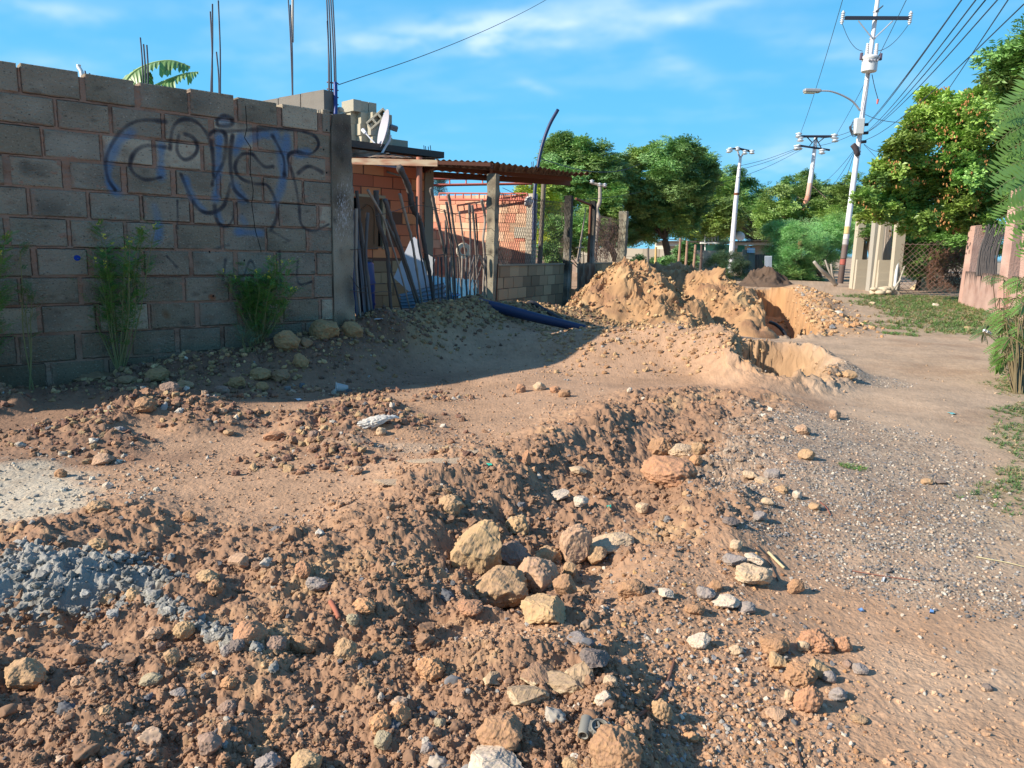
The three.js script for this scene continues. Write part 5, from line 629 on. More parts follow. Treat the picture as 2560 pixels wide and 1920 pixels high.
// ---------- grass ----------
{
  const r = rng(71), P = []; for (let i = 0; i < 9; i++) { const a = r() * 6.28, L = 0.5 + r() * 0.6, b = V((r() - 0.5) * 0.6, 0, (r() - 0.5) * 0.6), d = V(Math.cos(a) * 0.6, 1, Math.sin(a) * 0.6).multiplyScalar(L), s = V(-Math.sin(a), 0, Math.cos(a)).multiplyScalar(0.05), m = b.clone().addScaledVector(d, 0.5), e = b.clone().add(d).add(V(Math.cos(a) * 0.25, -0.15, Math.sin(a) * 0.25)); for (const v of [b.clone().sub(s), b.clone().add(s), m.clone().add(s), b.clone().sub(s), m.clone().add(s), m.clone().sub(s), m.clone().sub(s), m.clone().add(s), e]) P.push(v.x, v.y, v.z); }
  const g = triGeo(P), field = (name, label, n, fn, col, s0, s1) => { const list = [], cols = [], M = new THREE.Matrix4(), q = new THREE.Quaternion(); let tries = 0; while (list.length < n && tries++ < n * 30) { const p = fn(); if (!p) continue; const s = s0 + (s1 - s0) * r(); q.setFromAxisAngle(V(0, 1, 0), r() * 6.28); list.push(M.compose(onLand(p[0], p[1], -0.005), q, V(s * 1.3, s, s * 1.3)).clone()); const t = 0.7 + 0.6 * r(), dry = r() < 0.3 ? 1 : 0; cols.push(lin(mixn(col[0], 0.36, dry) * t, mixn(col[1], 0.29, dry) * t, mixn(col[2], 0.14, dry) * t)); } const im = new THREE.InstancedMesh(g, leafMats.neem, list.length); list.forEach((m, i) => { im.setMatrixAt(i, m); im.setColorAt(i, cols[i]); }); im.name = numbered(name); im.userData.kind = 'stuff'; tag(im, label, 'grass'); shade(im); scene.add(im); };
  field('grass', 'thin green grass growing before the posts and the pink wall', 13000, () => { const z = -12 - r() * 15, x = 6.5 + r() * 10; return grassK(x, z) > 0.25 + r() * 0.6 ? [x, z] : null; }, [0.13, 0.23, 0.05], 0.03, 0.11);
  field('grass', 'sparse grass and straw along the right edge of the path', 9000, () => { const z = -3 - r() * 5.5, x = 2.4 + r() * 3.2; return grassK(x, z) > 0.2 + r() * 0.6 ? [x, z] : null; }, [0.11, 0.2, 0.05], 0.012, 0.045);
  field('grass', 'low green tufts beside the trench bank on the path', 260, () => { const a = r() * 6.28, q = Math.sqrt(r()), k = r() < 0.5; return k ? [7.15 + Math.cos(a) * q * 0.35, -14.2 + Math.sin(a) * q * 0.7] : [6.6 + Math.cos(a) * q * 0.3, -12.6 + Math.sin(a) * q * 0.3]; }, [0.13, 0.26, 0.05], 0.03, 0.07);
  field('grass', 'tiny green tuft alone on the grey gravel', 70, () => { const a = r() * 6.28, q = Math.sqrt(r()); return [2.13 + Math.cos(a) * q * 0.09, -4.42 + Math.sin(a) * q * 0.06]; }, [0.13, 0.28, 0.04], 0.015, 0.035);
  field('straw', 'scattered dry straw on the bare path at right', 2600, () => { const z = -1.6 - r() * 7, x = 0.9 + r() * (1 - z * 0.5); return r() < 0.5 ? [x, z] : null; }, [0.42, 0.33, 0.18], 0.004, 0.012);
}

// ---------- right side: posts, gate and pink wall ----------
// upright piece given by its foot pixels and top row at a depth, thickness th
function upright(parent, name, x0, x1, foot, topL, topR, d, th, mat, lean = true, side) {
  const a = at(x0, foot, d), b = at(x1, foot, d), tz = V(0, 0, 1), a2 = hit(topL[0], topL[1], a, tz), b2 = hit(topR[0], topR[1], b, tz); a.y = Math.min(a.y, -0.05); b.y = a.y;
  const P = [], k = th, pts = [a, b, b2, a2], n = V().crossVectors(V().subVectors(b, a), V(0, 1, 0)).normalize().multiplyScalar(k); const f = pts.map((p) => p), e = pts.map((p) => p.clone().add(n)), q = (A, B, C, D) => P.push(...[A, B, C, A, C, D].flatMap((v) => v.toArray()));
  q(f[0], f[1], f[2], f[3]); q(e[1], e[0], e[3], e[2]); q(e[0], f[0], f[3], e[3]); q(f[1], e[1], e[2], f[2]); q(f[3], f[2], e[2], e[3]);
  const g = triGeo(P), N = g.attributes.normal; const dd = V().subVectors(camera.position, a); if (N.getX(0) * dd.x + N.getY(0) * dd.y + N.getZ(0) * dd.z < 0) { const p = g.attributes.position; for (let i = 0; i < p.count; i += 3) { const x = p.getX(i), y = p.getY(i), z = p.getZ(i); p.setXYZ(i, p.getX(i + 1), p.getY(i + 1), p.getZ(i + 1)); p.setXYZ(i + 1, x, y, z); } g.computeVertexNormals(); }
  const uv = []; const pp = g.attributes.position; for (let i = 0; i < pp.count; i++) uv.push(pp.getX(i) + pp.getZ(i), pp.getY(i)); g.setAttribute('uv', new THREE.Float32BufferAttribute(uv, 2)); return part(name, g, mat, parent);
}
const wallConc = new THREE.MeshStandardMaterial({ color: lin(0.46, 0.4, 0.31), roughness: 0.95, bumpMap: rep(grainTex, 2, 2), bumpScale: 0.01 }), greyConc = new THREE.MeshStandardMaterial({ color: lin(0.36, 0.33, 0.28), roughness: 0.95, bumpMap: rep(grainTex, 2, 2), bumpScale: 0.01 });
{
  const T = (l) => thing('concrete_post', l, 'post'); let t = T('leftmost pale concrete post next to the utility pole');
  upright(t, 'shaft', 2123, 2140, 709, [2140, 550], [2158, 552], 27, 0.25, wallConc);
  t = T('tall concrete post with lit left edge in the middle of the row'); upright(t, 'shaft', 2165, 2184, 712, [2181, 538], [2205, 560], 26, 0.28, greyConc);
  t = T('narrow pale concrete post in front of the grey slab post'); upright(t, 'shaft', 2178, 2191, 722, [2197, 562], [2206, 558], 24.6, 0.16, wallConc); t = T('grey slab post behind the narrow pale post'); upright(t, 'shaft', 2192, 2208, 716, [2205, 550], [2221, 548], 25.2, 0.14, greyConc);
  t = T('broken right hand concrete post with crumbling edge beside the wire gate'); const sh = upright(t, 'shaft', 2221, 2241, 722, [2238, 537], [2262, 535], 24, 0.2, wallConc); const r = rng(8), rg = []; for (let i = 0; i < 30; i++) { const f = r(), g = new THREE.IcosahedronGeometry(0.05 + 0.05 * r(), 1); g.translate(...at(mixn(2236, 2243, f) + r() * 5, mixn(718, 625, f), 23.98).toArray()); rg.push(g); } part('crumbled_edge', merge(rg), std(0.5, 0.4, 0.29, 1), t);
  const pp = thing('white_pipe', 'white pipe running up the edge of the broken concrete post', 'pipe'); part('pipe', limb([at(2237, 716, 23.7), at(2246, 640, 23.7), at(2256, 545, 23.7)], 0.05, 0.05, 8, 4), std(0.62, 0.62, 0.62, 0.5), pp);
  const pan = (l, a) => { const w = thing('low_panel', l, 'wall'); for (const [x0, x1, y0, x2, x3, y1, d] of a) upright(w, 'block', x0, x1, y0, [x2, y1], [x3, y1], d, 0.12, wallConc); return w; };
  pan('low pale block panel between the two left posts', [[2133, 2166, 709, 2136, 2168, 692, 26.6], [2136, 2168, 691.4, 2138, 2170, 670, 26.6], [2138, 2170, 669.4, 2140, 2172, 649, 26.6]].map((q) => q)); pan('low grey block panel between the two right posts', [[2188, 2222, 722, 2190, 2223, 701, 24.4], [2190, 2223, 700.4, 2192, 2224, 682, 24.4], [2192, 2224, 681.4, 2194, 2226, 650, 24.4]]);
  const foot = thing('concrete_footing', 'crumbled pale footing lump at the base of the posts', 'footing'); const fg = []; for (let i = 0; i < 40; i++) { const g = new THREE.IcosahedronGeometry(0.05 + 0.13 * r(), 1); g.scale(1, 0.55, 1); g.translate(...at(2180 + r() * 45, 722 + r() * 14, 24 - r() * 0.4).toArray()); fg.push(g); } part('lump', merge(fg), std(0.52, 0.43, 0.31, 1), foot, true);
  const st = (l, x0, x1, y0, y1, d, n, s) => { const f = thing('stick_infill', l, 'sticks'), q = rng(s); for (let i = 0; i < n; i++) { const x = mixn(x0, x1, (i + q() * 0.6) / n), top = y0 + q() * 22; part('stick', limb([at(x, y1, d), at(x + 3 + q() * 3, (top + y1) / 2, d), at(x + 6 + (q() - 0.4) * 9, top, d)], 0.035, 0.018, 6, 3, 0.2, i), barkMats[2], f); } };
  st('bundle of upright pale sticks filling the gap above the left panel', 2145, 2166, 585, 650, 26.7, 11, 1); st('leaning sticks filling the gap above the right panel', 2208, 2226, 550, 650, 24.5, 9, 2);
}
{
  const o = at(2240, 722, 23.6).setY(0), e = at(2400, 738, 22.6).setY(0), u = V().subVectors(e, o), L = u.length(); u.normalize(); const n = V(-u.z, 0, u.x), P = (x, y, w) => o.clone().addScaledVector(u, x).addScaledVector(n, w + 0.12 * Math.sin(x * 1.1)).setY(y + 0.12 * Math.sin(x * 0.9));
  const t = thing('wire_gate', 'sagging rusty chain link gate between the posts and pink wall', 'gate'); part('mesh', netting(P, 0, L, 0.02, 1.75, 0.085, 0.085, 0.007, 0.14), std(0.16, 0.1, 0.08, 0.7, { metalness: 0.2 }), t, true); part('brace', rod(at(2240, 725, 23.5), at(2262, 665, 23.5), 0.025), std(0.4, 0.36, 0.3), t); part('brace', rod(at(2236, 720, 23.4), at(2252, 698, 23.4), 0.03), std(0.4, 0.36, 0.3), t); for (const y of [1.72, 0.3]) part('strand', limb([P(0, y, 0), P(L * 0.5, y - 0.08, 0.05), P(L, y, 0)], 0.008, 0.008, 5, 6), wireMat, t);
  const r = rng(6), gs = []; for (let i = 0; i < 420; i++) { const x = L * (0.45 + 0.55 * r()), y = 0.35 + r() * 1.2, p = P(x, y, -0.25 - r() * 0.3); gs.push(limb([p, p.clone().add(V((r() - 0.5) * 0.3, -0.15, 0)), p.clone().add(V((r() - 0.5) * 0.5, -0.3 * r(), 0.05))], 0.01, 0.004, 4, 2)); } const d = part('dry_brush', merge(gs), std(0.17, 0.085, 0.055, 1), scene, true); tag(d, 'brown dry brush piled behind the chain link gate', 'dry brush');
  const m = thing('dirt_mound', 'pale mound of earth seen through the chain link gate', 'mound'); const mg = new THREE.SphereGeometry(1, 40, 20).scale(1.3, 0.55, 0.8), mp = mg.attributes.position; for (let i = 0; i < mp.count; i++) { const x = mp.getX(i), y = mp.getY(i), z = mp.getZ(i), f = 1 + 0.2 * fbm3(x * 3, y * 3, z * 3); mp.setXYZ(i, x * f, y * f, z * f); } mg.computeVertexNormals(); m.position.copy(at(2372, 705, 27).setY(0.1)); part('earth', mg, std(0.55, 0.42, 0.25, 1), m);
}
const pinkTex = canvas(1024, 512, (c, w, h) => { c.fillStyle = '#b39387'; c.fillRect(0, 0, w, h); cloudy(c, w, h, 90, 61, ['160,118,102', '200,168,154', '140,108,98'], 20, 120, 0.5); speck(c, w, h, 3000, 62, ['#a8786a', '#d8aa9a'], 3, 0.5); });
const stainTex = canvas(1024, 512, (c, w, h) => { c.fillStyle = '#b39387'; c.fillRect(0, 0, w, h); cloudy(c, w, h, 90, 63, ['160,118,102', '200,168,154', '140,108,98'], 20, 120, 0.5); const r = rng(64); for (let i = 0; i < 90; i++) { const x = r() * w, L = 40 + r() * r() * 280, g = c.createLinearGradient(0, 0, 0, L); g.addColorStop(0, 'rgba(40,34,32,0.75)'); g.addColorStop(1, 'rgba(40,34,32,0)'); c.fillStyle = g; c.fillRect(x, 0, 6 + r() * 26, L); } });
const pinkMat = new THREE.MeshStandardMaterial({ map: rep(pinkTex, 0.4, 0.4), roughness: 0.95, bumpMap: rep(grainTex, 1, 1), bumpScale: 0.012 });
{
  const t = thing('pink_wall', 'stained pink plastered wall with tapering pillars at the right', 'wall'), A = at(2396, 748, 21), B = at(2500, 782, 16.6), C = at(2640, 830, 13.2), wallH = 0.98;
  const seg = (a, b, top, th, mat, nm, lower = -0.2) => { const p = a.clone().setY(lower), u = V().subVectors(b, a).setY(0), n = V(-u.z, 0, u.x).normalize().multiplyScalar(th), g = skewBox(p, u, V(0, top - lower, 0), n); const q = g.attributes.position, uv = g.attributes.uv; const L = u.length(); u.normalize(); for (let i = 0; i < q.count; i++) uv.setXY(i, (q.getX(i) - p.x) * u.x + (q.getZ(i) - p.z) * u.z, (q.getY(i) - 0) / 1.0); return part(nm, g, mat, t); };
  const smat = new THREE.MeshStandardMaterial({ map: rep(stainTex, 0.5, 1), roughness: 0.95, bumpMap: rep(grainTex, 1, 1), bumpScale: 0.012 });
  seg(A.clone().add(V(0.06, 0, -0.1)), B, wallH, -0.14, smat, 'panel'); seg(B, C, wallH, -0.14, smat, 'panel');
  const pil = (x0, x1, foot, tl, tr, d) => upright(t, 'pillar', x0, x1, foot, tl, tr, d, 0.28, pinkMat); pil(2396, 2442, 752, [2423, 566], [2452, 560], 20.8); pil(2486, 2530, 790, [2526, 470], [2556, 462], 16.4); pil(2540, 2600, 812, [2560, 520], [2630, 515], 15.2);
  const d = thing('dry_fronds', 'dark drooping dry stalks behind the pink wall', 'dry stalks'), r = rng(14); for (let i = 0; i < 26; i++) { const x = 2446 + r() * 46, y0 = 560 + r() * 40; part('stalk', limb([at(x - 8 + r() * 8, 690, 18.6), at(x + (r() - 0.5) * 10, 630, 18.6), at(x + 10 + r() * 16, y0, 18.6)], 0.035, 0.015, 5, 3, 0.2, i), barkMats[1], d); }
}
// ---------- poles, lamp, transformer and wires ----------
const paintWhite = std(0.72, 0.72, 0.76, 0.45), galv = std(0.5, 0.5, 0.53, 0.45, { metalness: 0.3 }), darkSteel = std(0.035, 0.04, 0.06, 0.6, { metalness: 0.3 }), porcelain = std(0.6, 0.6, 0.62, 0.25), glassy = std(0.62, 0.66, 0.7, 0.15);
const PZ = at(2100, 711, 31).z, pp = (x, y, dz = 0) => hit(x, y, V(0, 0, PZ + dz), V(0, 0, 1));
{
  const t = thing('utility_pole', 'tall white utility pole with transformer, street lamp and dark painted foot', 'utility pole');
  const cx = (y) => 2100 + (2194 - 2100) * ((711 - y) / 711), r = (y) => 0.125 - 0.045 * (711 - y) / 711, segs = [[716, 662, [0.1, 0.065, 0.055]], [662, 648, [0.35, 0.09, 0.07]], [648, 612, [0.15, 0.11, 0.1]], [612, 598, [0.4, 0.38, 0.38]], [598, 585, [0.6, 0.58, 0.58]], [585, 566, [0.6, 0.45, 0.2]], [566, 250, null], [250, -60, null]];
  for (const [y0, y1, c] of segs) { const n = 4, pts = []; for (let i = 0; i <= n; i++) { const y = mixn(y0, y1, i / n); pts.push(pp(cx(y), y)); } part('shaft', limb(pts, r(y0), r(y1), 14, 3), c ? std(...c, 0.7) : paintWhite, t); }
  const ca = part('cross_arm', skewBox(pp(2111, 50, 0.14), V().subVectors(pp(2273, 50.5, 0.14), pp(2111, 50, 0.14)), V(0, 0.12, 0), V(0, 0, 0.1)), darkSteel, t);
  for (const [x, xa] of [[2146, 2179], [2232, 2188]]) part('brace', rod(pp(x, 52, 0.2), pp(xa, 94, 0.16), 0.022, 0.022, 5), galv, t);
  for (const [x0, y0, x1, y1] of [[2104, 60, 2109, 27], [2273, 61, 2278, 28]]) { const a = pp(x0, y0, 0.2), b = pp(x1, y1, 0.2), gs = [rod(a, b, 0.045, 0.04, 10)]; for (let k = 1; k < 6; k++) { const c = V().lerpVectors(a, b, k / 6); gs.push(new THREE.CylinderGeometry(0.075, 0.075, 0.03, 12).translate(c.x, c.y, c.z)); } part('insulator', merge(gs), porcelain, t); }
  for (const y of [29, 96, 47, 380]) part('band', rod(pp(cx(y), y + 2), pp(cx(y), y - 2), r(y) + 0.03, r(y) + 0.03, 14), galv, t);
  part('stand_off', rod(pp(2190, 29, 0.1), pp(2208, 14, 0.3), 0.03, 0.02, 6), darkSteel, t);
  const tc = pp(2172, 180, 0.32), th = pp(2174, 140, 0.32).y - tc.y, tr = part('transformer', new THREE.LatheGeometry([[0, 0], [0.26, 0], [0.29, 0.03], [0.29, th - 0.14], [0.34, th - 0.12], [0.34, th - 0.04], [0.28, th], [0, th + 0.02]].map(([x, y]) => new THREE.Vector2(x, y)), 28).translate(tc.x, tc.y, tc.z), std(0.6, 0.62, 0.64, 0.5), t);
  for (const dx of [-0.15, 0.2]) { const gs = []; for (let k = 0; k < 6; k++) gs.push(new THREE.CylinderGeometry(0.075 - k * 0.004, 0.085 - k * 0.004, 0.05, 14).translate(tc.x + dx, tc.y + th + 0.06 + k * 0.075, tc.z)); part('bushing', merge(gs), porcelain, tr); }
  for (const dx of [-0.36, 0.4]) part('arrester', box(0.09, 0.26, 0.12, tc.x + dx, tc.y + th - 0.02, tc.z, 0.02), std(0.1, 0.08, 0.12), tr);
  for (let i = 0; i < 4; i++) part('lug', box(0.06, 0.07, 0.08, tc.x - 0.16 + i * 0.11, tc.y + th - 0.22, tc.z + 0.29, 0.01), std(0.3, 0.3, 0.34), tr);
  // lamp
  part('lamp_arm', limb([pp(2150, 276), pp(2132, 254, 0.1), pp(2105, 238, 0.2), pp(2075, 228, 0.3), pp(2046, 227, 0.35)], 0.04, 0.03, 9, 6), galv, t);
  const lp = pp(2030, 227, 0.35), lh = part('lamp_head', box(0.66, 0.14, 0.3, lp.x, lp.y, lp.z, 0.05).translate(0, 0, 0), std(0.35, 0.35, 0.36, 0.5, { metalness: 0.2 }), t); part('lens', box(0.42, 0.05, 0.24, lp.x - 0.08, lp.y - 0.075, lp.z, 0.02), std(0.55, 0.56, 0.42, 0.3), lh);
  const bx = pp(2147, 316, 0.2); part('junction_box', box(0.36, 0.62, 0.28, bx.x, bx.y, bx.z, 0.04), std(0.62, 0.63, 0.62, 0.5), t);
  const loop = []; for (let i = 0; i < 5; i++) loop.push(limb([pp(2134, 300 + i * 5, 0.15), pp(2128 - i * 1.2, 316, 0.2), pp(2133, 330 + i * 3, 0.2), pp(2144, 338, 0.2)], 0.012, 0.012, 5, 5)); loop.forEach((g) => part('cable_loop', g, std(0.06, 0.07, 0.09, 0.6), t));
  part('splice', limb([pp(2132, 362, 0.14), pp(2138, 370, 0.2), pp(2142, 380, 0.2), pp(2145, 388, 0.15)], 0.12, 0.1, 9, 3, 0.3, 4), std(0.05, 0.04, 0.05, 0.8), t); for (const [x, y] of [[2163, 312], [2163, 333], [2158, 355]]) part('spool', rod(pp(x - 5, y, 0.1), pp(x + 7, y - 1, 0.1), 0.06, 0.06, 8), darkSteel, t);
  part('riser_cable', limb([pp(2173, 182, 0.15), pp(2164, 230, 0.14), pp(2152, 290, 0.15), pp(2149, 302, 0.2)], 0.018, 0.018, 6, 5), std(0.3, 0.3, 0.33), t);
  part('drop_lead', limb([pp(2180, 186, 0.2), pp(2186, 215, 0.2), pp(2195, 248, 0.2)], 0.014, 0.014, 5, 5), darkSteel, t); part('red_tag', rod(pp(2195, 248, 0.2), pp(2193, 260, 0.2), 0.05, 0.03, 7), std(0.5, 0.14, 0.14), t);
}
const bell = (p, s) => { const gs = [new THREE.SphereGeometry(s, 12, 8).scale(0.8, 1, 0.8).translate(p.x, p.y, p.z), new THREE.CylinderGeometry(s * 1.25, s * 0.9, s * 0.35, 14).translate(p.x, p.y - s * 0.6, p.z), new THREE.CylinderGeometry(s * 1.1, s * 1.1, s * 0.3, 14).translate(p.x, p.y + s * 0.5, p.z)]; return merge(gs); };
{
  const t = thing('utility_pole', 'second pole with two crossed arms rising from the trees', 'utility pole'), d = 44;
  const A = at(2012, 520, d), q = (x, y, dz = 0) => hit(x, y, V(0, 0, A.z + dz), V(0, 0, 1)); const b = q(2012, 520).setY(-0.2); b.x = q(2006, 560).x; part('shaft', limb([b, q(2013, 512), q(2020, 491)], 0.16, 0.15, 12, 3), std(0.5, 0.22, 0.15, 0.8), t); part('shaft', limb([q(2020, 491), q(2025, 458)], 0.15, 0.14, 12, 3), std(0.58, 0.36, 0.28, 0.8), t); part('shaft', limb([q(2025, 458), q(2032, 410), q(2040, 344)], 0.14, 0.1, 12, 3), paintWhite, t);
  part('cross_arm', rod(q(2002, 341, 0.2), q(2081, 341, 0.2), 0.07, 0.07, 4), darkSteel, t); part('cross_arm', rod(q(1999, 364, 0.9), q(2073, 375, -0.6), 0.08, 0.08, 4), darkSteel, t); for (const [x0, y0, x1, y1] of [[2040, 345, 2023, 366], [2040, 345, 2053, 370], [2018, 343, 2030, 356], [2062, 343, 2046, 356]]) part('brace', rod(q(x0, y0, 0.1), q(x1, y1, 0.2), 0.03, 0.03, 4), darkSteel, t);
  for (const [x, y] of [[1997, 338], [2001, 348], [2086, 341], [2088, 349], [1992, 369], [1998, 368], [2055, 379]]) part('insulator', bell(q(x, y, 0.3), 0.17), glassy, t);
}
{
  const t = thing('utility_pole', 'farthest white pole with a single short arm above the teal house', 'utility pole'), d = 42, A = at(1834, 600, d), q = (x, y, dz = 0) => hit(x, y, V(0, 0, A.z + dz), V(0, 0, 1)), b = q(1829, 640); part('shaft', limb([b.clone().setY(0), q(1830, 620), q(1840, 500)], 0.17, 0.13, 12, 3), paintWhite, t); part('band', rod(q(1841, 488), q(1841.5, 482), 0.14, 0.14, 10), rustMat, t); part('shaft', limb([q(1840, 500), q(1846, 440), q(1851, 395)], 0.13, 0.08, 12, 3), paintWhite, t);
  part('cross_arm', rod(q(1844, 371, 0.3), q(1880, 379, -0.4), 0.08, 0.08, 4), darkSteel, t); part('cross_arm', rod(q(1828, 372, 0.3), q(1846, 371, 0.3), 0.05, 0.05, 4), darkSteel, t); part('brace', rod(q(1850, 396), q(1862, 378), 0.05, 0.05, 5), galv, t); part('brace', rod(q(1850, 396), q(1844, 378), 0.05, 0.05, 5), galv, t);
  for (const [x, y] of [[1822, 377], [1826, 374], [1844, 372], [1880, 380], [1862, 381]]) part('insulator', bell(q(x, y, 0.3), 0.13), glassy, t);
}
{ const t = thing('wooden_pole', 'crooked grey wooden pole with a small crossbar in the fenced yard', 'pole'); const d = 22; part('trunk', limb([at(1484, 690, d), at(1486, 640, d), at(1490, 590, d), at(1496, 540, d), at(1492, 526, d), at(1499, 505, d), at(1500, 468, d)], 0.09, 0.05, 8, 4, 0.12, 5), barkMats[2], t); part('crossbar', rod(at(1478, 457, d), at(1515, 467, d), 0.045, 0.04, 6), barkMats[2], t); for (const [x, y] of [[1480, 454], [1499, 462], [1512, 463]]) part('insulator', bell(at(x, y, d), 0.06), porcelain, t); }
{ const mk = (label, pts) => { const w = thing('overhead_wire', label, 'wire'), k = Math.hypot(...pts[0].toArray()) < 17 ? 0.0045 : 0.011; part('strand', limb(pts, k, k, 4, 10), darkSteel, w); return w; };
  const W = (label, x0, y0, d0, x1, y1, d1, sag = 0) => { const a = at(x0, y0, d0), b = at(x1, y1, d1), pts = []; for (let i = 0; i <= 4; i++) { const q = i / 4, p = V().lerpVectors(a, b, q); p.y -= sag * 4 * q * (1 - q); pts.push(p); } return mk(label, pts); };
  const ins = [[2166, 312, 2440, -50], [2166, 314, 2425, -30], [2166, 330, 2470, -40], [2166, 332, 2480, -20], [2163, 334, 2520, -30], [2160, 352, 2560, 10]];
  ['first from the left', 'second from the left', 'third from the left', 'fourth from the left', 'fifth from the left', 'rightmost'].forEach((n, i) => W(`${n} of the wires climbing from the white pole to upper right`, ins[i][0], ins[i][1], 31, ins[i][2], ins[i][3], 9, 0.1 + 0.03 * i));
  W('thin separate wire above the big tree at upper right', 2372, 222, 22, 2540, -30, 10); W('wire from the second pole up to the top edge at left of white pole', 1999, 340, 44, 2118, -40, 24, 0.3); W('wire from the second pole passing behind the white pole upward', 2088, 342, 44, 2290, -50, 22, 0.2); W('sagging wire from white pole to second pole arm', 2146, 330, 31, 2004, 366, 43, 0.2); W('upper thin wire between white pole and second pole', 2142, 322, 31, 2052, 345, 43, 0.1);
  W('lead from left insulator down to the transformer', 2106, 60, 31, 2157, 128, 31, 0.25); W('lead from right insulator down to the transformer', 2271, 62, 31, 2190, 128, 31, 0.25); W('cable from the white pole to the big tree', 2157, 283, 31, 2262, 306, 24, 0.1);
  W('uppermost service wire from second pole to the centre trees', 1992, 371, 43, 1620, 424, 36, 0.5); W('middle service wire from second pole to the centre trees', 1998, 372, 43, 1640, 440, 36, 0.5); W('lowest service wire from second pole to the centre trees', 2004, 374, 43, 1600, 480, 34, 0.6);
  W('wire crossing from the blue standing pipe into the trees', 1352, 397, 16.2, 1600, 410, 30, 0.3); W('long wire rising from the corner rods to the top edge', 846, 212, 8, 1400, -20, 14, 0.1);
  ['first', 'second', 'third', 'fourth'].forEach((n, i) => W(`${n} of the drop wires fanning down left from the dark splice`, 2138, 372 + i * 2, 31, 2062 + i * 22, 455 + i * 6, 38, 0.1)); W('drop wire from the white pole down right into the big tree', 2160, 362, 31, 2194, 398, 24); W('nearly level drop wire from white pole to the big tree', 2160, 360, 31, 2245, 372, 24, 0.2);
  W('thin wire strung along the tops of the low wall posts', 1422, 500, 15.5, 1600, 480, 24, 0.05);
}
// ---------- far side of the street ----------
{
  const t = thing('far_wall', 'long grey block wall across the yard in the distance', 'wall'), a = at(1440, 690, 37).setY(0), b = at(1800, 690, 35).setY(0), u = V().subVectors(b, a), L = u.length(); u.normalize(); const n = V(-u.z, 0, u.x), top = at(1640, 622, 36).y; part('mortar', skewBox(a.clone().addScaledVector(n, -0.02).setY(0), u.clone().multiplyScalar(L), V(0, top - 0.02, 0), n.clone().multiplyScalar(-0.15)), std(0.36, 0.32, 0.27, 1), t); courses(t, 'block', a, u, n, 0, L, 0.0, top, 0.82, 0.4, 0.02, matSet([[0.44, 0.4, 0.33], [0.48, 0.44, 0.37], [0.4, 0.36, 0.3]]), 33);
}
{
  const t = thing('teal_house', 'low house with teal and white walls and flat roof beyond the wall', 'house'), d = 44, Q = (x, y, dz = 0) => at(x, y, d + dz), quad = (n, x0, x1, y0, y1, m, dz = 0, th = 0.2, par = t) => part(n, skewBox(Q(x0, y1, dz), V().subVectors(Q(x1, y1, dz), Q(x0, y1, dz)), V().subVectors(Q(x0, y0, dz), Q(x0, y1, dz)), V(0, 0, -th)), m, par);
  const teal = std(0.1, 0.36, 0.27, 0.8), dteal = std(0.02, 0.17, 0.13, 0.8), white = std(0.7, 0.7, 0.68, 0.7), dark = std(0.08, 0.07, 0.06, 0.9), cream = std(0.5, 0.47, 0.38, 0.9);
  quad('wall', 1660, 1725, 606, 690, cream, 0.4, 3); quad('wall', 1720, 1770, 610, 690, dteal, 0.2, 3); quad('wall', 1765, 1830, 612, 690, teal, 0, 3); quad('wall', 1826, 1880, 614, 690, cream, 0.3, 3); quad('wall', 1875, 1940, 614, 690, std(0.3, 0.27, 0.23), 0.3, 3); quad('fascia', 1660, 1722, 602, 615, white, -0.2, 0.3); quad('fascia', 1752, 1832, 605, 609.5, white, -0.6, 0.4); quad('fascia', 1830, 1942, 606, 613, std(0.45, 0.42, 0.38), -0.3, 0.4); quad('roof', 1655, 1945, 602.5, 606, dark, -0.4, 3.2); quad('shutter', 1844, 1862, 612, 630, dteal, -0.1, 0.1); quad('window', 1832, 1845, 612, 621, std(0.4, 0.46, 0.58, 0.4), -0.1, 0.1); quad('canopy', 1885, 1940, 600, 603, std(0.3, 0.22, 0.14), -0.6, 1.5);
  part('vent_pipe', rod(Q(1872, 608), Q(1874, 596), 0.09, 0.09, 8), white, t);
  const f = thing('metal_cage', 'white square metal cage standing on the teal house roof', 'metal cage'), b = (x0, y0, x1, y1, dz = 0) => part('bar', rod(Q(x0, y0, dz), Q(x1, y1, dz), 0.045, 0.045, 4), white, f); for (const x of [1762, 1772, 1780, 1788]) b(x, 584, x, 605, -0.3); for (const y of [584, 594, 605]) b(1762, y, 1788, y, -0.3); b(1762, 584, 1768, 582, -0.2); b(1788, 584, 1795, 585, 0.4); b(1795, 585, 1795, 604, 0.4); b(1762, 594, 1763, 632, -0.4);
  const dsh = thing('satellite_dish', 'small pale dish on the far roof beside the white pole', 'satellite dish'); part('reflector', new THREE.SphereGeometry(0.42, 18, 8, 0, 6.283, 0, 0.8).rotateX(1.1).translate(...Q(1846, 596, -0.4).toArray()), white, dsh); part('mast', rod(Q(1846, 606, -0.3), Q(1846, 596, -0.3), 0.04), galv, dsh);
}
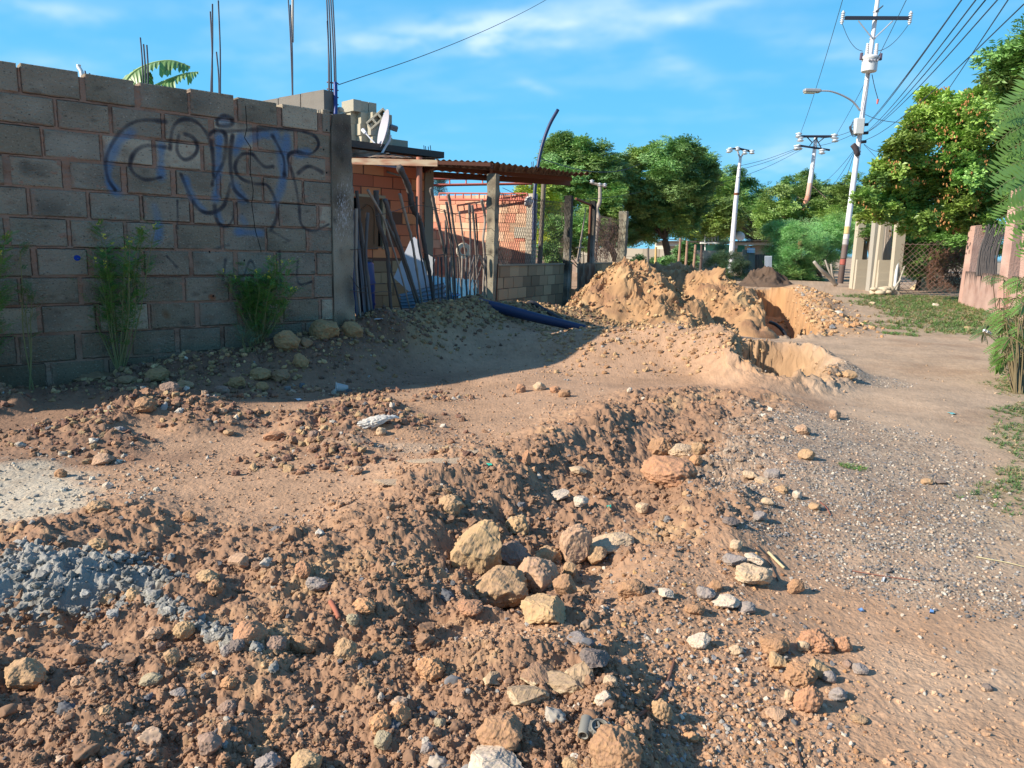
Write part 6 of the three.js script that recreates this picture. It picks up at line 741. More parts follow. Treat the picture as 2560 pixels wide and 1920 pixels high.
{
  const mk = (lab, x0, x1, y0, y1, d, m) => { const t = thing('zinc_sheet', lab, 'zinc sheet'); part('sheet', ruled(at(x0, y0, d), at(x1, y0, d), at(x1, y1, d), at(x0, y1, d), 6, 0.03, 50, 3), m, t); return t; }; const zg = new THREE.MeshStandardMaterial({ color: lin(0.3, 0.36, 0.34), roughness: 0.6, metalness: 0.2, side: THREE.DoubleSide }), zd = new THREE.MeshStandardMaterial({ color: lin(0.17, 0.15, 0.13), roughness: 0.8, side: THREE.DoubleSide });
  mk('pale standing zinc panel right of the dark bush', 1856, 1872, 624, 690, 33, new THREE.MeshStandardMaterial({ color: lin(0.42, 0.4, 0.33), roughness: 0.8, side: THREE.DoubleSide })); mk('greenish zinc panel beside the pale panel', 1872, 1887, 630, 690, 32.8, zg); mk('brown wooden gate panel between the zinc panels', 1886, 1914, 636, 690, 33, zd); mk('bluish white panel leaning by the acacia', 1912, 1930, 640, 690, 31.5, new THREE.MeshStandardMaterial({ color: lin(0.42, 0.48, 0.56), roughness: 0.5, side: THREE.DoubleSide })); mk('shadowed zinc sheet between pale panel and acacia', 1928, 1950, 638, 690, 33, zg);
  const caps = thing('blue_cap', 'small blue and white container on top of the zinc panels', 'container'); part('body', new THREE.CylinderGeometry(0.16, 0.18, 0.22, 14).translate(...at(1878, 626, 32.8).toArray()), std(0.3, 0.5, 0.7, 0.4), caps); part('rim', new THREE.TorusGeometry(0.16, 0.02, 6, 16).rotateX(1.57).translate(...at(1878, 624, 32.8).toArray()), std(0.7, 0.75, 0.8, 0.4), caps);
}
const bam = std(0.5, 0.33, 0.13, 0.8), bam2 = std(0.3, 0.18, 0.12, 0.85);
[['tallest pale stake on the left behind the spoil heap', 1701, 596, 1693.5, 690, bam2], ['second pale stake behind the spoil heap', 1718, 602, 1712, 690, bam2], ['third brown stake behind the spoil heap', 1739, 612, 1731, 690, bam2], ['dark rightmost stake behind the spoil heap', 1754, 612, 1750, 690, std(0.09, 0.06, 0.05)], ['yellow bamboo stake standing alone left of the others', 1640, 618, 1636, 700, bam], ['thin dark stake left of the yellow bamboo', 1620, 620, 1619, 690, std(0.14, 0.12, 0.1)]].forEach(([l, x0, y0, x1, y1, m]) => { const t = thing('stake', l, 'stake', V(0, 0, 0), 0); part('shaft', limb([at(x1, y1, 22.5), at((x0 + x1) / 2 + 0.6, (y0 + y1) / 2, 22.5), at(x0, y0, 22.5)], 0.045, 0.035, 7, 3, 0.1, x0), m, t); });
{ const t = thing('fallen_branch', 'bare pale forked branch lying beside the utility pole foot', 'branch'); const m = std(0.42, 0.38, 0.33, 0.9); part('limb', limb([at(2035, 654, 27.5), at(2052, 674, 27.6), at(2072, 692, 27.8), at(2090, 712, 28)], 0.06, 0.09, 8, 5, 0.15, 3), m, t); part('fork', limb([at(2063, 650, 27.6), at(2072, 675, 27.7), at(2084, 700, 27.9)], 0.03, 0.05, 7, 5, 0.15, 5), m, t); part('fork', limb([at(2078, 660, 27.6), at(2080, 680, 27.7), at(2086, 704, 27.9)], 0.03, 0.05, 6, 4, 0.15, 6), m, t); }

// ---------- heaps of dug earth ----------
function rockGeo(seed, detail, sx, sy, sz, ang, bump, colour, o = {}) {
  let g = new THREE.IcosahedronGeometry(1, detail); g.deleteAttribute('uv'); g.deleteAttribute('normal'); g = mergeVertices(g, 1e-4);
  const r = rng(seed * 131 + 7), pl = []; const np = Math.round(4 + 9 * ang); for (let i = 0; i < np; i++) { const y = r() * 2 - 1, a = r() * 6.283, s = Math.sqrt(1 - y * y); pl.push([V(Math.cos(a) * s, y, Math.sin(a) * s), 0.5 + 0.28 * r() + (1 - ang) * 0.26]); } if (o.flatTop) pl.push([V(0.08, 1, 0.05).normalize(), 0.5]);
  const p = g.attributes.position, C = new Float32Array(p.count * 3), v = V(), sd = seed * 3.7;
  for (let i = 0; i < p.count; i++) {
    v.fromBufferAttribute(p, i); const d = v.clone(); v.multiplyScalar(1 + 0.22 * n3(d.x * 1.3 + sd, d.y * 1.3, d.z * 1.3)); for (const [n, k] of pl) { const e = v.dot(n) - k; if (e > 0) v.addScaledVector(n, -e * 0.94); }
    const f = fbm3(d.x * 3.2 + sd, d.y * 3.2, d.z * 3.2), f2 = n3(d.x * 9 + sd, d.y * 9, d.z * 9), f3 = n3(d.x * 19 + sd, d.y * 19, d.z * 19); v.multiplyScalar(1 + bump * (0.16 * f + 0.07 * f2 + 0.035 * f3)); p.setXYZ(i, v.x * sx, v.y * sy, v.z * sz);
    const t = 1 + 0.22 * f + 0.1 * f2 + 0.08 * f3; let c = colour; if (o.top && d.y > 0.25 + 0.3 * f) c = o.top; C[i * 3] = c[0] * t; C[i * 3 + 1] = c[1] * t; C[i * 3 + 2] = c[2] * t * (1 - 0.1 * f2);
  }
  const UV = new Float32Array(p.count * 2); for (let i = 0; i < p.count; i++) { UV[2 * i] = p.getX(i) + p.getZ(i) * 0.6; UV[2 * i + 1] = p.getY(i) + p.getZ(i) * 0.8; } g.setAttribute('uv', new THREE.BufferAttribute(UV, 2));
  g.setAttribute('color', new THREE.BufferAttribute(C, 3)); g.computeVertexNormals(); return g;
}
const rockMat = new THREE.MeshStandardMaterial({ color: 0xffffff, vertexColors: true, roughness: 0.95, bumpMap: rep(grainTex, 4, 4), bumpScale: 0.004 }), pebbleMat = new THREE.MeshStandardMaterial({ color: 0xffffff, vertexColors: true, roughness: 0.95 });
function heapMesh(name, label, x0, x1, z0, z1, nx, nz, fn, colFn, amp, sc = 1) {
  const P = [], C = [], I = []; for (let j = 0; j <= nz; j++) for (let i = 0; i <= nx; i++) { let x = mixn(x0, x1, i / nx), z = mixn(z0, z1, j / nz); const h = fn(x, z), k = sst(0.02, 0.3 * Math.min(1, sc * 1.5), h), L = landMacro(x, z); let y = L + h - 0.07 * (1 - sst(0.0, 0.06, h)); y += k * amp * (sc * 0.9 * fbm(x * 2.2 / sc, z * 2.2 / sc, 4) + 0.5 * lumps(x, z, 0.4 * sc, 7) + 0.7 * lumps(x, z, 0.2 * sc, 9) + lumps(x, z, 0.1 * sc, 13) * 1.2 + lumps(x, z, 0.05 * sc, 17) * 1.4 + sc * 0.12 * fbm(x * 16 / sc, z * 16 / sc, 3) - 0.12 * sc); y += k * amp * 0.5 * bill(x / sc, z / sc) * sc; const c = colFn(x, z, y, h); x += k * amp * sc * 0.16 * n3(x * 4 / sc, y * 6 / sc, z * 4 / sc); z += k * amp * sc * 0.16 * n3(x * 4 / sc + 9, y * 6 / sc, z * 4 / sc); P.push(x, y, z); const t = 1 + 0.4 * fbm(x * 7, z * 7 + y * 5, 5); C.push(c[0] * t, c[1] * t, c[2] * t); if (i < nx && j < nz) { const a = j * (nx + 1) + i, b = a + 1, d = a + nx + 1, e = d + 1; I.push(a, d, b, b, d, e); } }
  const UV = []; for (let i = 0; i < P.length; i += 3) UV.push(P[i] + P[i + 1] * 0.5, P[i + 2] + P[i + 1] * 0.5);
  const g = new THREE.BufferGeometry(); g.setAttribute('position', new THREE.Float32BufferAttribute(P, 3)); g.setAttribute('color', new THREE.Float32BufferAttribute(C, 3)); g.setAttribute('uv', new THREE.Float32BufferAttribute(UV, 2)); g.setIndex(I); g.computeVertexNormals(); const m = part(name, g, soilMat, scene); return tag(m, label, name.replace('_', ' '));
}
const clayCol = (x, z, y, h) => { const w = fbm(x * 1.6 + y * 2, z * 1.6, 4); const o = [0.37, 0.215, 0.108]; mix3(o, [0.25, 0.135, 0.075], sst(-0.05, 0.4, w)); mix3(o, [0.5, 0.335, 0.175], sst(0.1, 0.5, -w)); return o; };
const heap1 = (x, z) => { const w = 0.24 * fbm(x * 1.5, z * 1.5, 3), dx = x - 2.0 - 0.3 * (z + 12.4), q = Math.hypot(dx / (dx < 0 ? 1.3 : 1.15), (z + 12.5) / (z > -12.5 ? 1.85 : 1.7)) + w; return 0.96 * Math.pow(sst(1.05, 0.08, q), 0.8); };
const heap2 = (x, z) => { const [d, s, v] = near([[2.4, -17.6, 0.85, 1.4], [3.3, -15.9, 1.0, 1.35], [3.9, -14.3, 0.85, 1.05], [4.05, -13.0, 0.5, 0.75], [3.95, -12.1, 0.2, 0.45]], x, z); return v[0] * Math.pow(sst(1.1, 0.05, d / v[1] + 0.2 * fbm(x * 1.5 + 7, z * 1.5, 3)), 0.85); };
heapMesh('spoil_heap', 'nearer yellow brown heap of dug clay beside the narrow gate', 0.2, 3.9, -14.8, -10.2, 300, 360, heap1, clayCol, 0.42);
heapMesh('spoil_heap', 'farther long heap of yellow clay along the left of the trench', 1.0, 5.2, -19.2, -11.5, 240, 360, heap2, clayCol, 0.4);
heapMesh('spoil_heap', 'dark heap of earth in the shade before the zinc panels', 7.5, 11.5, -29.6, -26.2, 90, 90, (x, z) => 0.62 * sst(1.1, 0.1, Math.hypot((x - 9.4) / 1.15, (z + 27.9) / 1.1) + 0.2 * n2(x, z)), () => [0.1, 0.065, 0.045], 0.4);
const mortarH = (x, z) => { const w = 0.3 * fbm(x * 5, z * 5, 3); return 0.085 * Math.pow(sst(1.1, 0.1, Math.hypot((x + 1.68) / 0.36, (z + 2.5) / 0.25) + w), 0.7) + 0.045 * sst(1.1, 0.2, Math.hypot((x + 1.3) / 0.17, (z + 2.5) / 0.09) + w); };
heapMesh('mortar_heap', 'blue grey heap of spilled mortar on the soil at left', -2.35, -0.95, -3.15, -2.2, 300, 240, mortarH, (x, z, y, h) => { const w = fbm(x * 9, z * 9, 3); return [0.29 + 0.1 * w, 0.275 + 0.1 * w, 0.25 + 0.09 * w]; }, 0.55, 0.13);
// ---------- loose stones and clods too many to count ----------
{
  const G = [0, 1, 2, 3, 4, 5].map((i) => { const r = rng(i + 60), g = rockGeo(i + 200, i < 3 ? 5 : 3, 1, 0.62 + 0.3 * r(), 0.75 + 0.3 * r(), i < 3 ? 0.45 : 0.9, i < 3 ? 2.4 : 0.6, [1, 1, 1]); return g; }), r = rng(202);
  const soil = [[0.35, 0.185, 0.09], [0.3, 0.155, 0.078], [0.4, 0.22, 0.105], [0.47, 0.29, 0.125], [0.27, 0.135, 0.07], [0.37, 0.2, 0.11]], stone = [[0.3, 0.28, 0.26], [0.2, 0.19, 0.19], [0.48, 0.4, 0.32], [0.42, 0.29, 0.2], [0.13, 0.13, 0.14], [0.43, 0.38, 0.32]], dark = [[0.2, 0.115, 0.075], [0.15, 0.085, 0.06], [0.3, 0.2, 0.1], [0.26, 0.17, 0.09]], mort = [[0.25, 0.235, 0.21], [0.29, 0.275, 0.25], [0.2, 0.19, 0.17]], clay = [[0.42, 0.26, 0.125], [0.35, 0.2, 0.1], [0.5, 0.34, 0.175]];
  const LC = [0, 0, 0], scatter = (name, label, cat, n, pos, cols, size, kinds, surf = landFine, alt) => {
    const lists = kinds.map(() => [[], []]), q = new THREE.Quaternion(), e = new THREE.Euler(); let made = 0, tries = 0;
    while (made < n && tries++ < n * 12) { const p = pos(r); if (!p) continue; made++; const s = size(r, p), k = Math.floor(r() * kinds.length), y = surf(p[0], p[1]); e.set((r() - 0.5) * 0.9, r() * 6.28, (r() - 0.5) * 0.9); q.setFromEuler(e); lists[k][0].push(new THREE.Matrix4().compose(V(p[0], y + s * 0.22, p[1]), q, V(s, s, s))); let c, t = 0.75 + 0.5 * r(); if (alt && r() < alt[0]) c = alt[1][Math.floor(r() * alt[1].length)]; else if (cols === soil) { landColor(p[0], p[1], 0, LC); c = LC; t = 0.82 + 0.4 * r(); } else c = cols[Math.floor(r() * cols.length)]; lists[k][1].push(lin(c[0] * t, c[1] * t, c[2] * t)); }
    kinds.forEach((gk, k) => { if (!lists[k][0].length) return; const im = new THREE.InstancedMesh(G[gk], pebbleMat, lists[k][0].length); lists[k][0].forEach((m, i) => { im.setMatrixAt(i, m); im.setColorAt(i, lists[k][1][i]); }); im.name = numbered(name); im.userData.kind = 'stuff'; tag(im, label, cat); shade(im); scene.add(im); });
  };
  const pw = (a, b, k = 3.2) => (r) => a + (b - a) * Math.pow(r(), k);
  const polar = (r, r0, r1, a0, a1) => { const d = 1 / mixn(1 / r0, 1 / r1, r()), a = mixn(a0, a1, r()); return [Math.sin(a) * d, -Math.cos(a) * d]; };
  scatter('rubble', 'crumbly brown clods and stones over the dug soil in front', 'rubble', 34000, (r) => { const p = polar(r, 1.35, 4.4, -0.9, 0.55); return r() < roughness(p[0], p[1]) * (0.5 + 0.5 * sst(-0.4, 0.2, n2(p[0] * 2.3 + 50, p[1] * 2.3))) && Math.abs(mortarH(p[0], p[1])) < 0.02 ? p : null; }, soil, pw(0.0025, 0.012, 4.2), [0, 1, 2], landFine, [0.04, stone]);
  scatter('rubble', 'larger clods and pebbles lying loose on the front soil', 'rubble', 380, (r) => { const p = polar(r, 1.35, 4.6, -0.9, 0.55); return r() < roughness(p[0], p[1]) ? p : null; }, soil, pw(0.011, 0.03, 2.2), [0, 1, 2, 3], landFine, [0.2, stone]);
  scatter('gravel', 'dark and pale gravel of the worn road patch', 'gravel', 15000, (r) => { const p = polar(r, 2.6, 9.5, 0.1, 0.75); return r() < gravelK(p[0], p[1]) * 1.1 ? p : null; }, stone, (r, p) => pw(0.002, 0.009, 3)(r) * (1 + Math.hypot(...p) * 0.05), [3, 4, 5], landFine, [0.45, [[0.14, 0.13, 0.125], [0.24, 0.2, 0.16]]]);
  scatter('gravel', 'pebbles strewn along the right side of the front soil', 'gravel', 2600, (r) => { const p = polar(r, 1.5, 3.6, 0.02, 0.5); return r() < sst(0.75, 0.25, Math.abs(p[0] - 0.62 - 0.1 * (-p[1] - 2)) / 0.75) ? p : null; }, stone, pw(0.0025, 0.012, 3), [3, 4, 5], landFine, [0.55, soil]);
  scatter('pebbles', 'small pebbles scattered over the trodden dirt', 'pebbles', 12000, (r) => { const p = polar(r, 1.6, 13, -0.8, 0.68); return roughness(p[0], p[1]) < 0.3 && (p[0] < 0.9 || r() < 0.15) && r() < 0.35 + 0.65 * sst(-0.1, 0.4, n2(p[0] * 1.1, p[1] * 1.1 + 30)) ? p : null; }, soil, (r, p) => pw(0.002, 0.0085, 3.4)(r) * (1 + Math.hypot(...p) * 0.1), [0, 2, 3, 4], landFine, [0.12, stone]);
  scatter('rubble', 'clods and stones on the dark bank below the wall', 'rubble', 8000, (r) => { const k = r(), s = r() * (BANK.length - 1), i = Math.floor(s), f = s - i, x = mixn(BANK[i][0], BANK[i + 1][0], f) + (r() - 0.45) * 1.7, z = mixn(BANK[i][1], BANK[i + 1][1], f) + (r() - 0.3) * 1.7; return r() < bankiness(x, z) + 0.12 ? [x, z] : null; }, dark, pw(0.006, 0.032, 3.6), [0, 1, 2], landFine, [0.22, clay]);
  scatter('rubble', 'broken clods on the strip between wall and bare dirt', 'rubble', 4200, (r) => { const x = -4.4 + r() * 4.6, z = -6.6 + r() * 2.6, q = sst(0.1, -0.9, x + 0.5 * n2(x * 0.8, z * 0.8)) * sst(-0.3, 0.25, n2(x * 1.3 + 70, z * 1.6)); return r() < q ? [x, z] : null; }, [[0.24, 0.13, 0.08], [0.3, 0.17, 0.1], [0.19, 0.1, 0.07], [0.36, 0.24, 0.13]], pw(0.005, 0.032, 3.8), [0, 1, 2], landFine, [0.08, stone]);
  scatter('rubble', 'clods rolling off the low mound before the pit', 'rubble', 3600, (r) => { const x = 0.3 + r() * 3.2, z = -12 + r() * 4.6; const [d, , v] = near(MOUND, x, z); const edge = near(PIT, x, z)[0]; return r() < Math.max(sst(1.4, 0.6, d / v[1]) * 0.6 + 0.2, sst(0.9, 0.5, edge)) && edge > 0.08 ? [x, z] : null; }, [[0.4, 0.25, 0.14], [0.34, 0.19, 0.1], [0.46, 0.3, 0.16]], pw(0.006, 0.032, 4), [0, 1, 2], landFine, [0.06, stone]);
  scatter('rubble', 'crumbly clods along the broken sides of the rut', 'rubble', 3000, (r) => { const s = r() * (RUT.length - 2.2), i = Math.floor(s), f = s - i, x = mixn(RUT[i][0], RUT[i + 1][0], f) + (r() - 0.6) * 1.7, z = mixn(RUT[i][1], RUT[i + 1][1], f) + (r() - 0.55) * 1.2; return r() < roughness(x, z) * sst(-0.35, 0.15, n2(x * 2.6, z * 2.6 + 11)) ? [x, z] : null; }, soil, pw(0.004, 0.024, 4), [0, 1, 2], landFine, [0.03, stone]);
  scatter('rubble', 'clods spilled along the bank of the far trench', 'rubble', 1600, (r) => { const s = r() * (TRENCH.length - 1.3), i = Math.floor(s), f = s - i, x = mixn(TRENCH[i][0], TRENCH[i + 1][0], f) + 0.35 + r() * r() * 1.6, z = mixn(TRENCH[i][1], TRENCH[i + 1][1], f) + (r() - 0.5); return [x, z]; }, [[0.42, 0.25, 0.13], [0.36, 0.2, 0.1], [0.46, 0.3, 0.16]], pw(0.01, 0.06, 4), [0, 1, 2], landFine, [0.08, stone]);
  scatter('rubble', 'yellow clods on the nearer spoil heap', 'rubble', 900, (r) => { const x = 0.7 + r() * 2.6, z = -14.4 + r() * 3.6; return heap1(x, z) > 0.08 || r() < 0.06 ? [x, z] : null; }, clay, pw(0.008, 0.04, 3.4), [0, 1, 2], (x, z) => landMacro(x, z) + heap1(x, z) + 0.02, [0.25, [[0.33, 0.17, 0.09]]]);
  scatter('rubble', 'yellow clods on the farther spoil heap', 'rubble', 900, (r) => { const x = 1.6 + r() * 3.4, z = -18.4 + r() * 6; return heap2(x, z) > 0.08 ? [x, z] : null; }, clay, pw(0.008, 0.04, 3.4), [0, 1, 2], (x, z) => landMacro(x, z) + heap2(x, z) + 0.02);
  scatter('mortar_crumbs', 'blue grey mortar crumbs scattered beside the mortar heap', 'crumbs', 1100, (r) => { const k = r(); if (k < 0.55) { const a = r() * 6.28, q = Math.sqrt(r()); return [-1.66 + Math.cos(a) * q * 0.5, -2.48 + Math.sin(a) * q * 0.32]; } const t = r(), w = (r() - 0.5) * 0.3 + (r() - 0.5) * 0.3; return [mixn(-1.25, -0.75, t) + w * 0.4, mixn(-2.36, -2.02, t) + w * 0.4]; }, mort, pw(0.004, 0.02, 2.6), [0, 1, 2], (x, z) => Math.max(landFine(x, z), landMacro(x, z) + mortarH(x, z)));
  scatter('rubble', 'grey chips on the cement washed ground at left', 'rubble', 700, (r) => { const a = r() * 6.28, q = Math.sqrt(r()); return [-3.0 + Math.cos(a) * q * 1.3, -3.55 + Math.sin(a) * q * 0.8]; }, mort, pw(0.004, 0.018, 3), [2, 3, 4], landFine, [0.4, [[0.5, 0.46, 0.38]]]);
}
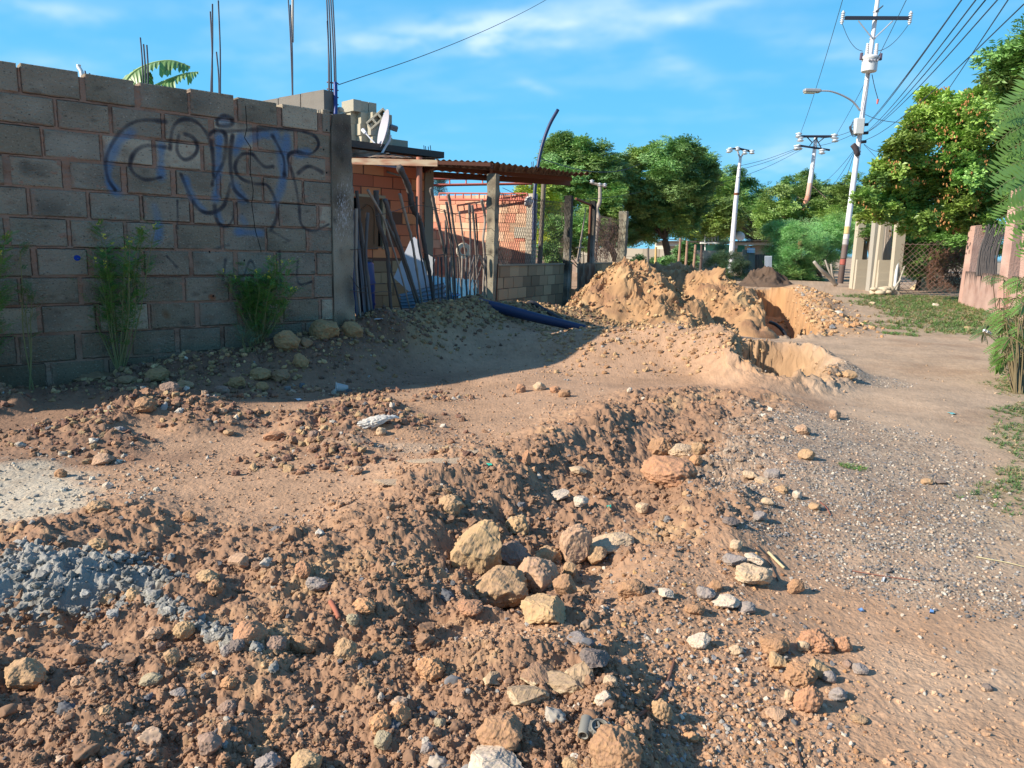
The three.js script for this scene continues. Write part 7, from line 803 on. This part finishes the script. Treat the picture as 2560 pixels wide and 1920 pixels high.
// ---------- the rocks one can point to: [x, y, width, height in the photo, colour, angular, label] ----------
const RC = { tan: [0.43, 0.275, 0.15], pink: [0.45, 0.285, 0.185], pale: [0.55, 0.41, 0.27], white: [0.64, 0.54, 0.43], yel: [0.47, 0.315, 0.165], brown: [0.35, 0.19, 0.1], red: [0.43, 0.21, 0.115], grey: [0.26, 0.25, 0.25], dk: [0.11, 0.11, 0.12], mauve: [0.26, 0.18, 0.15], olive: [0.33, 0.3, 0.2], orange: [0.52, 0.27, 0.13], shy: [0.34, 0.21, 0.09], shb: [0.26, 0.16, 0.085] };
const ROCKS = [
  [1192, 1377, 114, 134, 'yel', 0.6, 'upright yellowish boulder at the left of the central rock cluster', 1.1], [1282, 1397, 70, 80, 'mauve', 0.6, 'dark mauve rock wedged behind the pinkish boulder in the cluster'], [1341, 1440, 100, 92, 'pink', 0.5, 'large pinkish tan boulder in the middle of the rock cluster'], [1251, 1472, 122, 90, 'tan', 0.4, 'broad tan boulder at the front left of the rock cluster', 1.0], [1360, 1524, 98, 76, 'yel', 0.5, 'pale yellow block in front of the rock cluster'], [1439, 1373, 84, 110, 'pink', 0.8, 'tall pinkish white stone at the right of the rock cluster'],
  [1525, 1358, 104, 40, 'pale', 0.8, 'flat pale tan slab propped on a stone right of the cluster'], [1490, 1388, 44, 44, 'tan', 0.5, 'squarish tan stone under the propped flat slab'], [1294, 1318, 44, 52, 'yel', 0.1, 'rounded yellow clod above the cluster of boulders'], [1368, 1396, 58, 62, 'tan', 0.1, 'crumbly tan clod between pinkish boulder and tall white stone'], [1125, 1263, 52, 48, 'tan', 0.1, 'crumbly clod on the rim of the rut at upper left of cluster'], [1415, 1466, 50, 48, 'brown', 0.3, 'round brown stone at the foot of the tall pinkish stone'], [1426, 1425, 30, 38, 'tan', 0.6, 'small upright tan stone below the tall pinkish stone'],
  [1674, 1180, 120, 70, 'red', 0.2, 'big flat oval reddish rock lying in the rut'], [1705, 1126, 64, 34, 'pale', 0.5, 'pale yellowish stone above the oval reddish rock'], [1746, 1122, 30, 30, 'tan', 0.1, 'round tan stone right of the pale yellowish stone in the rut'], [1740, 1150, 28, 26, 'orange', 0.1, 'small orange tan stone against the oval reddish rock'], [1650, 1120, 50, 44, 'brown', 0.2, 'smooth brown clod left of the pale yellowish stone'], [1317, 1146, 26, 42, 'red', 0.7, 'small upright reddish block casting shadow in the rut'], [1447, 1177, 44, 20, 'pale', 0.7, 'pale sliver of stone in the middle of the rut'], [1578, 1471, 68, 46, 'brown', 0.4, 'smooth brown stone right of the rock cluster'], [1396, 1236, 56, 24, 'white', 0.8, 'whitish ridge of stone in the rut above the cluster'], [1450, 1254, 46, 26, 'white', 0.8, 'second whitish stone right of the whitish ridge'], [1605, 1268, 34, 26, 'pale', 0.7, 'pale angular stone at the right edge of the rut'], [1176, 1516, 68, 34, 'red', 0.5, 'low reddish stone left below the broad tan boulder'],
  [1668, 1482, 46, 22, 'white', 0.7, 'flat whitish stone beside the smooth brown stone'], [1737, 1522, 46, 26, 'brown', 0.4, 'flattish brown stone with shadow above the white stone'], [1302, 973, 24, 20, 'red', 0.1, 'small round red stone alone at the shadow edge'], [1350, 967, 30, 22, 'pale', 0.3, 'pale round stone beside the small red one at shadow edge'], [1388, 975, 26, 18, 'red', 0.2, 'reddish stone at the left of the little stone group'], [1412, 984, 30, 20, 'brown', 0.3, 'brown stone at the right of the little stone group'], [1574, 976, 14, 14, 'white', 0.6, 'tiny white stone alone on the bare dirt by the mound'],
  [1486, 1644, 84, 52, 'dk', 0.9, 'dark grey flat stone at the right end of the buried slab'], [1445, 1599, 56, 26, 'grey', 0.9, 'thin grey stone sticking out above the dark flat stone'], [1526, 1702, 36, 26, 'pale', 0.7, 'pale chip right below the dark flat stone'], [1508, 1746, 44, 36, 'white', 0.8, 'crusty whitish lump beside the corner of the buried slab'], [1653, 1782, 50, 58, 'tan', 0.1, 'round tan stone with sharp shadow at bottom right'], [1541, 1876, 106, 98, 'brown', 0.1, 'big round brown stone at the bottom edge near the plastic fitting'], [1254, 1834, 100, 90, 'brown', 0.1, 'big crumbly brown lump left of the plastic fitting'], [1225, 1908, 140, 56, 'white', 0.9, 'flat whitish slab cut off by the bottom picture edge'], [953, 1807, 50, 54, 'orange', 0.1, 'crumbly orange brown lump at bottom left of the buried slab'], [1002, 1787, 50, 52, 'orange', 0.1, 'second crumbly orange lump beside the first'], [1075, 1672, 62, 54, 'orange', 0.1, 'knobbly orange clod at the left end of the buried slab'], [1750, 1602, 58, 38, 'white', 0.7, 'bright white angular stone on the right pebbly soil'], [1728, 1843, 34, 22, 'orange', 0.2, 'small orange pebble at bottom right of the tan round stone'], [1067, 1872, 30, 26, 'grey', 0.1, 'smooth grey pebble near the bottom left of the brown lump'], [1100, 1809, 30, 24, 'olive', 0.1, 'smooth olive pebble above the grey pebble'], [1425, 1912, 40, 26, 'yel', 0.3, 'yellow lump at the bottom edge left of the big round stone'], [1374, 1914, 24, 28, 'red', 0.4, 'small red stone at the bottom edge beside the yellow lump'],
  [2009, 1075, 40, 26, 'pink', 0.6, 'pink stone on the upper edge of the grey gravel'], [2018, 1138, 36, 28, 'tan', 0.3, 'tan stone on the gravel below the pink one'], [2086, 1038, 32, 26, 'pink', 0.6, 'angular pinkish stone on the bare dirt above the gravel'], [2123, 938, 32, 22, 'tan', 0.5, 'lone tan stone on the path right of the pit'], [1878, 1188, 44, 20, 'pale', 0.6, 'long pale stone on the rim of the gravel'], [1906, 1202, 34, 18, 'pale', 0.5, 'pale stone touching the lower end of the long pale stone'], [1929, 1186, 38, 26, 'grey', 0.3, 'round grey stone behind the long pale stone'], [1957, 1223, 32, 20, 'tan', 0.2, 'flat tan pebble right below the long pale stone'], [1920, 1254, 30, 18, 'pale', 0.3, 'pale pebble left of the whitish cone shaped stone'], [1994, 1238, 24, 22, 'white', 0.6, 'small whitish stone at the gravel edge by a dark one'], [2037, 1266, 26, 22, 'tan', 0.7, 'pointed tan stone alone on the gravel'], [1898, 1290, 30, 22, 'grey', 0.4, 'grey knob at the left rim of the gravel'], [1827, 1303, 40, 18, 'dk', 0.6, 'dark flat stone at the rim left of the grey knob'], [1840, 1364, 34, 26, 'pale', 0.3, 'round pale stone above the grey flat pieces'], [1831, 1401, 60, 30, 'grey', 0.9, 'grey flat piece of concrete left of the pale flat one'], [1886, 1398, 52, 24, 'white', 0.9, 'pale flat piece above the large pale rock'], [1878, 1438, 84, 52, 'pale', 0.6, 'large pale weathered rock on the right pebbly soil'], [1788, 1463, 32, 28, 'brown', 0.5, 'brown cube like stone left of the large pale rock'], [1763, 1481, 46, 32, 'grey', 0.5, 'grey stone with cracks below the brown cube'], [1815, 1506, 64, 30, 'white', 0.7, 'pale cracked stone left of the grey round one'], [1866, 1520, 46, 26, 'grey', 0.3, 'grey rounded stone right of the pale cracked stone'], [1987, 1469, 40, 36, 'brown', 0.7, 'brown wedge shaped stone at the gravel foot'], [1840, 1626, 34, 24, 'pale', 0.2, 'smooth pale pebble right of the bright white stone'], [1935, 1610, 72, 48, 'brown', 0.4, 'dark brown clod above the yellow triangular stone'], [2006, 1616, 30, 26, 'pale', 0.4, 'pale round stone right of the dark brown clod'], [2040, 1600, 70, 48, 'red', 0.1, 'crumbly reddish clod left of the smooth red stone'], [2107, 1612, 42, 36, 'red', 0.1, 'smooth red brown stone at the right end of the stone row'], [1941, 1653, 48, 42, 'yel', 0.9, 'pale yellow triangular stone below the dark brown clod'], [2040, 1672, 54, 40, 'yel', 0.9, 'yellow angular stone beside the brown lump at right'], [2000, 1684, 70, 54, 'brown', 0.1, 'lumpy brown clod between the two yellow stones'], [2073, 1693, 32, 30, 'grey', 0.3, 'grey stone right of the yellow angular stone'], [2021, 1752, 58, 60, 'red', 0.1, 'tall crumbly red brown clod at lower right'], [1941, 1786, 54, 30, 'pink', 0.9, 'flat pinkish triangular chip at lower right'], [1972, 1740, 26, 28, 'pale', 0.4, 'small pale stone left of the tall red brown clod'], [2095, 1736, 38, 30, 'grey', 0.4, 'pale grey stone right of the tall red brown clod'], [2120, 1660, 26, 20, 'mauve', 0.8, 'thin mauve chip at the right end of the stones'], [2150, 1672, 40, 26, 'grey', 0.5, 'greyish stone farthest right in the lower stone group'], [2147, 1796, 44, 16, 'tan', 0.5, 'thin flat tan stone alone at lower right'], [2353, 1204, 28, 14, 'dk', 0.5, 'small black stone on the right part of the gravel'], [2318, 1204, 28, 16, 'tan', 0.4, 'tan pebble just left of the small black stone'], [2221, 1426, 20, 12, 'dk', 0.5, 'tiny dark stone alone on the dry path'], [2467, 1718, 24, 18, 'dk', 0.5, 'dark little stone near the right picture edge'],
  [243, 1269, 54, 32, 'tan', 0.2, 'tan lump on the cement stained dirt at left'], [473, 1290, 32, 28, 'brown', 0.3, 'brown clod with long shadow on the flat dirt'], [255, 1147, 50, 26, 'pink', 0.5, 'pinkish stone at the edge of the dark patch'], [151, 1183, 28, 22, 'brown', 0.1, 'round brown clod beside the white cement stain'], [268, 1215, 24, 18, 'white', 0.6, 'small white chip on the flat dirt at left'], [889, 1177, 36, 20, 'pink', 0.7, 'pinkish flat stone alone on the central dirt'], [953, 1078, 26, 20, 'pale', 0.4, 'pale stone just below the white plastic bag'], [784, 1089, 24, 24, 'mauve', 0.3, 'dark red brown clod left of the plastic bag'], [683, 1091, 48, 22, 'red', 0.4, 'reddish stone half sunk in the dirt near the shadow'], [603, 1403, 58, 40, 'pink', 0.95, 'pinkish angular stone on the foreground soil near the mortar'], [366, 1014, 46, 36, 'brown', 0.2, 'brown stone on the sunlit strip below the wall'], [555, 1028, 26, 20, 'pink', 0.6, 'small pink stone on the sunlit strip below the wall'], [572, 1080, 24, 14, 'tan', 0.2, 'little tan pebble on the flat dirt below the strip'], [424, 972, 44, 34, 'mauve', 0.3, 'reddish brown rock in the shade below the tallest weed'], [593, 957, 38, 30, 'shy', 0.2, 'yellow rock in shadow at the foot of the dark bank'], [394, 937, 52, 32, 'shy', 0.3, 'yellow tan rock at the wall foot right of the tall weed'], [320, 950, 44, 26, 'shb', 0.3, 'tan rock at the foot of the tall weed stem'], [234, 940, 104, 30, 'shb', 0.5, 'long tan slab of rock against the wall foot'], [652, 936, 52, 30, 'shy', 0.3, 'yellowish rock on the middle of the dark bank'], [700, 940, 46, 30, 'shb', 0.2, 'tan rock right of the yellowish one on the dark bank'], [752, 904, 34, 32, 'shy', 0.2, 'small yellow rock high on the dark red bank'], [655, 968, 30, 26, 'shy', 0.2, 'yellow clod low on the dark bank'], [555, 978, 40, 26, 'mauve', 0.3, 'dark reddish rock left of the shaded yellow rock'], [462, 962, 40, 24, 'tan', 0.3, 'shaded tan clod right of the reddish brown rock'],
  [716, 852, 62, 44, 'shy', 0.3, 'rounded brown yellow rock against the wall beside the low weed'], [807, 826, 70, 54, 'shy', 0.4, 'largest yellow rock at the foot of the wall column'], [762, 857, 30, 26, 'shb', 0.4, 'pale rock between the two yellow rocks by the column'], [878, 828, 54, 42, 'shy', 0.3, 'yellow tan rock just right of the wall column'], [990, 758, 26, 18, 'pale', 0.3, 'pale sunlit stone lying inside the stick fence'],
  [621, 1586, 70, 54, 'red', 0.3, 'red brown block at the end of the mortar crumbs'], [593, 1614, 36, 30, 'dk', 0.1, 'smooth dark stone beside the red brown block'], [568, 1628, 28, 26, 'grey', 0.1, 'round grey mortar coated pebble left of the dark stone'], [790, 1460, 46, 32, 'grey', 0.1, 'rounded grey stone alone on the brown soil'], [381, 1697, 54, 32, 'olive', 0.8, 'flat greenish pale chip at lower left'], [452, 1731, 44, 26, 'grey', 0.9, 'grey angular chip right of the flat greenish chip'], [575, 1706, 38, 30, 'orange', 0.05, 'smooth orange pebble at lower left'], [432, 1722, 24, 22, 'red', 0.1, 'small red pebble beside the grey angular chip'], [569, 1773, 44, 38, 'mauve', 0.2, 'rounded dull brown stone below the smooth orange pebble'], [560, 1822, 28, 38, 'pink', 0.3, 'upright pinkish pebble below the dull brown stone'], [523, 1860, 58, 54, 'mauve', 0.3, 'brown purple stone near the bottom edge at left'], [430, 1646, 40, 52, 'tan', 0.5, 'upright tan stone on the soil below the mortar crumbs'], [461, 1577, 42, 40, 'yel', 0.1, 'yellow rounded clod among the blue grey crumbs'], [387, 1583, 40, 26, 'pink', 0.2, 'pinkish oval stone left of the yellow clod in the crumbs'], [402, 1616, 20, 24, 'mauve', 0.4, 'small mauve stone below the pinkish oval stone'], [756, 1613, 54, 40, 'brown', 0.1, 'crumbly brown clod right of the red brown block'], [689, 1610, 48, 36, 'mauve', 0.2, 'dark brown lump touching the red brown block'], [864, 1626, 48, 52, 'tan', 0.2, 'tan lump with flat left face in the soil'], [910, 1515, 58, 34, 'orange', 0.2, 'orange stone beside the broken root piece'], [882, 1549, 26, 26, 'olive', 0.05, 'round greenish grey pebble below the orange stone'], [520, 1441, 48, 30, 'yel', 0.2, 'yellowish flat clod right of the mortar heap'], [245, 1362, 50, 30, 'yel', 0.2, 'yellow clod at the top edge of the mortar heap'], [766, 1910, 78, 52, 'yel', 0.2, 'big yellow lump at the bottom edge'], [760, 1423, 36, 34, 'red', 0.1, 'round red brown clod above the grey rounded stone'], [956, 1850, 42, 44, 'olive', 0.4, 'olive brown stone right of the big yellow lump'], [197, 1706, 36, 28, 'pink', 0.2, 'pinkish lump at far lower left'], [60, 1690, 90, 70, 'tan', 0.1, 'smooth tan mound of soil at the lower left edge'], [335, 1490, 32, 34, 'yel', 0.2, 'yellow clod at the lower right edge of the mortar heap'], [270, 1500, 34, 26, 'tan', 0.2, 'tan clod below the mortar heap'],
  [690, 1830, 38, 32, 'brown', 0.2, 'brown clod left of the big yellow lump'], [668, 1905, 50, 30, 'grey', 0.2, 'grey tan stone at the bottom edge left of the big yellow lump'], [262, 1780, 32, 26, 'tan', 0.2, 'tan clod right of the smooth tan mound'], [540, 1470, 36, 30, 'brown', 0.2, 'brown clod beside the mortar crumbs'], [700, 1530, 38, 30, 'brown', 0.2, 'brown clod in the soil above the red brown block'],
];
ROCKS.forEach(([x, y, w, h, c, ang, label, k = 0.8], i) => {
  const g0 = gnd(x, y + h * 0.34), d = -g0.clone().sub(camera.position).applyQuaternion(camera.quaternion.clone().invert()).z, W = w / 2.5 / FOCAL * d / 2, Hh = h / 2.5 / FOCAL * d / 2, flat = h / w < 0.62, r = rng(i + 500), clod = ang < 0.25;
  const D = W * (0.75 + 0.35 * r()) * (i < 13 ? 1.15 : 1), ctr = at(x, y, d - D * 0.15), o = shade(new THREE.Mesh(rockGeo(i + 1, w > 60 ? 22 : w > 34 ? 14 : 8, W * (i < 13 ? 1.22 : 1.1), Math.max(Hh * (flat ? 1.05 : 1.12), W * 0.35), D, ang, clod ? (w > 75 ? 0.8 : 1.3) : 0.75, RC[c].map((v, k) => mixn(v, [0.36, 0.22, 0.13][k], 0.3))), rockMat));
  o.name = numbered(clod ? 'clod' : w < 30 ? 'stone' : 'rock'); o.position.copy(ctr); o.rotation.set(0, r() * 0.5 - 0.25, (r() - 0.5) * 0.2); tag(o, label, clod ? 'clod' : w < 30 ? 'stone' : 'rock'); scene.add(o);
});
{ // half buried piece of concrete in front: its broken pale edge shows
  const gs = [[1395, 1722, 0.085, 0.05, 0.05], [1310, 1742, 0.07, 0.035, 0.04], [1455, 1690, 0.05, 0.045, 0.045], [1235, 1700, 0.05, 0.022, 0.035], [1350, 1690, 0.09, 0.03, 0.06]].map(([x, y, sx, sy, sz], i) => { const p = gnd(x, y), g = rockGeo(770 + i, 24, sx, sy, sz, 0.9, 0.55, [0.46, 0.36, 0.235], { top: i === 4 ? [0.3, 0.18, 0.11] : [0.36, 0.25, 0.155] }); return g.rotateY(i * 0.4 - 0.4).translate(p.x, p.y + sy * 0.15, p.z); });
  const o = shade(new THREE.Mesh(mergeGeometries(gs), rockMat)); o.name = numbered('concrete_slab'); tag(o, 'pale broken edge of a buried concrete slab in the foreground', 'slab'); scene.add(o);
  const crust = (label, x, y, sx, sz, rot, col, s) => { const q = shade(new THREE.Mesh(rockGeo(s, 26, sx * 0.8, 0.016, sz * 0.8, 0.95, 0.9, col, { flatTop: 1 }), rockMat)); q.name = numbered('cement_crust'); q.position.copy(gnd(x, y)).add(V(0, 0.0, 0)); q.rotation.y = rot; tag(q, label, 'cement crust'); scene.add(q); };
  crust('thin grey cement crust with a cracked edge on the central dirt', 1120, 1155, 0.3, 0.12, 0.1, [0.42, 0.31, 0.21], 801); crust('small broken piece of grey crust right of the cracked one', 1190, 1128, 0.12, 0.07, 0.4, [0.36, 0.27, 0.19], 802); crust('pale cement crust patch left of the cracked edge', 985, 1205, 0.16, 0.06, 0.1, [0.42, 0.3, 0.2], 803);
}
// ---------- litter ----------
{
  const c = gnd(929, 1056), t = thing('plastic_bag', 'crumpled white plastic bag on the sunlit dirt', 'plastic bag', c), g = new THREE.IcosahedronGeometry(1, 14), p = g.attributes.position; for (let i = 0; i < p.count; i++) { const x = p.getX(i), y = p.getY(i), z = p.getZ(i), f = 1 + 0.28 * Math.abs(n3(x * 3, y * 3, z * 3)) - 0.22 * Math.abs(n3(x * 6 + 4, y * 6, z * 6)) ; p.setXYZ(i, x * 0.12 * f, y * 0.035 * f + x * 0.03, z * 0.06 * f); } g.computeVertexNormals(); g.rotateY(0.35); part('film', g, new THREE.MeshPhysicalMaterial({ color: lin(0.78, 0.72, 0.64), roughness: 0.35, transmission: 0.3, thickness: 0 }), t); part('twist', limb([V(0.1, 0.02, -0.04), V(0.15, 0.03, -0.06), V(0.18, 0.02, -0.07)], 0.02, 0.006, 7, 4, 0.4), std(0.75, 0.68, 0.6, 0.4), t);
}
{
  const c = gnd(40, 962), t = thing('plastic_bottle', 'pale blue plastic bottle lying at the wall foot at left', 'bottle', c.clone().add(V(0, 0.035, 0)), -0.1), pr = [[0, 0], [0.035, 0.002], [0.038, 0.02], [0.036, 0.1], [0.038, 0.16], [0.03, 0.2], [0.015, 0.23], [0.014, 0.25]].map(([x, y]) => new THREE.Vector2(x, y)); part('body', new THREE.LatheGeometry(pr, 24).rotateZ(Math.PI / 2).translate(0.16, 0, 0), new THREE.MeshPhysicalMaterial({ color: lin(0.45, 0.62, 0.72), roughness: 0.25, transmission: 0.4, thickness: 0 }), t); part('label', new THREE.CylinderGeometry(0.0385, 0.0385, 0.09, 24, 1, true).rotateZ(Math.PI / 2).translate(-0.02, 0, 0), std(0.03, 0.06, 0.16, 0.4), t); part('cap', new THREE.CylinderGeometry(0.016, 0.016, 0.02, 14).rotateZ(Math.PI / 2).translate(-0.1, 0, 0), std(0.1, 0.15, 0.35, 0.4), t);
}
{
  const c = gnd(855, 978), t = thing('plastic_cup', 'clear crushed plastic cup lying in the shade of the bank', 'cup', c.clone().add(V(0, 0.03, 0)), 0.4); part('wall', new THREE.CylinderGeometry(0.042, 0.03, 0.1, 24, 4, true).rotateZ(1.4), new THREE.MeshPhysicalMaterial({ color: lin(0.7, 0.72, 0.72), roughness: 0.3, transmission: 0.55, thickness: 0, side: THREE.DoubleSide }), t); part('rim', new THREE.TorusGeometry(0.042, 0.003, 6, 26).rotateY(1.57).translate(-0.05, 0.008, 0), std(0.6, 0.62, 0.62, 0.3), t);
}
{ // grey pipe fitting
  const c = gnd(1482, 1838), t = thing('pipe_fitting', 'grey plastic pipe fitting with ribbed ring and round hole', 'pipe fitting', c.clone().add(V(0, 0.016, 0)), -0.25), m = std(0.2, 0.19, 0.165, 0.55), bore = std(0.025, 0.023, 0.02, 0.8); t.rotation.x = 0.25;
  const ring = (R, r, h, n = 30) => new THREE.LatheGeometry([[r, -h], [R, -h], [R, h], [r, h], [r, -h]].map(([x, y]) => new THREE.Vector2(x, y)), n);
  part('body', merge([ring(0.015, 0.008, 0.026).rotateX(1.57).translate(-0.02, 0.001, 0), box(0.02, 0.026, 0.034, -0.004, 0, 0, 0.003)]), m, t); part('end_hole', new THREE.CylinderGeometry(0.009, 0.009, 0.048, 16).rotateX(1.57).translate(-0.02, 0.001, 0), bore, t);
  part('socket', ring(0.023, 0.018, 0.016).translate(0.016, 0.002, 0), m, t); part('bore', new THREE.CylinderGeometry(0.018, 0.018, 0.004, 22).translate(0.016, -0.008, 0), bore, t); for (const a of [0, 1.57]) part('spoke', box(0.034, 0.01, 0.004, 0, 0, 0).rotateY(a + 0.5).translate(0.016, 0.01, 0), m, t); for (let i = 0; i < 9; i++) { const a = 0.1 + i * 0.33; part('rib', box(0.002, 0.028, 0.003, 0, 0, 0).rotateY(-a).translate(0.016 + Math.cos(a) * 0.0235, 0.002, Math.sin(a) * 0.0235), m, t); }
}
const stick = (label, pts, r0, r1, col, nm = 'twig') => { const t = thing(nm, label, nm.replace('_', ' ')); part('stem', limb(pts.map(([x, y, up = 0.006]) => gnd(x, y).add(V(0, up, 0))), r0, r1, 7, 8, 0.15, pts[0][0]), std(...col, 0.9), t); };
stick('thin dark reddish root curving beside the round tan stone', [[1687, 1650], [1672, 1700], [1650, 1740], [1612, 1782], [1556, 1815]], 0.0045, 0.006, [0.16, 0.075, 0.05]); stick('short brick red root piece on the brown soil', [[826, 1512, 0.012], [838, 1534, 0.014], [846, 1552, 0.01]], 0.009, 0.008, [0.35, 0.12, 0.07], 'root'); stick('pale split stick of wood by the grey flat pieces', [[1921, 1386, 0.01], [1940, 1406, 0.01], [1960, 1424, 0.008]], 0.007, 0.006, [0.5, 0.4, 0.24]); stick('dark twig below the pale split stick', [[1885, 1362], [1915, 1395], [1938, 1440], [1945, 1455]], 0.003, 0.003, [0.12, 0.07, 0.05]); stick('thin dark twig near the bottom right', [[1990, 1855], [1995, 1885], [2003, 1925]], 0.004, 0.003, [0.13, 0.08, 0.06]); stick('long straw stalk crossing the dry path', [[2130, 1430], [2200, 1442], [2300, 1456]], 0.0025, 0.002, [0.28, 0.12, 0.08]); stick('pale yellow straw lying at the right edge', [[2440, 1395], [2510, 1408], [2570, 1422]], 0.003, 0.002, [0.5, 0.42, 0.24]); stick('pale straw on the sunlit strip below the wall', [[242, 1032], [262, 1030], [282, 1030]], 0.006, 0.005, [0.5, 0.45, 0.25]); stick('reddish twig on the gravel', [[2050, 1258], [2066, 1272], [2076, 1290]], 0.003, 0.003, [0.25, 0.09, 0.06]);
const bit = (label, x, y, w, h, col) => { const t = thing('plastic_scrap', label, 'scrap', gnd(x, y).add(V(0, 0.006, 0)), x); part('flake', ruled(V(-w, 0, -h), V(w, 0.004, -h), V(w, 0.002, h), V(-w, 0.003, h), 1, 0.003, 8, 4), std(...col, 0.4), t); };
bit('little blue plastic scrap alone on the dry path', 2329, 1532, 0.014, 0.006, [0.12, 0.25, 0.5]); bit('tiny blue scrap at the gravel foot by white chips', 2152, 1528, 0.009, 0.008, [0.15, 0.28, 0.55]); bit('white splinter of plastic at the gravel foot', 2208, 1452, 0.005, 0.022, [0.75, 0.75, 0.73]); bit('green scrap in the upper part of the rut', 1224, 1164, 0.022, 0.012, [0.05, 0.45, 0.3]); bit('green scrap among stones in the lower rut', 1522, 1267, 0.016, 0.012, [0.05, 0.42, 0.3]); bit('small white paper scrap in the shade of the bank', 747, 1000, 0.035, 0.02, [0.75, 0.77, 0.8]); bit('white paper scrap on the ridge by the fence foot', 950, 798, 0.08, 0.03, [0.75, 0.75, 0.78]); bit('teal scrap at the right edge of the gravel', 2380, 1035, 0.03, 0.02, [0.15, 0.4, 0.42]);
{ const t = thing('plastic_bottle', 'crumpled clear bottle lying on the grass by the saplings', 'bottle', gnd(2468, 838).add(V(0, 0.04, 0)), 0.6); part('body', new THREE.CylinderGeometry(0.04, 0.045, 0.2, 16, 4).rotateZ(1.2), new THREE.MeshPhysicalMaterial({ color: lin(0.75, 0.73, 0.75), roughness: 0.3, transmission: 0.4, thickness: 0 }), t); part('neck', new THREE.CylinderGeometry(0.015, 0.03, 0.06, 14).rotateZ(1.2).translate(-0.12, 0.045, 0), std(0.6, 0.6, 0.62, 0.3), t); }
{ const t = thing('trench_cable', 'black cable arching out of the far trench bottom', 'cable'); const z = -12.9; part('cable', limb([at(1925, 806, 12.9), at(1940, 812, 12.7), at(1956, 826, 12.6), at(1966, 845, 12.5), at(1968, 860, 12.4)], 0.03, 0.03, 8, 6), std(0.02, 0.02, 0.024, 0.5), t); }
for (const [l, x, y, s, c] of [['yellow rock on the grass near the pale bottle', 2420, 824, 0.1, 'yel'], ['pale rock on the path by the low green tufts', 2095, 785, 0.12, 'white'], ['pale stone on the grass before the gate', 2340, 765, 0.13, 'white'], ['tan stone on the ground behind the gate opening', 2180, 760, 0.1, 'pale']]) { const o = shade(new THREE.Mesh(rockGeo(x, 10, s, s * 0.6, s * 0.8, 0.5, 0.8, RC[c]), rockMat)); o.name = numbered('rock'); o.position.copy(gnd(x, y)); tag(o, l, 'rock'); scene.add(o); }

renderer.render(scene, camera);
